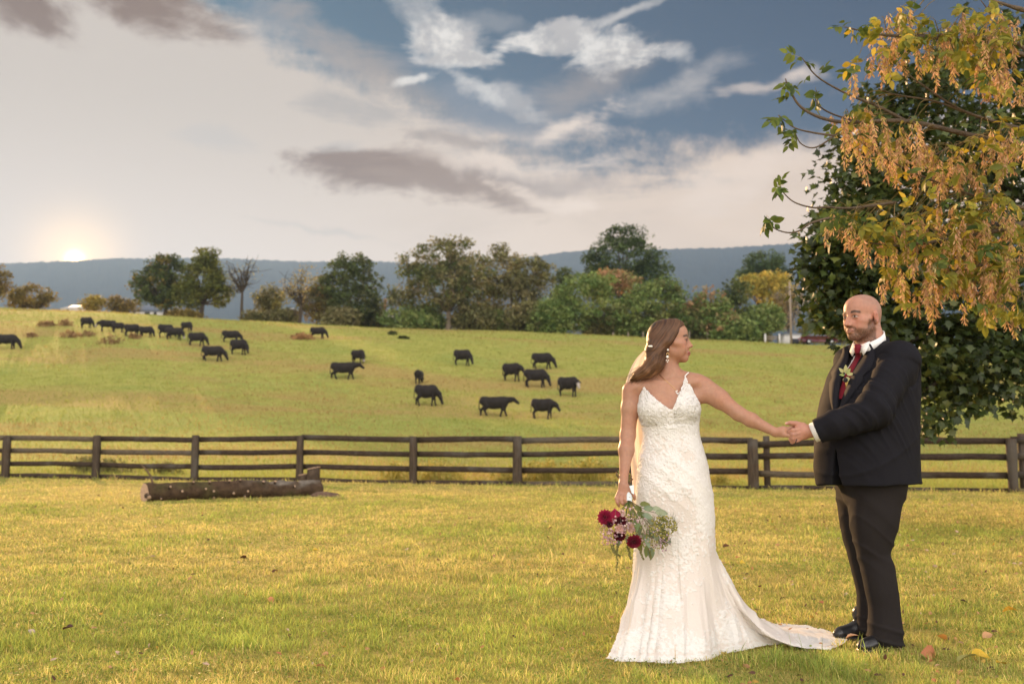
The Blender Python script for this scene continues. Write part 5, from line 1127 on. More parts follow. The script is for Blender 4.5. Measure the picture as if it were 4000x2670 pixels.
# back of the hand, thumb on top, fingers closing round the bride's hand
S.ell(np.array(W(3134, 1686, HY)), (.046, .021, .041), rot_to((-1, 0, .10)), .014); S.cone(wrN, np.array(W(3142, 1684, HY)), .029, .029, .016); S.ell(np.array(W(3120, 1696, HY - .004)), (.026, .020, .034), k=.012)
chain_hand(S, [[(3138, 1662, HY), (3110, 1653, HY + .005), (3088, 1651, HY + .012), (3072, 1653, HY + .02)], [(3122, 1676, HY - .016), (3098, 1680, HY - .026), (3084, 1688, HY - .010), (3089, 1692, HY + .03)],
               [(3120, 1690, HY - .018), (3098, 1697, HY - .028), (3087, 1703, HY - .012), (3092, 1706, HY + .03)], [(3118, 1704, HY - .016), (3098, 1711, HY - .024), (3089, 1716, HY - .008), (3095, 1718, HY + .03)], [(3118, 1718, HY - .010), (3102, 1723, HY - .018), (3094, 1727, HY - .004), (3100, 1727, HY + .03)]],
           [[.017, .0125, .0108, .0085], [.0125, .0112, .010, .009], [.0122, .011, .010, .009], [.0115, .0105, .0095, .0085], [.0105, .0095, .0085, .0075]])
V, Q = S.surface(1); gbase = (.46, .235, .165); c = face_color(V, GH, gbase, True)
hd = np.linalg.norm(V - np.array(W(3110, 1690, HY)), axis=1) < .16; c[hd] = np.array((.46, .23, .165)) * (1 + .10 * vnoise(V[hd], 60, 2))[:, None]
kn = sum(np.exp(-((V - np.array(W(a, b, HY - .024))) ** 2).sum(1) / .009 ** 2) for a, b in ((3098, 1680), (3098, 1697), (3098, 1711), (3102, 1723))); c *= 1 - .22 * np.clip(kn, 0, 1)[:, None]
nail = np.exp(-((V - np.array(W(3071, 1650, HY + .012))) ** 2).sum(1) / .007 ** 2)[:, None]; c = c * (1 - nail) + np.array((.62, .40, .34)) * nail
obj('body', to_mesh('body', V, Q, True, c), M_skin, groom)
# suit
def cloth_mat(name, base, rough=.75, sheen=.25, weave=900):
    m, k, o = material(name); g = k.n('ShaderNodeTexCoord').outputs['Object']; f = k.noise(g, weave, 2, .6).outputs[0]; f2 = k.noise(g, 22, 4, .6).outputs[0]
    c = k.mix(k.ss(f, .3, .7), tuple(x * .75 for x in base), tuple(x * 1.3 for x in base)); b = k.n('ShaderNodeBsdfPrincipled'); k.put(b.inputs['Base Color'], c)
    b.inputs['Roughness'].default_value = rough; b.inputs['Specular IOR Level'].default_value = .11; b.inputs['Sheen Weight'].default_value = sheen; b.inputs['Sheen Roughness'].default_value = .45; b.inputs['Sheen Tint'].default_value = (.8, .75, .75, 1)
    bn = k.n('ShaderNodeBump', inp={0: .15, 'Height': f2}); bn.inputs['Distance'].default_value = .008; k.put(b.inputs['Normal'], bn.outputs[0]); k.put(o.inputs[0], b.outputs[0]); return m
M_suit = cloth_mat('charcoal_suiting', (.0120, .0117, .0155), .80, .0); M_trou = cloth_mat('charcoal_trousers', (.020, .017, .0170), .82, .0); M_shirt = cloth_mat('white_shirt', (.80, .79, .78), .7, .0); M_tie = cloth_mat('burgundy_silk', (.16, .012, .022), .38, .1); M_satin = cloth_mat('lapel_cloth', (.014, .0135, .018), .75, .0); M_vest = cloth_mat('waistcoat', (.028, .024, .025), .6, .2)
rows = [(1372, 3335, 3500, .205), (1400, 3300, 3545, .235), (1450, 3268, 3560, .250), (1510, 3244, 3568, .255), (1570, 3224, 3570, .258), (1650, 3208, 3570, .26), (1750, 3202, 3574, .26), (1830, 3200, 3577, .258), (1915, 3212, 3581, .256)]
TR = []
for py, l, r, rl in rows:
    hw = (r - l) / 2 / 734.0; cx = W((l + r) / 2, py, GY).x; rf = math.sqrt(max(hw * hw - (.572 * rl) ** 2, .006)) / .82; TR.append((zz(py), cx, GY, rf, rl))
TRa = np.array(sorted(TR)); tabT = spline(TRa, 300)
def torso_at(z): return [np.interp(z, tabT[:, 0], tabT[:, i]) for i in (1, 2, 3, 4)]
def jfront(l, z, off=.006):
    cx, cy, rf, rl = torso_at(z); f = rf * math.sqrt(max(1 - abs(l / rl) ** 2.3, .02)) + off; p = np.array((cx, cy, z)) + GF * f + GL_ * l; return p
S = Solid((1.40, 4.80, .76), (2.26, 5.72, 1.66), .0055)
S.loft(TR, GF, GL_, 0.0, 2.3)
farS = np.array(W(3330, 1410, 5.47)); S.cone(farS, farS + np.array((.02, .04, -.30)), .085, .075, .05); S.cone(farS + np.array((.02, .04, -.30)), farS + np.array((-.05, .05, -.55)), .07, .058, .03)
S.cone(np.array(W(3448, 1364, 5.25)), shN + np.array((0, 0.02, -.005)), .047, .082, .05); S.cone(np.array(W(3395, 1365, 5.34)), farS, .06, .075, .05)
S.cone(shN, elN, .092, .083, .035); S.cone(elN, np.array(W(3262, 1656, 5.04)), .081, .070, .03); S.cone(np.array(W(3262, 1656, 5.04)), np.array(W(3183, 1687, 5.075)), .069, .064, .02)
S.ell(shN + np.array((.005, 0, -.01)), (.085, .085, .08), k=.03)
# sleeve end, hem, chest opening and the parting below the button
wd_ = np.array(W(3183, 1687, 5.075)) - np.array(W(3262, 1656, 5.04)); wd_ /= np.linalg.norm(wd_); cuffp = np.array(W(3190, 1684, 5.07))
S.custom((1.40, 4.8, 1.0), (1.63, 5.25, 1.35), lambda p: -((p - cuffp) @ wd_) + 0.0, .004, True) if False else S.warp((1.40, 4.8, 1.0), (1.66, 5.2, 1.32), lambda p: np.where(((p - cuffp) @ wd_) > 0, 1.0, 0.0) * np.where(p[..., 0] < 1.66, 1, 0))
hem = zz(1892)
S.custom((1.4, 4.8, .5), (2.3, 5.8, .83), lambda p: p[..., 2] - (hem + .03 * ((p[..., 0] - 1.75) * .35)), .006, True)
def local(p): d = p - np.array((G0[0], GY, 0)); return d @ GF, d @ GL_
zb, zn = zz(1640), zz(1345)
def lc_(z): return -.012 - .034 * np.clip((z - zb) / (zn - zb), 0, 1.2)
def vcut(p):
    f, l = local(p); z = p[..., 2]; w_ = np.clip((z - zb) / (zn - zb), 0, 1.3) * .062; return np.maximum(np.abs(l - lc_(z)) - w_, np.maximum(.035 - f, zb - z))
S.custom((1.4, 4.8, zb), (2.2, 5.7, 1.66), vcut, .004, True)
def pcut(p):
    f, l = local(p); z = p[..., 2]; w_ = np.clip((zz(1690) - z) / (zz(1690) - hem), 0, 1.2) ** 1.3 * .030; return np.maximum(np.abs(l + .02) - w_, np.maximum(.10 - f, z - zz(1690)))
S.custom((1.4, 4.8, .76), (2.2, 5.7, zz(1690)), pcut, .006, True)
def jw(p):
    f, l = local(p); z = p[..., 2]; q = p - elN; ax = (elN - shN) / np.linalg.norm(elN - shN); t_ = q @ ax
    near = np.exp(-((q ** 2).sum(-1) / .21 ** 2))
    wv = q @ (ax * .93 + np.array((-.35, 0, .15)))                    # folds run across the sleeve, deepest in the crook of the elbow
    fold = lambda x, sd: (1 - np.abs(vnoise(np.stack([x, q[..., 0] * .18 + .12 * q[..., 1], 0 * x + sd], -1), 24, sd))) ** 2.2 - .35
    sl = near * (-.018 * fold(wv, 5) - .010 * fold(wv * 1.9 + .03, 9))
    body_ = .007 * vnoise(p * np.array((1, 1, .35)), 6.0, 6) + .0025 * vnoise(p, 17, 8)
    pull = np.stack([(z + .55 * f) * 1.0, l * .25, 0 * z], -1); drape = -.006 * ((1 - np.abs(vnoise(pull, 11, 19))) ** 3 - .25) * sstep(1.28 - z, 0, .3)
    seam = .006 * np.exp(-((np.linalg.norm(p - (shN + np.array((-.02, .0, -.06))), axis=-1) - .115) / .006) ** 2) * sstep(l, .12, .16)
    return sl + body_ + drape + seam
S.warp((1.40, 4.80, .76), (2.26, 5.72, 1.66), jw)
V, Q = S.surface(1); jk = obj('suit_jacket', to_mesh('suit_jacket', V, Q), M_suit, groom)
# under the jacket: shirt front and waistcoat
S = Solid((1.5, 4.95, 1.0), (2.15, 5.6, 1.62), .007); S.loft([(z, cx, cy, max(rf - .030, .06), rl - .03) for z, cx, cy, rf, rl in TR], GF, GL_, 0, 2.3); V, Q = S.surface(1)
d_ = V - np.array((G0[0], GY, 0)); dark = (d_ @ GL_ < -.06 + 0 * V[:, 2]) | (V[:, 2] < zz(1470)); fl = ~dark[Q].any(1)
def sub_mesh(name, V, Q, keep, mat, parent):
    q = Q[keep]; u, inv = np.unique(q, return_inverse=True); return obj(name, to_mesh(name, V[u], inv.reshape(-1, 4)), mat, parent)
sub_mesh('shirt', V, Q, fl, M_shirt, groom); sub_mesh('waistcoat', V, Q, ~fl, M_vest, groom)
# collar of the shirt and of the jacket
def band(pts_in, pts_out, name, mat, parent, thick=.004):
    a, b = np.asarray(pts_in), np.asarray(pts_out); n = len(a); ctr = (a.mean(0) + b.mean(0)) / 2
    o_ = (a + b) / 2 - ctr; o_[:, 2] = 0; o_ /= np.linalg.norm(o_, axis=1, keepdims=True) + 1e-9
    v = np.concatenate([a, b, a + o_ * thick, b + o_ * thick]); q = []
    for i in range(n - 1): q += [(i, i + 1, n + i + 1, n + i), (2 * n + i, 3 * n + i, 3 * n + i + 1, 2 * n + i + 1), (i, 2 * n + i, 2 * n + i + 1, i + 1), (n + i, n + i + 1, 3 * n + i + 1, 3 * n + i)]
    return obj(name, to_mesh(name, v, np.array(q)), mat, parent)
nc = np.array(W(3394, 1335, 5.285)); ph = np.linspace(-math.pi + .0, math.pi, 41)
def ringp(r, zf, zb_, grow=0.0):
    out_ = []
    for p_ in ph:
        a = p_; f, l = math.cos(a), math.sin(a); zt = zf * (1 + f) / 2 + zb_ * (1 - f) / 2; out_.append(np.array((nc[0], nc[1], 0)) + GF * f * r * 1.06 + GL_ * l * r + np.array((0, 0, zt)))
    return np.array(out_)
band(ringp(.074, zz(1350), zz(1287)), ringp(.083, zz(1382), zz(1325)), 'shirt_collar', M_shirt, groom, .005)
for sg in (-1, 1):   # collar points
    m = MB(); a = np.array(W(3338 if sg > 0 else 3334, 1362, 5.20)); base = np.array((nc[0], nc[1], 0)) + GF * .086; z0 = zz(1354)
    p0 = base + GL_ * .006 * sg + np.array((0, 0, z0)); p1 = base - GF * .022 + GL_ * .052 * sg + np.array((0, 0, z0 + .020)); p2 = base + GF * .010 + GL_ * .034 * sg + np.array((0, 0, z0 - .055)); p3 = base + GF * .004 + GL_ * .054 * sg + np.array((0, 0, z0 - .028))
    for off in (0, .004): pass
    m.add([p0, p1, p3, p2, p0 + GF * .005, p1 + GF * .005, p3 + GF * .005, p2 + GF * .005], q=[(0, 3, 2, 1), (4, 5, 6, 7), (0, 1, 5, 4), (1, 2, 6, 5), (2, 3, 7, 6), (3, 0, 4, 7)]); m.build('collar_point', M_shirt, groom, False)
ph = np.linspace(math.pi * .30, math.pi * 1.70, 33)
band(ringp(.090, zz(1392), zz(1306)), ringp(.110, zz(1440), zz(1356)), 'jacket_collar', M_satin, groom, .008)
# tie: knot and blade following the chest
m = MB(); kp = np.array((nc[0], nc[1], 0)) + GF * .096 + np.array((0, 0, zz(1364))); m.tube([kp + np.array((0, 0, .020)), kp + np.array((0, 0, .014)), kp + GF * .004, kp + GF * .006 - np.array((0, 0, .022)), kp + GF * .004 - np.array((0, 0, .030))], [.012, .019, .018, .0135, .010], 12)
zs = np.linspace(zz(1378), zz(1560), 12); lft, rgt = [], []
for i, z in enumerate(zs):
    w_ = .017 + .016 * i / 11; cx, cy, rf, rl = torso_at(z); f = max(rf - .030, .06) * .985 + .018; f = max(f, .088); c0 = np.array((cx, cy, z)) + GF * f + GL_ * (float(lc_(z)) - .002); lft.append(c0 + GL_ * w_ - GF * .003); rgt.append(c0 - GL_ * w_ - GF * .003)
mid = [(a + b) / 2 + GF * .007 for a, b in zip(lft, rgt)]
n = len(zs); v = np.array(lft + mid + rgt); m.add(v, q=[(r * n + i, r * n + i + 1, (r + 1) * n + i + 1, (r + 1) * n + i) for r in range(2) for i in range(n - 1)]); m.build('tie', M_tie, groom)
# lapels
def lapel(sg):
    zt, zl = zz(1350), zb; rows_in, rows_out = [], []
    for i in range(15):
        t_ = i / 14; z = zt + (zl - zt) * t_; li = sg * (.062 * (1 - t_)) + float(lc_(z))
        wo = .030 + .062 * math.sin(min(t_ / .42, 1) * math.pi / 2) if t_ < .42 else .092 * max(1 - (t_ - .42) / .58, 0) ** .9
        if .36 < t_ < .45: wo -= .026
        lo_ = li + sg * max(wo, .002); rows_in.append(jfront(np.clip(li, -.24, .24), z, .010)); rows_out.append(jfront(np.clip(lo_, -.24, .24), z, .012))
    a, b = np.array(rows_in), np.array(rows_out); n = 15; mid = (a + b) / 2 + GF * .004; v = np.concatenate([a, mid, b, a - GF * .014, b - GF * .014]); q = []
    for i in range(n - 1): q += [(i, i + 1, n + i + 1, n + i), (n + i, n + i + 1, 2 * n + i + 1, 2 * n + i), (i, 3 * n + i, 3 * n + i + 1, i + 1), (2 * n + i, 2 * n + i + 1, 4 * n + i + 1, 4 * n + i)]
    obj('lapel', to_mesh('lapel', v, np.array(q)), M_satin, groom)
lapel(1); lapel(-1)
m = MB(); a, b = np.array(W(3335, 1703, 5.045)), np.array(W(3448, 1687, 5.04)); zpk = a[2]
pts_ = []
for i in range(8):
    z = zz(1703) + (zz(1688) - zz(1703)) * i / 7; l = .13 + .11 * i / 7; pts_.append(jfront(min(l, .235), z, .002))
m.tube(pts_, .005, 6); m.build('pocket_welt', M_satin, groom)
m = MB(); m.blob(jfront(.02, zz(1660), .008), (.011, .011, .011), nu=10, nv=6); m.build('button', M_satin, groom)
# shirt cuff
m = MB(); c0, c1 = cuffp - wd_ * .03, cuffp + wd_ * .020; m.tube([c0, c1, c1 + wd_ * .002, c1 - wd_ * .02], [.052, .050, .046, .044], 22, cap=False); m.build('shirt_cuff', M_shirt, groom)
# trousers
S = Solid((1.62, 4.96, -.01), (2.2, 5.72, 1.0), .0055)
def leg(rows, Y, ry=1.0):
    out_ = []
    for py, l, r, dy in rows: a, b = W(l, py, Y), W(r, py, Y); out_.append((a.z, (a.x + b.x) / 2, Y + dy, (b.x - a.x) / 2, (b.x - a.x) / 2 * ry))
    return out_
X3, Y3 = (1, 0, 0), (0, 1, 0)
S.loft(leg([(1830, 3330, 3548, .02), (1950, 3332, 3527, .02), (2045, 3330, 3509, .015), (2127, 3345, 3488, .01), (2165, 3353, 3479, .01), (2210, 3365, 3493, .01), (2310, 3383, 3507, 0), (2371, 3395, 3513, 0), (2440, 3393, 3519, 0), (2475, 3390, 3521, 0), (2516, 3400, 3523, .0)], 5.21, 1.05), X3, Y3, 0, 2.2)
S.loft(leg([(1830, 3275, 3430, .0), (1907, 3268, 3420, 0), (2019, 3279, 3410, 0), (2132, 3304, 3420, 0), (2249, 3335, 3437, 0), (2315, 3350, 3447, 0), (2380, 3350, 3448, 0), (2440, 3349, 3445, 0), (2476, 3356, 3446, 0)], 5.47, 1.05), X3, Y3, .03, 2.2)
S.ell(np.array(W(3412, 1890, 5.32)), (.17, .18, .16), k=.05)
def tw_(p):
    z = p[..., 2]; n1 = vnoise(p * np.array((1, 1, .3)), 9, 3)
    rid = lambda u, w_, sd, fq: (1 - np.abs(vnoise(np.stack([u, w_, 0 * u + sd], -1), fq, sd))) ** 2.5 - .3
    diag = rid(p[..., 0] * .8 + z, p[..., 1] * .3 + (z - p[..., 0]) * .12, 7, 15); brk = sstep(.22 - z, 0, .14) * -.010 * rid(z + .25 * p[..., 0], p[..., 0] * .2, 11, 16)
    return .004 * n1 + brk - .008 * (np.exp(-((z - .50) / .10) ** 2) + .8 * np.exp(-((z - .74) / .12) ** 2)) * diag
S.warp((1.62, 4.96, -.01), (2.2, 5.72, 1.0), tw_)
V, Q = S.surface(1); obj('trousers', to_mesh('trousers', V, Q), M_trou, groom)
# shoes
M_shoe = pbr('black_leather', (.012, .012, .014), .28, bump=.15, bscale=120, spec=.6)
def shoe(heel, toe):
    h, t_ = np.array(heel), np.array(toe); gz0 = float(gz(h[0], h[1])); h[2] = t_[2] = gz0; d = t_ - h; L = np.linalg.norm(d); d /= L; s_ = np.cross((0, 0, 1), d); lo = np.minimum(h, t_) - .1; hi = np.maximum(h, t_) + .1; hi[2] = gz0 + .2; lo[2] = gz0 - .02
    S = Solid(lo, hi, .005); Z = np.array((0, 0, 1.0))
    S.cone(h + d * .04 + Z * .05, h + d * L * .45 + Z * .052, .040, .043, .02); S.cone(h + d * L * .45 + Z * .045, t_ - d * .045 + Z * .032, .044, .036, .02); S.ell(t_ - d * .045 + Z * .028, (.05, .036, .026), rot_to(d), .015); S.cone(h + d * .05 + Z * .06, h + d * .09 + Z * .13, .040, .046, .02)
    V, Q = S.surface(1); o = obj('shoe', to_mesh('shoe', V, Q), M_shoe, groom)
    m = MB(); rows_ = []
    for i in range(12):
        f = i / 11; w_ = .036 + .008 * math.sin(f * 3.1) - (.016 * (f - .8) / .2 if f > .8 else 0); rows_ += [h + d * (L * f - .004) + s_ * w_ + Z * .0, h + d * (L * f - .004) - s_ * w_, h + d * (L * f - .004) - s_ * w_ + Z * .016, h + d * (L * f - .004) + s_ * w_ + Z * .016]
    m.add(rows_, q=[(i * 4 + k_, i * 4 + (k_ + 1) % 4, i * 4 + 4 + (k_ + 1) % 4, i * 4 + 4 + k_) for i in range(11) for k_ in range(4)] + [(3, 2, 1, 0), (44, 45, 46, 47)]); m.build('sole', M_shoe, o, False)
shoe(W(3508, 2524, 5.24), W(3354, 2532, 5.14)); shoe(W(3425, 2475, 5.52), W(3257, 2476, 5.48))

# ------------------------------------------------------------------ the bride
BY = 5.3; BF, BL = np.array((.12, -.993, 0)), np.array((.993, .12, 0))
B0 = np.array(W(2625, 1735, BY)); B0[2] = 0
bride = empty('person', (B0[0], BY, float(gz(B0[0], BY)))); tag(bride, 'bride in ivory lace gown looking over her shoulder, bouquet in lowered hand', 'person')
BH = HeadFrame(W(2622, 1333, 5.29), (.985, -.17, .03), (-.05, .02, 1), .94)
S = Solid((.44, 4.98, .70), (1.56, 5.50, 1.76), .0042)
add_head(S, BH, False)
S.cone(BH.w((-.022, 0, -.05)), np.array(W(2606, 1470, 5.31)), .050, .052, .03); S.cone(np.array(W(2606, 1455, 5.31)), np.array(W(2610, 1500, 5.32)), .050, .075, .04)
tors = [(1490, 2530, 2690, .070), (1530, 2508, 2712, .088), (1570, 2502, 2722, .100), (1600, 2501, 2722, .106), (1640, 2510, 2718, .098), (1700, 2522, 2722, .090), (1760, 2512, 2740, .105), (1830, 2500, 2755, .120)]
tr = [(W(2610, a, BY).z, W((l + r) / 2, a, BY).x, BY, (r - l) / 2 / 734, d) for a, l, r, d in tors]
S.loft(tr, BL, BF, .03, 2.3)
for px, py in ((2560, 1598), (2672, 1592)): S.ell(np.array(W(px, py, 5.225)), (.058, .048, .055), k=.05)
BS = Solid((.44, 4.98, .70), (1.56, 5.50, 1.76), .0042); BS.d = S.d.copy()
sR = np.array(W(2468, 1526, 5.31)); eR = np.array(W(2452, 1700, 5.29)); wR = np.array(W(2436, 1866, 5.19))
sL = np.array(W(2752, 1512, 5.29)); eL = np.array(W(2884, 1614, 5.20)); wL = np.array(W(3030, 1688, 5.12))
S.cone(np.array(W(2600, 1470, 5.31)), np.array(W(2500, 1500, 5.31)), .045, .040, .04); S.cone(np.array(W(2612, 1470, 5.31)), np.array(W(2722, 1488, 5.30)), .045, .042, .04)
S.cone(np.array(W(2590, 1500, 5.26)), np.array(W(2490, 1510, 5.27)), .020, .022, .03); S.cone(np.array(W(2625, 1498, 5.25)), np.array(W(2725, 1492, 5.26)), .020, .022, .03)     # collarbones
S.cone(sR, sR * .6 + eR * .4, .052, .046, .03); S.cone(sR * .6 + eR * .4, eR, .046, .039, .02); S.cone(eR, eR * .65 + wR * .35, .039, .040, .02); S.cone(eR * .65 + wR * .35, wR, .039, .0215, .02)
S.cone(sL, sL * .55 + eL * .45, .053, .050, .03); S.cone(sL * .55 + eL * .45, eL, .048, .036, .02); S.cone(eL, eL * .65 + wL * .35, .036, .036, .02); S.cone(eL * .65 + wL * .35, wL, .035, .0215, .02)
S.cone(sL + np.array((-.04, -.01, -.05)), eL * .3 + sL * .7, .035, .03, .04)
# her left hand resting in his
H2 = 5.105
S.cone(wL, np.array(W(3056, 1686, H2)), .0215, .024, .014); S.ell(np.array(W(3062, 1685, H2)), (.034, .017, .029), rot_to((1, 0, -.02)), .012)
chain_hand(S, [[(3062, 1697, H2 - .014), (3080, 1700, H2 - .030), (3093, 1705, H2 - .040), (3103, 1716, H2 - .042)], [(3072, 1674, H2), (3090, 1668, H2), (3104, 1667, H2 + .012), (3112, 1672, H2 + .02)], [(3074, 1682, H2), (3092, 1680, H2 + .006), (3106, 1682, H2 + .016), (3114, 1688, H2 + .02)],
               [(3074, 1690, H2 + .002), (3090, 1692, H2 + .010), (3104, 1696, H2 + .018), (3110, 1702, H2 + .02)], [(3070, 1698, H2 + .004), (3084, 1704, H2 + .014), (3095, 1709, H2 + .02), (3100, 1714, H2 + .02)]],
           [[.014, .0095, .0088, .007], [.0095, .0085, .0075, .0065], [.0095, .0085, .0075, .0065], [.009, .008, .007, .006], [.008, .007, .0062, .0055]], .005)
# her right hand closed round the stems
H3 = 5.155
S.cone(wR, np.array(W(2434, 1890, H3 + .01)), .0215, .025, .014); S.ell(np.array(W(2438, 1918, H3)), (.034, .017, .040), np.array(Matrix.Rotation(.15, 3, 'Y')), .014)
chain_hand(S, [[(2416, 1925, H3 - .006), (2408, 1944, H3 - .016), (2412, 1962, H3 - .022), (2418, 1976, H3 - .012)], [(2428, 1932, H3 - .012), (2424, 1950, H3 - .026), (2430, 1964, H3 - .028), (2440, 1972, H3 - .012)], [(2442, 1934, H3 - .014), (2442, 1950, H3 - .029), (2448, 1961, H3 - .029), (2456, 1966, H3 - .012)],
               [(2454, 1932, H3 - .012), (2458, 1945, H3 - .026), (2464, 1954, H3 - .026), (2470, 1958, H3 - .010)], [(2454, 1905, H3), (2468, 1921, H3 - .014), (2476, 1935, H3 - .018), (2479, 1948, H3 - .012)]],
           [[.0105, .0095, .0085, .007], [.0105, .0095, .0085, .007], [.0105, .0095, .0085, .007], [.0095, .0088, .008, .0065], [.013, .0105, .0092, .0075]], .005)
SKIN = S; V, Q = S.surface(1); bbase = (.42, .225, .148); c = face_color(V, BH, bbase, False)
c = c * (1 + .05 * vnoise(V, 14, 3))[:, None]
for px, py, Y in ((3104, 1717, H2 - .046),): nail = np.exp(-((V - np.array(W(px, py, Y))) ** 2).sum(1) / .006 ** 2)[:, None]; c = c * (1 - nail) + np.array((.72, .58, .52)) * nail
kn = sum(np.exp(-((V - np.array(W(a, b, H3 - .02))) ** 2).sum(1) / .009 ** 2) for a, b in ((2416, 1925), (2428, 1932), (2442, 1934), (2454, 1932))); c *= 1 - .15 * np.clip(kn, 0, 1)[:, None]
obj('body', to_mesh('body', V, Q, True, c), M_skin, bride)

# gown: rings from the neckline to the knee, then out to a hem curve lying on the grass with its train to the right
def gown_mat(name):
    m, k, o = material(name); c = k.n('ShaderNodeVertexColor', layer_name='col').outputs[0]; g = k.n('ShaderNodeTexCoord').outputs['Object']
    f = k.noise(g, 260, 3, .7).outputs[0]; f2 = k.n('ShaderNodeTexVoronoi', inp={0: g}); f2.inputs['Scale'].default_value = 95
    c = k.mix(1.0, c, k.ramp(f, [(.3, (.95,) * 3), (.7, (1.03,) * 3)]), 'MULTIPLY')
    b = k.n('ShaderNodeBsdfPrincipled'); k.put(b.inputs['Base Color'], c); b.inputs['Roughness'].default_value = .62; b.inputs['Specular IOR Level'].default_value = .3; b.inputs['Sheen Weight'].default_value = .15
    hsum = k.m('ADD', f, k.m('MULTIPLY', f2.outputs[0], .8)); bn = k.n('ShaderNodeBump', inp={0: .35, 'Height': hsum}); bn.inputs['Distance'].default_value = .004; k.put(b.inputs['Normal'], bn.outputs[0])
    tr_ = k.n('ShaderNodeBsdfTranslucent'); k.put(tr_.inputs[0], c); mx = k.n('ShaderNodeMixShader', inp={0: .16, 1: b.outputs[0], 2: tr_.outputs[0]}); k.put(o.inputs[0], mx.outputs[0]); return m
M_gown = gown_mat('lace_over_blush_satin')
NT_, NR, NS = 460, 260, 300
th = np.arange(NT_) * 2 * math.pi / NT_ ; ct, st_ = np.cos(th), np.sin(th)         # 0 = +x, 270 deg = towards the camera
tab = [(1440, 2494, 2722, .085), (1500, 2496, 2724, .100), (1560, 2497, 2726, .112), (1600, 2495, 2727, .118), (1640, 2503, 2723, .112), (1700, 2515, 2729, .104), (1752, 2507, 2745, .116), (1805, 2497, 2758, .132), (1896, 2487, 2775, .150), (1950, 2486, 2781, .150), (2050, 2491, 2787, .142), (2120, 2490, 2791, .142), (2180, 2484, 2796, .150)]
TB = np.array(sorted((W(2620, a, BY).z, W((l + r) / 2, a, BY).x, (r - l) / 2 / 734, d) for a, l, r, d in tab)); tabB = spline(TB, 300)
def ring_xy(z, thv):
    cx, rx, ry = (np.interp(z, tabB[:, 0], tabB[:, i]) for i in (1, 2, 3)); p = 2.25
    cc, ss_ = np.cos(thv), np.sin(thv); rr = (np.abs(cc) ** p + np.abs(ss_) ** p) ** (-1 / p)
    x = cx + rx * rr * cc; y = BY + ry * rr * ss_
    zb1 = W(2610, 1596, BY).z
    for bx in (W(2560, 1598, 5.2).x, W(2672, 1592, 5.2).x):
        y = y - .030 * np.exp(-((x - bx) / .050) ** 2 - ((z - zb1) / .055) ** 2) * (ss_ < 0)
    y = y + .018 * np.exp(-((z - W(2610, 1900, BY).z) / .12) ** 2) * (ss_ > 0)
    return x, y
zk = W(2620, 2150, BY).z
npx = np.array([2480, 2495, 2503, 2511, 2530, 2550, 2572, 2600, 2624, 2636, 2648, 2670, 2683, 2691, 2699, 2709, 2718, 2728, 2740]); npy = np.array([1592, 1585, 1540, 1497, 1526, 1548, 1570, 1590, 1601, 1575, 1548, 1508, 1482, 1468, 1490, 1530, 1562, 1588, 1592])
def sample_sdf(P):
    g = (P - BS.lo) / BS.h; i = np.clip(np.round(g).astype(int), 0, np.array(BS.d.shape) - 1); return BS.d[i[..., 0], i[..., 1], i[..., 2]]
# neckline height round the body
xt, yt = ring_xy(np.full(NT_, W(2610, 1540, BY).z), th); pxt = CX + FPX * xt / yt; front = st_ < 0
topy = np.where(front, np.interp(pxt, npx, npy), 1600 + 40 * np.clip(st_, 0, 1)); topy = topy + np.where(front, 3.2 * np.abs(np.sin(pxt * .145)), 0)
ztop = np.array([W(2610, a, BY).z for a in topy])
rowsV = []; vv = np.linspace(0, 1, NR) ** 1.0
for v_ in vv:
    z = ztop * (1 - v_) + zk * v_; x, y = ring_xy(z, th); P = np.stack([x, y, z], 1)
    up_ = z > W(2610, 1660, BY).z
    if up_.any():           # keep the bodice just outside the skin
        o_ = np.stack([.30 * (x - np.interp(z, tabB[:, 0], tabB[:, 1])), y - BY, 0 * z], 1); L_ = np.linalg.norm(o_, axis=1, keepdims=True) + 1e-9; o_ /= L_
        for _ in range(14):
            d = sample_sdf(P); P = P + o_ * np.where(up_ & (d < .008), np.minimum(.008 - d, .006), 0)[:, None]
        inn = np.clip(sample_sdf(P) - .010, 0, .05) * up_ * .85; P = P - o_ * inn[:, None]
    rowsV.append(P)
upper = np.array(rowsV)
hp = []
for px, py, a in GOWN_HEM: d = ray(px, py); s_ = (0.02 - CAMZ) / d.z; hp.append((a, d.x * s_, d.y * s_))
hp = np.array(hp); hs = spline(hp, 600); deg = np.degrees(th); deg = np.where(deg < 190, deg + 360, deg)
hx, hy = np.interp(deg, hs[:, 0], hs[:, 1]), np.interp(deg, hs[:, 0], hs[:, 2])
K = upper[-1]; Hh = np.stack([hx, hy, gz(hx, hy) + .012], 1); reach = np.linalg.norm(Hh[:, :2] - K[:, :2], axis=1)
pexp = 1.0 + sstep(reach, .24, .62) * 2.4; gpow = 1.55 - .55 * sstep(reach, .24, .62)
lower = []
lobe = vnoise(np.stack([ct * 3.2, st_ * 3.2, 0 * ct], 1), 2.1, 13); fine_ = vnoise(np.stack([ct * 9, st_ * 9, 0 * ct], 1), 1.6, 15)
nrm2 = np.stack([ct, st_], 1)
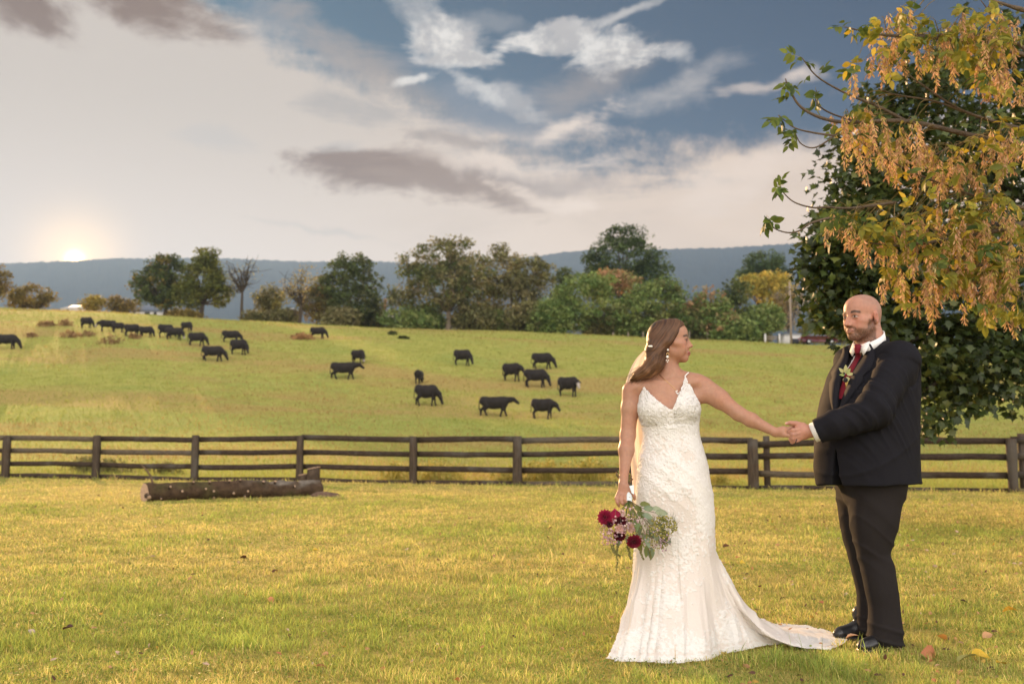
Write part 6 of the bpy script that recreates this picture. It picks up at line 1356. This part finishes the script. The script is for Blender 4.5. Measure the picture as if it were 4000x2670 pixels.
for s_ in np.linspace(0, 1, NS + 1)[1:]:
    # nearly straight down at the knee, sweeping out towards the hem
    w_ = s_ ** gpow; xy = K[:, :2] * (1 - w_)[:, None] + Hh[:, :2] * w_[:, None]; h_ = (1 - s_) ** pexp
    z = Hh[:, 2] + (K[:, 2] - Hh[:, 2]) * h_
    fl = (.030 * lobe + .016 * fine_) * sstep(s_, 0, .7) * np.clip(reach / .3, .3, 1)
    xy = xy + nrm2 * fl[:, None]
    z = z + sstep(reach, .35, .6) * (.028 * np.abs(vnoise(np.stack([xy[:, 0] * 1.6, xy[:, 1] * 9, 0 * z], 1), 2.2, 23)) * (1 - .7 * s_) * sstep(s_, .15, .4))
    lower.append(np.stack([xy[:, 0], xy[:, 1], z], 1))
G = np.concatenate([upper, np.array(lower)]); nr = len(G); 
# soft vertical folds over the hips and skirt, and slanting pulls across the hip
zrow = G[..., 2]; ang = np.broadcast_to(th, zrow.shape)
flat = G.reshape(-1, 3)
def normals(G):
    du = np.roll(G, -1, 1) - np.roll(G, 1, 1); dv = np.gradient(G, axis=0); n_ = np.cross(dv, du); n_ /= np.linalg.norm(n_, axis=2, keepdims=True) + 1e-9
    ctr = G.mean(1, keepdims=True); sgn = np.sign(((G - ctr) * n_).sum(2, keepdims=True)); return n_ * np.where(sgn.mean() < 0, -1, 1)
Nn = normals(G)
x_, y_, z_ = G[..., 0], G[..., 1], G[..., 2]
hipz = W(2610, 1850, BY).z
slant = (x_ - B0[0]) * .75 + z_ * .9
pull = (1 - np.abs(vnoise(np.stack([slant * 1.0, (x_ - z_) * .12, 0 * z_], -1), 11, 31))) ** 1.6 - .45
vert = (1 - np.abs(vnoise(np.stack([(x_ - .18 * (.75 - z_) * np.sign(x_ - B0[0])), z_ * .10, y_ * .6], -1), 15, 37))) ** 1.8 - .4
disp = .0065 * pull * np.exp(-((z_ - hipz + .04) / .17) ** 2) + .014 * vert * sstep(.78 - z_, 0, .35) * (1 - .6 * sstep(.12 - z_, 0, .1))
disp = disp + .004 * vnoise(G, 9, 3)
# lace appliqué: dense on the bodice and hips, thinning to scattered sprays, with a border at the hem
row_s = np.broadcast_to(np.linspace(0, 1, nr)[:, None], z_.shape)
place_ = fbm(G * np.array((1, 1, .62)), 9.0, 51, 2)
cover = np.clip(1.25 - .52 * sstep(W(2610, 1640, BY).z - z_, 0, .20) - .22 * sstep(.72 - z_, 0, .35), .0, 1.3)
lowr = np.zeros_like(z_); lowr[NR:] = np.linspace(0, 1, nr - NR)[:, None]
cover = np.maximum(cover, .95 * sstep(lowr, .90, .97)) + .32 * sstep(lowr, .55, .8) * (1 - sstep(lowr, .9, .95))
petal = vnoise(G, 70, 61) * .6 + vnoise(G, 135, 62) * .55
lace = sstep(place_ * .55 + petal * .55 + (cover - .62) * 1.35, -.05, .22)
rim_ = np.abs(vnoise(G, 95, 66)) ; ruf = lace * (.0016 + .0026 * (1 - rim_ * 2).clip(0, 1) + .0007 * vnoise(G, 210, 67))
dense = sstep(z_, W(2610, 1760, BY).z, W(2610, 1660, BY).z)
G2 = G + Nn * (disp + ruf * (1 + .5 * dense))[..., None]
# never under the grass, scalloped edge at the hem
scal = .010 * np.abs(np.sin(th * 46)); G2[-1] += np.stack([ct * scal, st_ * scal, 0 * ct], 1)
G2[..., 2] = np.maximum(G2[..., 2], gz(G2[..., 0], G2[..., 1]) + .010)
colr = np.array((.83, .765, .715)) * (1 - lace[..., None]) + np.array((.89, .872, .85)) * lace[..., None]
i = np.arange(nr - 1)[:, None] * NT_; j = np.arange(NT_)[None]; k_ = (j + 1) % NT_
q = np.stack([i + j, i + NT_ + j, i + NT_ + k_, i + k_], -1).reshape(-1, 4)
obj('gown', to_mesh('gown', G2.reshape(-1, 3), q, True, colr.reshape(-1, 3)), M_gown, bride)
# straps
def on_skin(px, py, Y0, off=.004):
    Y_ = Y0
    for _ in range(120):
        p = np.array(W(px, py, Y_)); g_ = np.clip(np.round((p - SKIN.lo) / SKIN.h).astype(int), 0, np.array(SKIN.d.shape) - 1); d = float(SKIN.d[tuple(g_)])
        if d < off: break
        Y_ += min(max(d - off, .001), .008)
    return p
M_strap = pbr('strap_lace', (.82, .78, .74), .6, vary=.15, vscale=200, bump=.5, bscale=300)
for half, pl in ((pxt < 2600, ((2488, 1474),)), (pxt > 2640, ((2689, 1455),))):
    ii = np.where(half & front)[0]; pk = G2[0][ii[np.argmax(ztop[ii])]]
    pts_ = [pk + np.array((0, -.002, -.012)), pk + np.array((0, -.001, 0))] + [on_skin(a, b_, 5.0) for a, b_ in pl]; e = pts_[-1] + np.array((0, .06, -.005)); m = MB(); m.tube(spline(pts_ + [e], 18), .0036, 8); m.build('strap', M_strap, bride)

# hair: cap and long lock mass swept back, built as one solid with combed grooves, plus fine loose strands
M_hair = pbr('brown_hair', rough=.5, attr=True, spec=.3, vary=.2, vscale=30)
S = Solid((.60, 5.12, 1.36), (1.06, 5.56, 1.80), .0035); hw = BH.w
S.ell(hw((-.026, 0, .032)), np.array((.108, .086, .099)) * .94, BH.M, .02); S.ell(hw((.018, 0, .052)), np.array((.072, .074, .072)) * .94, BH.M, .03)
def hairline(p):
    q = BH.loc(p); xe = np.interp(q[..., 2], [-.1, -.035, -.010, .036, .063, .080, .11], [-.035, -.030, .012, .034, .044, .066, .12]); return (xe - q[..., 0]) * .8
S.custom((.6, 5.1, 1.3), (1.1, 5.6, 1.8), hairline, .010, True)
S.cone(hw((.016, -.060, .050)), hw((-.03, -.080, -.010)), .022, .027, .02); S.cone(hw((-.03, -.078, -.005)), hw((-.075, -.070, -.045)), .03, .034, .025)
S.cone(hw((.02, .062, .045)), hw((-.05, .075, -.03)), .024, .03, .02)
fall = [hw((-.07, -.02, .0)), hw((-.085, -.05, -.06)), np.array(W(2556, 1418, 5.24)), np.array(W(2528, 1448, 5.235)), np.array(W(2494, 1464, 5.25)), np.array(W(2466, 1482, 5.28))]
S.chain(fall, [.058, .056, .046, .034, .020, .008], .03)
fall2 = [hw((-.07, .03, -.01)), np.array(W(2560, 1430, 5.37)), np.array(W(2550, 1500, 5.40)), np.array(W(2545, 1570, 5.41))]; S.chain(fall2, [.055, .055, .05, .03], .03)
fa = np.array(W(2474, 1490, 5.28)) - hw((.02, 0, .06)); fa /= np.linalg.norm(fa); fb = np.cross(fa, (0, 1, 0)); fb /= np.linalg.norm(fb)
def groove(p):
    q = BH.loc(p); r_ = np.sqrt((q[..., 0] + .02) ** 2 + (q[..., 2] - .03) ** 2); u = (p @ fb) * 1.0 + .35 * (p @ np.array((0, 1.0, 0))); bend = .05 * np.sin((p @ fa) * 11)
    w_ = np.stack([(u + bend), (p @ fa) * .12, 0 * u], -1); return .0016 * vnoise(w_, 150, 3) + .0024 * vnoise(w_, 55, 4)
S.warp((.60, 5.12, 1.36), (1.06, 5.56, 1.80), groove)
V, Q = S.surface(1); strand = vnoise(np.stack([(V @ fb) + .35 * V[:, 1], (V @ fa) * .06, 0 * V[:, 0]], 1), 230, 5); hc = np.array((.090, .045, .024)) * (1 + .55 * strand + .25 * vnoise(V, 16, 3))[:, None]
tipw = sstep((V - hw((-.05, 0, 0))) @ fa, .05, .22)[:, None]; hc = hc * (1 - tipw) + np.array((.17, .085, .042)) * tipw * (1 + .5 * strand)[:, None]
hair = obj('hair', to_mesh('hair', V, Q, True, np.clip(hc, .02, .4)), M_hair, bride)
m = MB(); g = np.random.default_rng(3)
for _ in range(150):
    o_ = g.normal(0, 1, 3) * np.array((.020, .020, .020)); r0, r1 = g.uniform(.6, 1.1), g.uniform(.4, 1.5)
    ln = [fall[1] + o_ * .9 + np.array((0, -.005, .02)), fall[2] + o_ * r0 + np.array((0, -.028, .0)), fall[3] + o_ * r0 + np.array((0, -.016, 0)), fall[4] + o_ * r1 * .8, fall[5] + o_ * r1 * .7 + np.array((g.uniform(-.012, .02), 0, g.uniform(-.022, .008)))]
    m.tube(spline(ln, 14), np.linspace(.0012, .0004, 14), 3, cap=False, col=np.array((.13, .066, .033)) * g.uniform(.6, 1.6))
for _ in range(60):
    th_ = g.uniform(.4, 2.9); a = hw((-.02 + .098 * math.cos(th_), g.normal(0, .03), .034 + .092 * math.sin(th_))); d = a + np.array((-.02, 0, 0)) + g.normal(0, .007, 3); m.tube(spline([a, (a + d) / 2 + (a - hw((-.02, 0, .03))) * .05, d], 5), .0004, 3, cap=False, col=(.22, .12, .06))
tag(m.build('loose_strands', M_hair, bride), kind='stuff')
# veil comb and veil
M_comb = pbr('pearl_comb', (.75, .72, .68), .3, spec=.6); m = MB(); ca, cb = np.array(W(2530, 1353, 5.245)), np.array(W(2545, 1352, 5.19))
for f in np.linspace(0, 1, 6): m.blob(ca * (1 - f) + cb * f, (.006, .006, .0065), nu=8, nv=5)
m.tube([ca, cb], .004, 6); tag(m.build('hair_comb', M_comb, bride), kind='stuff')
vm, k, o = material('veil_tulle'); tb = k.n('ShaderNodeBsdfTransparent'); df = k.n('ShaderNodeBsdfDiffuse', inp={0: (.92, .87, .84)}); tl = k.n('ShaderNodeBsdfTranslucent', inp={0: (.95, .86, .84)})
a_ = k.n('ShaderNodeMixShader', inp={0: .6, 1: df.outputs[0], 2: tl.outputs[0]}); b_ = k.n('ShaderNodeMixShader', inp={0: .86, 1: tb.outputs[0], 2: a_.outputs[0]}); k.put(o.inputs[0], b_.outputs[0])
vtop = [np.array(W(2532, 1352, 5.31)), np.array(W(2548, 1350, 5.37))]
left_ = spline([W(2530, 1352, 5.30), W(2484, 1400, 5.36), W(2457, 1450, 5.40), W(2440, 1510, 5.44), W(2440, 1640, 5.47), W(2452, 1760, 5.47), W(2462, 1880, 5.46), W(2470, 1990, 5.45)], 60)
right_ = spline([W(2548, 1350, 5.36), W(2560, 1420, 5.45), W(2590, 1500, 5.50), W(2640, 1600, 5.51), W(2660, 1740, 5.50), W(2665, 1880, 5.52), W(2670, 1990, 5.54), W(2670, 2080, 5.54)], 60)
nu = 44; u = np.linspace(0, 1, nu)[None, :, None]; Pv = left_[:, None] * (1 - u) + right_[:, None] * u; amp = np.linspace(.004, .028, 60)[:, None]
Pv[..., 1] += amp * np.sin(u[..., 0] * 34 + .8 * np.sin(np.linspace(0, 6, 60))[:, None]) + .5 * amp * np.sin(u[..., 0] * 71 + 1); Pv[..., 0] += .4 * amp * np.cos(u[..., 0] * 34)
i = np.arange(59)[:, None] * nu; j = np.arange(nu - 1)[None]; q = np.stack([i + j, i + j + 1, i + nu + j + 1, i + nu + j], -1).reshape(-1, 4)
obj('veil', to_mesh('veil', Pv.reshape(-1, 3), q), vm, bride)
# jewellery
M_gold = pbr('gold', (.75, .50, .22), .25, metal=1.0); M_cryst = pbr('crystal', (.85, .82, .78), .12, spec=.9)
m = MB(); ep = [np.array(W(a, b, 5.165)) for a, b in ((2609, 1366), (2608, 1376), (2607, 1393), (2607, 1409))]
er = m.blob(ep[0], (.0055,) * 3, nu=8, nv=6) and m.build('earring', M_cryst, bride)
m = MB(); lp = [ep[1] + np.array((.010 * math.sin(t_), 0, -.0005 - .013 * (1 - math.cos(t_)))) * np.array((math.sin(t_ / 2) * 1.0 + .05, 1, 1)) for t_ in np.linspace(0, 2 * math.pi, 17)]; m.tube(lp, .0018, 5); m.build('loop', M_gold, er)
m = MB(); m.blob(ep[2], (.0075, .005, .0075), nu=8, nv=6); m.build('stone', M_cryst, er)
for dx, dz in ((-.005, .003), (.005, .003), (0, -.005)): m = MB(); m.blob(ep[3] + np.array((dx, 0, dz)), (.0036,) * 3, nu=7, nv=5); m.build('stone', M_cryst, er)
cp_ = [on_skin(a, b, 5.05, .002) for a, b in ((2576, 1462), (2592, 1478), (2607, 1491), (2622, 1505), (2638, 1521), (2645, 1530))]
m = MB(); m.tube(spline(cp_, 18), .0013, 5); nk = m.build('necklace', M_gold, bride)
for a, b, r_ in ((2641, 1529, .0042), (2645, 1526, .004), (2643, 1534, .004), (2648, 1537, .0062)): m = MB(); m.blob(on_skin(a, b, 5.05, .004), (r_,) * 3, nu=8, nv=6); m.build('pearl', M_cryst, nk)
rg = np.array(W(3108, 1722, HY - .022)); m = MB(); m.tube([rg + np.array((.0105 * math.cos(t_) * .4, .0105 * math.sin(t_), .0105 * math.cos(t_))) for t_ in np.linspace(0, 2 * math.pi, 13)], .0022, 5); m.build('ring', pbr('dark_ring', (.03, .03, .03), .3), groom)

# ------------------------------------------------------------------ bouquet held head-down
M_flower = pbr('petal', rough=.6, attr=True, spec=.25, trans=.2, sheen=.1); M_bleaf2 = pbr('bouquet_leaf', rough=.55, attr=True, spec=.3, trans=.2); M_stem = pbr('cut_stem', rough=.7, attr=True, spec=.2); M_rib = pbr('pale_ribbon', (.66, .74, .76), .45, spec=.4, sheen=.2)
bq = empty('bouquet', W(2455, 1945, 5.12)); tag(bq, 'loose bouquet of burgundy dahlias, pink sprays and eucalyptus hanging from the bride\'s hand', 'bouquet')
g = np.random.default_rng(12)
def flower(name, px, py, Y, r, rings, col, col2, normal):
    m = MB(); c = np.array(W(px, py, Y)); Rm = rot_to(normal); M = np.stack([Rm[:, 1], Rm[:, 2], Rm[:, 0]], 1)
    for k_, (n_, rr, tilt, ln) in enumerate(rings):
        for i in range(n_):
            a = 2 * math.pi * (i + .5 * (k_ % 2)) / n_ + g.normal(0, .05); d = np.array((math.cos(a), math.sin(a), 0)); s_ = np.array((-d[1], d[0], 0)); u = d * math.cos(tilt) + np.array((0, 0, math.sin(tilt))); L = ln * r; w_ = L * .30; o_ = d * rr * r + np.array((0, 0, .10 * r * k_))
            v = np.array([o_ - s_ * w_ * .4, o_ + s_ * w_ * .4, o_ + u * L * .6 + s_ * w_ + np.array((0, 0, .1 * L)), o_ + u * L, o_ + u * L * .6 - s_ * w_ + np.array((0, 0, .1 * L)), o_ + u * L * .55])
            cc = np.array(col) * (1 - k_ / len(rings)) + np.array(col2) * (k_ / len(rings)); m.add(v @ M.T + c, t=[(0, 1, 5), (1, 2, 5), (2, 3, 5), (3, 4, 5), (4, 0, 5)], col=cc * g.uniform(.8, 1.25))
    m.blob(c + M[:, 2] * r * .12, (r * .35,) * 3, nu=8, nv=6, col=np.array(col2) * .7); return m.build(name, M_flower, bq, False)
DA = [(15, .35, .05, .75), (14, .30, .35, .70), (12, .24, .65, .60), (10, .16, .95, .5), (7, .08, 1.25, .4)]
BU, BU2 = (.21, .008, .035), (.12, .005, .018)
flower('dahlia', 2364, 2020, 5.02, .040, DA, (.26, .010, .045), BU, (-.35, -.9, .2)); flower('dahlia', 2476, 2112, 5.00, .038, DA, BU, BU2, (.1, -.9, -.4)); flower('dahlia', 2424, 2036, 5.03, .032, DA, BU2, (.05, .004, .012), (0, -1, .1)); flower('dahlia', 2420, 2090, 5.03, .032, DA, BU2, (.06, .004, .012), (-.1, -.9, -.4))
flower('scabiosa', 2381, 2046, 5.00, .018, DA[:4], (.10, .005, .02), (.03, .004, .01), (-.2, -1, 0)); flower('rose', 2422, 2064, 5.015, .024, DA[:4], (.62, .40, .34), (.58, .34, .28), (0, -1, .1)); flower('rose', 2466, 2062, 5.01, .024, DA[:4], (.62, .42, .34), (.58, .36, .28), (.1, -1, 0)); flower('rose', 2428, 2004, 5.04, .020, DA[:4], (.70, .52, .44), (.62, .42, .34), (-.1, -1, .4))
m = MB(); cp0 = np.array(W(2402, 2004, 5.01))            # calla-like petal
v = [cp0 + np.array((.030 * math.cos(a) * (1 if i else .2), -.008 * i, .026 * math.sin(a) - .01 * i)) for i in (0, 1) for a in np.linspace(.2, 2.9, 8)]; m.add(v, q=[(a, a + 1, 8 + a + 1, 8 + a) for a in range(7)], col=(.33, .012, .07)); m.add([cp0 + np.array((0, .004, -.034)), *v[8:]], t=[(0, 1 + a, 2 + a) for a in range(7)], col=(.26, .01, .055)); m.build('calla', M_flower, bq)
hand = np.array(W(2456, 1952, 5.13))
heads = [(2364, 2020, 5.03), (2476, 2112, 5.01), (2424, 2036, 5.04), (2420, 2090, 5.04), (2402, 2004, 5.02), (2466, 2062, 5.02)]
for px, py, Y in heads: e = np.array(W(px, py, Y)); m = MB(); m.tube(spline([hand, hand * .6 + e * .4 + np.array((0, -.012, -.02)), e], 6), .0024, 5, col=(.09, .13, .035)); m.build('stem', M_stem, bq)
for i in range(16):
    top = (W(2404 + g.uniform(0, 12), 1836 + g.uniform(0, 18), 5.20) if i < 5 else W(2453 + g.uniform(0, 23), 1850 + g.uniform(0, 20), 5.21 + g.uniform(0, .02))); m = MB(); m.tube(spline([hand + g.normal(0, .006, 3) + np.array((0, .02, 0)), np.array(W(2445, 1905, 5.185)) + g.normal(0, .008, 3), np.array(top)], 6), .0026, 5, col=np.array(((.16, .17, .05), (.14, .08, .045))[i % 2]) * g.uniform(.7, 1.2)); m.build('stem', M_stem, bq)
m = MB(); m.tube([np.array(W(2462, 1914, 5.17)), np.array(W(2456, 1938, 5.145)), np.array(W(2455, 1960, 5.13))], [.020, .019, .020], 14, cap=False); m.build('ribbon', M_rib, bq)
m = MB(); a, b, c0, d = (np.array(W(*p)) for p in ((2458, 1897, 5.135), (2476, 1893, 5.14), (2477, 1930, 5.125), (2468, 1925, 5.12))); m.add([a, b, c0, d, a + (0, .003, 0), b + (0, .003, 0), c0 + (0, .003, 0), d + (0, .003, 0)], q=[(0, 1, 2, 3), (7, 6, 5, 4)]); m.build('ribbon_tail', M_rib, bq, False)
# eucalyptus leaves, each its own
EU = [(.22, .28, .19), (.18, .24, .15), (.16, .22, .09), (.27, .32, .22)]
lv = [to_mesh('leaf', OVATE[0], OVATE[1], True, np.tile(c_, (len(OVATE[0]), 1))) for c_ in EU + [(.15, .17, .05), (.20, .21, .06)]]
spots = [(2510, 1976, .1, 9), (2524, 1990, .0, 9), (2570, 2004, -.1, 10), (2556, 1992, .05, 8), (2500, 2005, -.5, 10), (2492, 2030, -1.3, 10), (2505, 2048, -1.5, 11), (2508, 2065, -1.7, 9), (2552, 2060, -1.2, 9), (2540, 2030, -.6, 9), (2575, 2050, -.5, 8), (2600, 2070, -1.2, 9), (2612, 2095, -1.1, 8), (2530, 2100, -1.1, 9), (2540, 2130, -1.6, 10), (2556, 2140, -1.6, 10), (2490, 2090, -1.4, 8), (2520, 2015, -.2, 9), (2462, 2095, -1.5, 7), (2470, 1992, -.8, 7), (2486, 1985, -.3, 8), (2585, 2030, -.2, 8), (2430, 2110, -1.7, 7), (2505, 2115, -1.4, 9), (2565, 2090, -.9, 9), (2535, 2075, -.8, 9), (2590, 2100, -.8, 8), (2515, 2085, -.9, 9)]
for px, py, a, s_ in spots:
    d = np.array((math.cos(a), g.uniform(-.45, .15), math.sin(a))); place('leaf', lv[g.integers(0, 6)], M_bleaf2, bq, np.array(W(px - 12, py - 6, 5.03 + g.uniform(-.02, .05))), rot_to(d, (g.normal(0, .4), -1, g.normal(.2, .4))), s_ * .0068)
m = MB()                                                    # stems of the foliage side
for px, py, a, s_ in spots[::2]: e = np.array(W(px, py, 5.06)); m.tube(spline([hand, hand * .5 + e * .5 + np.array((.01, -.01, -.015)), e], 6), .0016, 4, cap=False, col=(.16, .14, .06))
tag(m.build('sprays', M_stem, bq), kind='stuff')
m = MB()                                                    # wax-flower sprays and seeded filler: too small to pick apart
for cx, cy, rx, ry, n_, pal, r_ in ((2400, 2070, 48, 55, 120, ((.62, .40, .42), (.68, .48, .48), (.55, .30, .36)), .0045), (2460, 2030, 35, 55, 80, ((.62, .42, .45), (.70, .52, .52)), .0048), (2365, 2085, 25, 50, 45, ((.62, .38, .40), (.70, .52, .50)), .0042), (2590, 2055, 55, 45, 190, ((.42, .38, .09), (.50, .43, .12), (.32, .31, .07)), .0040), (2560, 2110, 55, 40, 110, ((.40, .37, .09), (.60, .45, .48), (.30, .30, .07)), .0040), (2490, 2070, 45, 60, 110, ((.24, .28, .08), (.60, .42, .44), (.30, .30, .09)), .0040), (2600, 2120, 25, 35, 30, ((.60, .42, .50),), .004)):
    for _ in range(n_):
        a, r = g.random() * 6.28, g.random() ** .5; p = np.array(W(cx + rx * r * math.cos(a), cy + ry * r * math.sin(a), g.uniform(4.99, 5.07))); m.blob(p, (r_ * g.uniform(.7, 1.4),) * 3, nu=5, nv=4, col=np.array(pal[g.integers(0, len(pal))]) * g.uniform(.75, 1.2))
        if g.random() < .5: q = p + np.array((g.normal(0, .012), .01, .03)); m.tube([p, q], .0008, 3, cap=False, col=(.14, .15, .05))
tag(m.build('filler_blossom', M_flower, bq, False), kind='stuff')
for pl in ([(2390, 2105), (2398, 2140), (2410, 2180), (2408, 2225)], [(2382, 2110), (2395, 2150), (2425, 2172)], [(2448, 2110), (2456, 2150), (2464, 2185)], [(2498, 2130), (2504, 2160), (2514, 2182)], [(2532, 2120), (2538, 2155), (2543, 2182)], [(2410, 2100), (2412, 2135), (2406, 2165)]):
    pth = spline([W(a, b, 5.03) for a, b in pl], 26); m = MB(); m.tube(pth, .0012, 4, cap=False, col=(.17, .17, .05))
    for p in pth[6:]:
        for _ in range(3): m.blob(p + g.normal(0, .0028, 3), (.003,) * 3, nu=5, nv=4, col=np.array((.20, .19, .055)) * g.uniform(.7, 1.3))
    m.build('amaranth', M_flower, bq, False)

# ------------------------------------------------------------------ boutonniere
def on_jacket(px, py):
    best = None
    for l in np.linspace(-.05, .22, 55):
        for z in np.linspace(zz(py) - .05, zz(py) + .05, 41):
            p = jfront(l, z, .012); sx = CX + FPX * p[0] / (p[1] * CP + (p[2] - CAMZ) * SP); sy = CY - FPX * (-(p[1]) * SP + (p[2] - CAMZ) * CP) / (p[1] * CP + (p[2] - CAMZ) * SP)
            e = (sx - px) ** 2 + (sy - py) ** 2
            if best is None or e < best[0]: best = (e, p)
    return best[1]
bc = on_jacket(3311, 1470); bt = empty('boutonniere', bc); tag(bt, 'small green leaf boutonniere with wrapped stem pinned to the dark suit lapel', 'boutonniere')
bo = GF * .012
for px, py, a, s_ in ((3316, 1448, 1.5, .055), (3303, 1447, 2.3, .045), (3322, 1452, .9, .045), (3328, 1458, .2, .045), (3310, 1462, 3.0, .035), (3322, 1472, -.9, .045), (3318, 1480, -1.3, .04)):
    d = np.array((math.cos(a), -.35, math.sin(a))); place('leaf', lv[[5, 4, 2][g.integers(0, 3)]] if g.random() < .2 else to_mesh('leaf', OVATE[0], OVATE[1], True, np.tile(((.30, .36, .13), (.24, .32, .10), (.38, .40, .20))[g.integers(0, 3)], (len(OVATE[0]), 1))), M_bleaf2, bt, bc + bo * 1.6 + np.array(((px - 3316) / 734 * .5, 0, (1470 - py) / 734 * .6)), rot_to(d, (0, -1, .2)), s_ * .8)
m = MB(); m.blob(bc + bo + np.array((-.006, -.006, -.018)), (.013, .013, .013), nu=9, nv=7, col=(.03, .03, .035)); m.build('berry', M_flower, bt)
m = MB(); m.tube([bc + bo * .8 + np.array((0, -.004, -.028)), bc + bo * .8 + np.array((.001, -.004, -.058))], [.0085, .0075], 10, col=(.42, .28, .08)); m.build('wrapped_stem', M_stem, bt)

# ------------------------------------------------------------------ fallen leaves
M_fall = pbr('fallen_leaf', rough=.7, attr=True, vary=.25, vscale=40, spec=.25, trans=.2)
fl_ = [((3625, 2572), .085, (.55, .22, .11), 'orange-red fallen leaf standing upright right of the groom\'s feet'), ((3822, 2580), .085, (.62, .42, .05), 'bright yellow fallen leaf in the bottom right corner'), ((3772, 2608), .085, (.42, .40, .13), 'pale olive fallen leaf below the bright yellow one'), ((3910, 2610), .05, (.60, .38, .03), 'yellow and black fallen leaf nearest the bottom right corner'),
       ((3678, 2503), .06, (.58, .30, .09), 'orange-edged fallen leaf right of the groom\'s near shoe'), ((3935, 2408), .065, (.60, .36, .05), 'golden fallen leaf at the right edge'), ((3765, 2360), .055, (.10, .05, .035), 'dark curled fallen leaf right of the groom\'s knee'), ((3650, 2222), .05, (.60, .50, .45), 'pale dry leaf right of the trousers'), ((3716, 2382), .05, (.50, .28, .14), 'tan curled leaf left of the dark one'),
       ((3855, 2512), .05, (.52, .30, .16), 'tan dry leaf left of the olive and yellow leaves'), ((3320, 2516), .05, (.55, .34, .22), 'light brown leaf between the train and the near shoe'), ((2832, 2146), .055, (.13, .06, .03), 'dark brown curled leaf right of the gown at thigh height'), ((2816, 2212), .05, (.60, .42, .36), 'pinkish dry leaf close against the gown\'s right side'), ((2900, 2212), .05, (.62, .44, .06), 'yellow fallen leaf right of the gown'),
       ((948, 2190), .07, (.07, .035, .02), 'very dark curled leaf alone on the left lawn'), ((594, 2186), .045, (.55, .45, .38), 'pale dry leaf left of the very dark curled one'), ((1056, 2352), .05, (.58, .25, .12), 'small orange leaf upright in the middle of the lawn'), ((123, 2478), .05, (.55, .45, .42), 'pale leaf low on the far left lawn'), ((262, 2478), .055, (.10, .05, .04), 'dark leaf right of the pale one, far left lawn'), ((1246, 2622), .05, (.42, .24, .13), 'brown leaf at the bottom centre-left edge'), ((1228, 2160), .05, (.62, .42, .05), 'small yellow leaf on the lawn below the log\'s right end')]
for (px, py), s_, c_, lab in fl_:
    p = gpoint(px, py, 3.6, 30); me = to_mesh('fallen_leaf', *leaf_shape([(0, 0), (.1, .16), (.3, .34), (.55, .36), (.8, .2), (1, 0)], g.uniform(.1, .5), g.uniform(.2, .7)), True, np.tile(c_, (18, 1))); o = obj('fallen_leaf', me, M_fall)
    o.location = p + Vector((-s_ * .4, 0, .028)); o.scale = (s_ * 1.25,) * 3; o.rotation_euler = (g.normal(0, .35) + (.9 if 'upright' in lab else 0), g.normal(-.1, .3), g.uniform(-.6, .6)); tag(o, lab, 'leaf', 'fallen leaves on the lawn')
n = 900; y = 4.2 * (22 / 4.2) ** rng.random(n); u = np.where(rng.random(n) < .62, rng.uniform(.2, .54, n), rng.uniform(-.54, .2, n)); x = u * y; P = np.stack([x, y, gz(x, y) + .022], 1)
d = rng.normal(size=(n, 3)); d[:, 2] *= .4; v, t_, c = stamp(OVATE, P, frames(n, d, .3, 0), rng.uniform(.018, .042, n) * (y / 5) ** .35, pick(n, [(.45, .26, .13), (.55, .40, .30), (.12, .06, .04), (.50, .32, .07), (.48, .20, .10)], [3, 2, 3, 1.5, 1]))
tag(obj('leaf_litter', to_mesh('leaf_litter', v, t_, True, c), M_fall), 'small dry leaves and bits scattered over the lawn', kind='stuff')
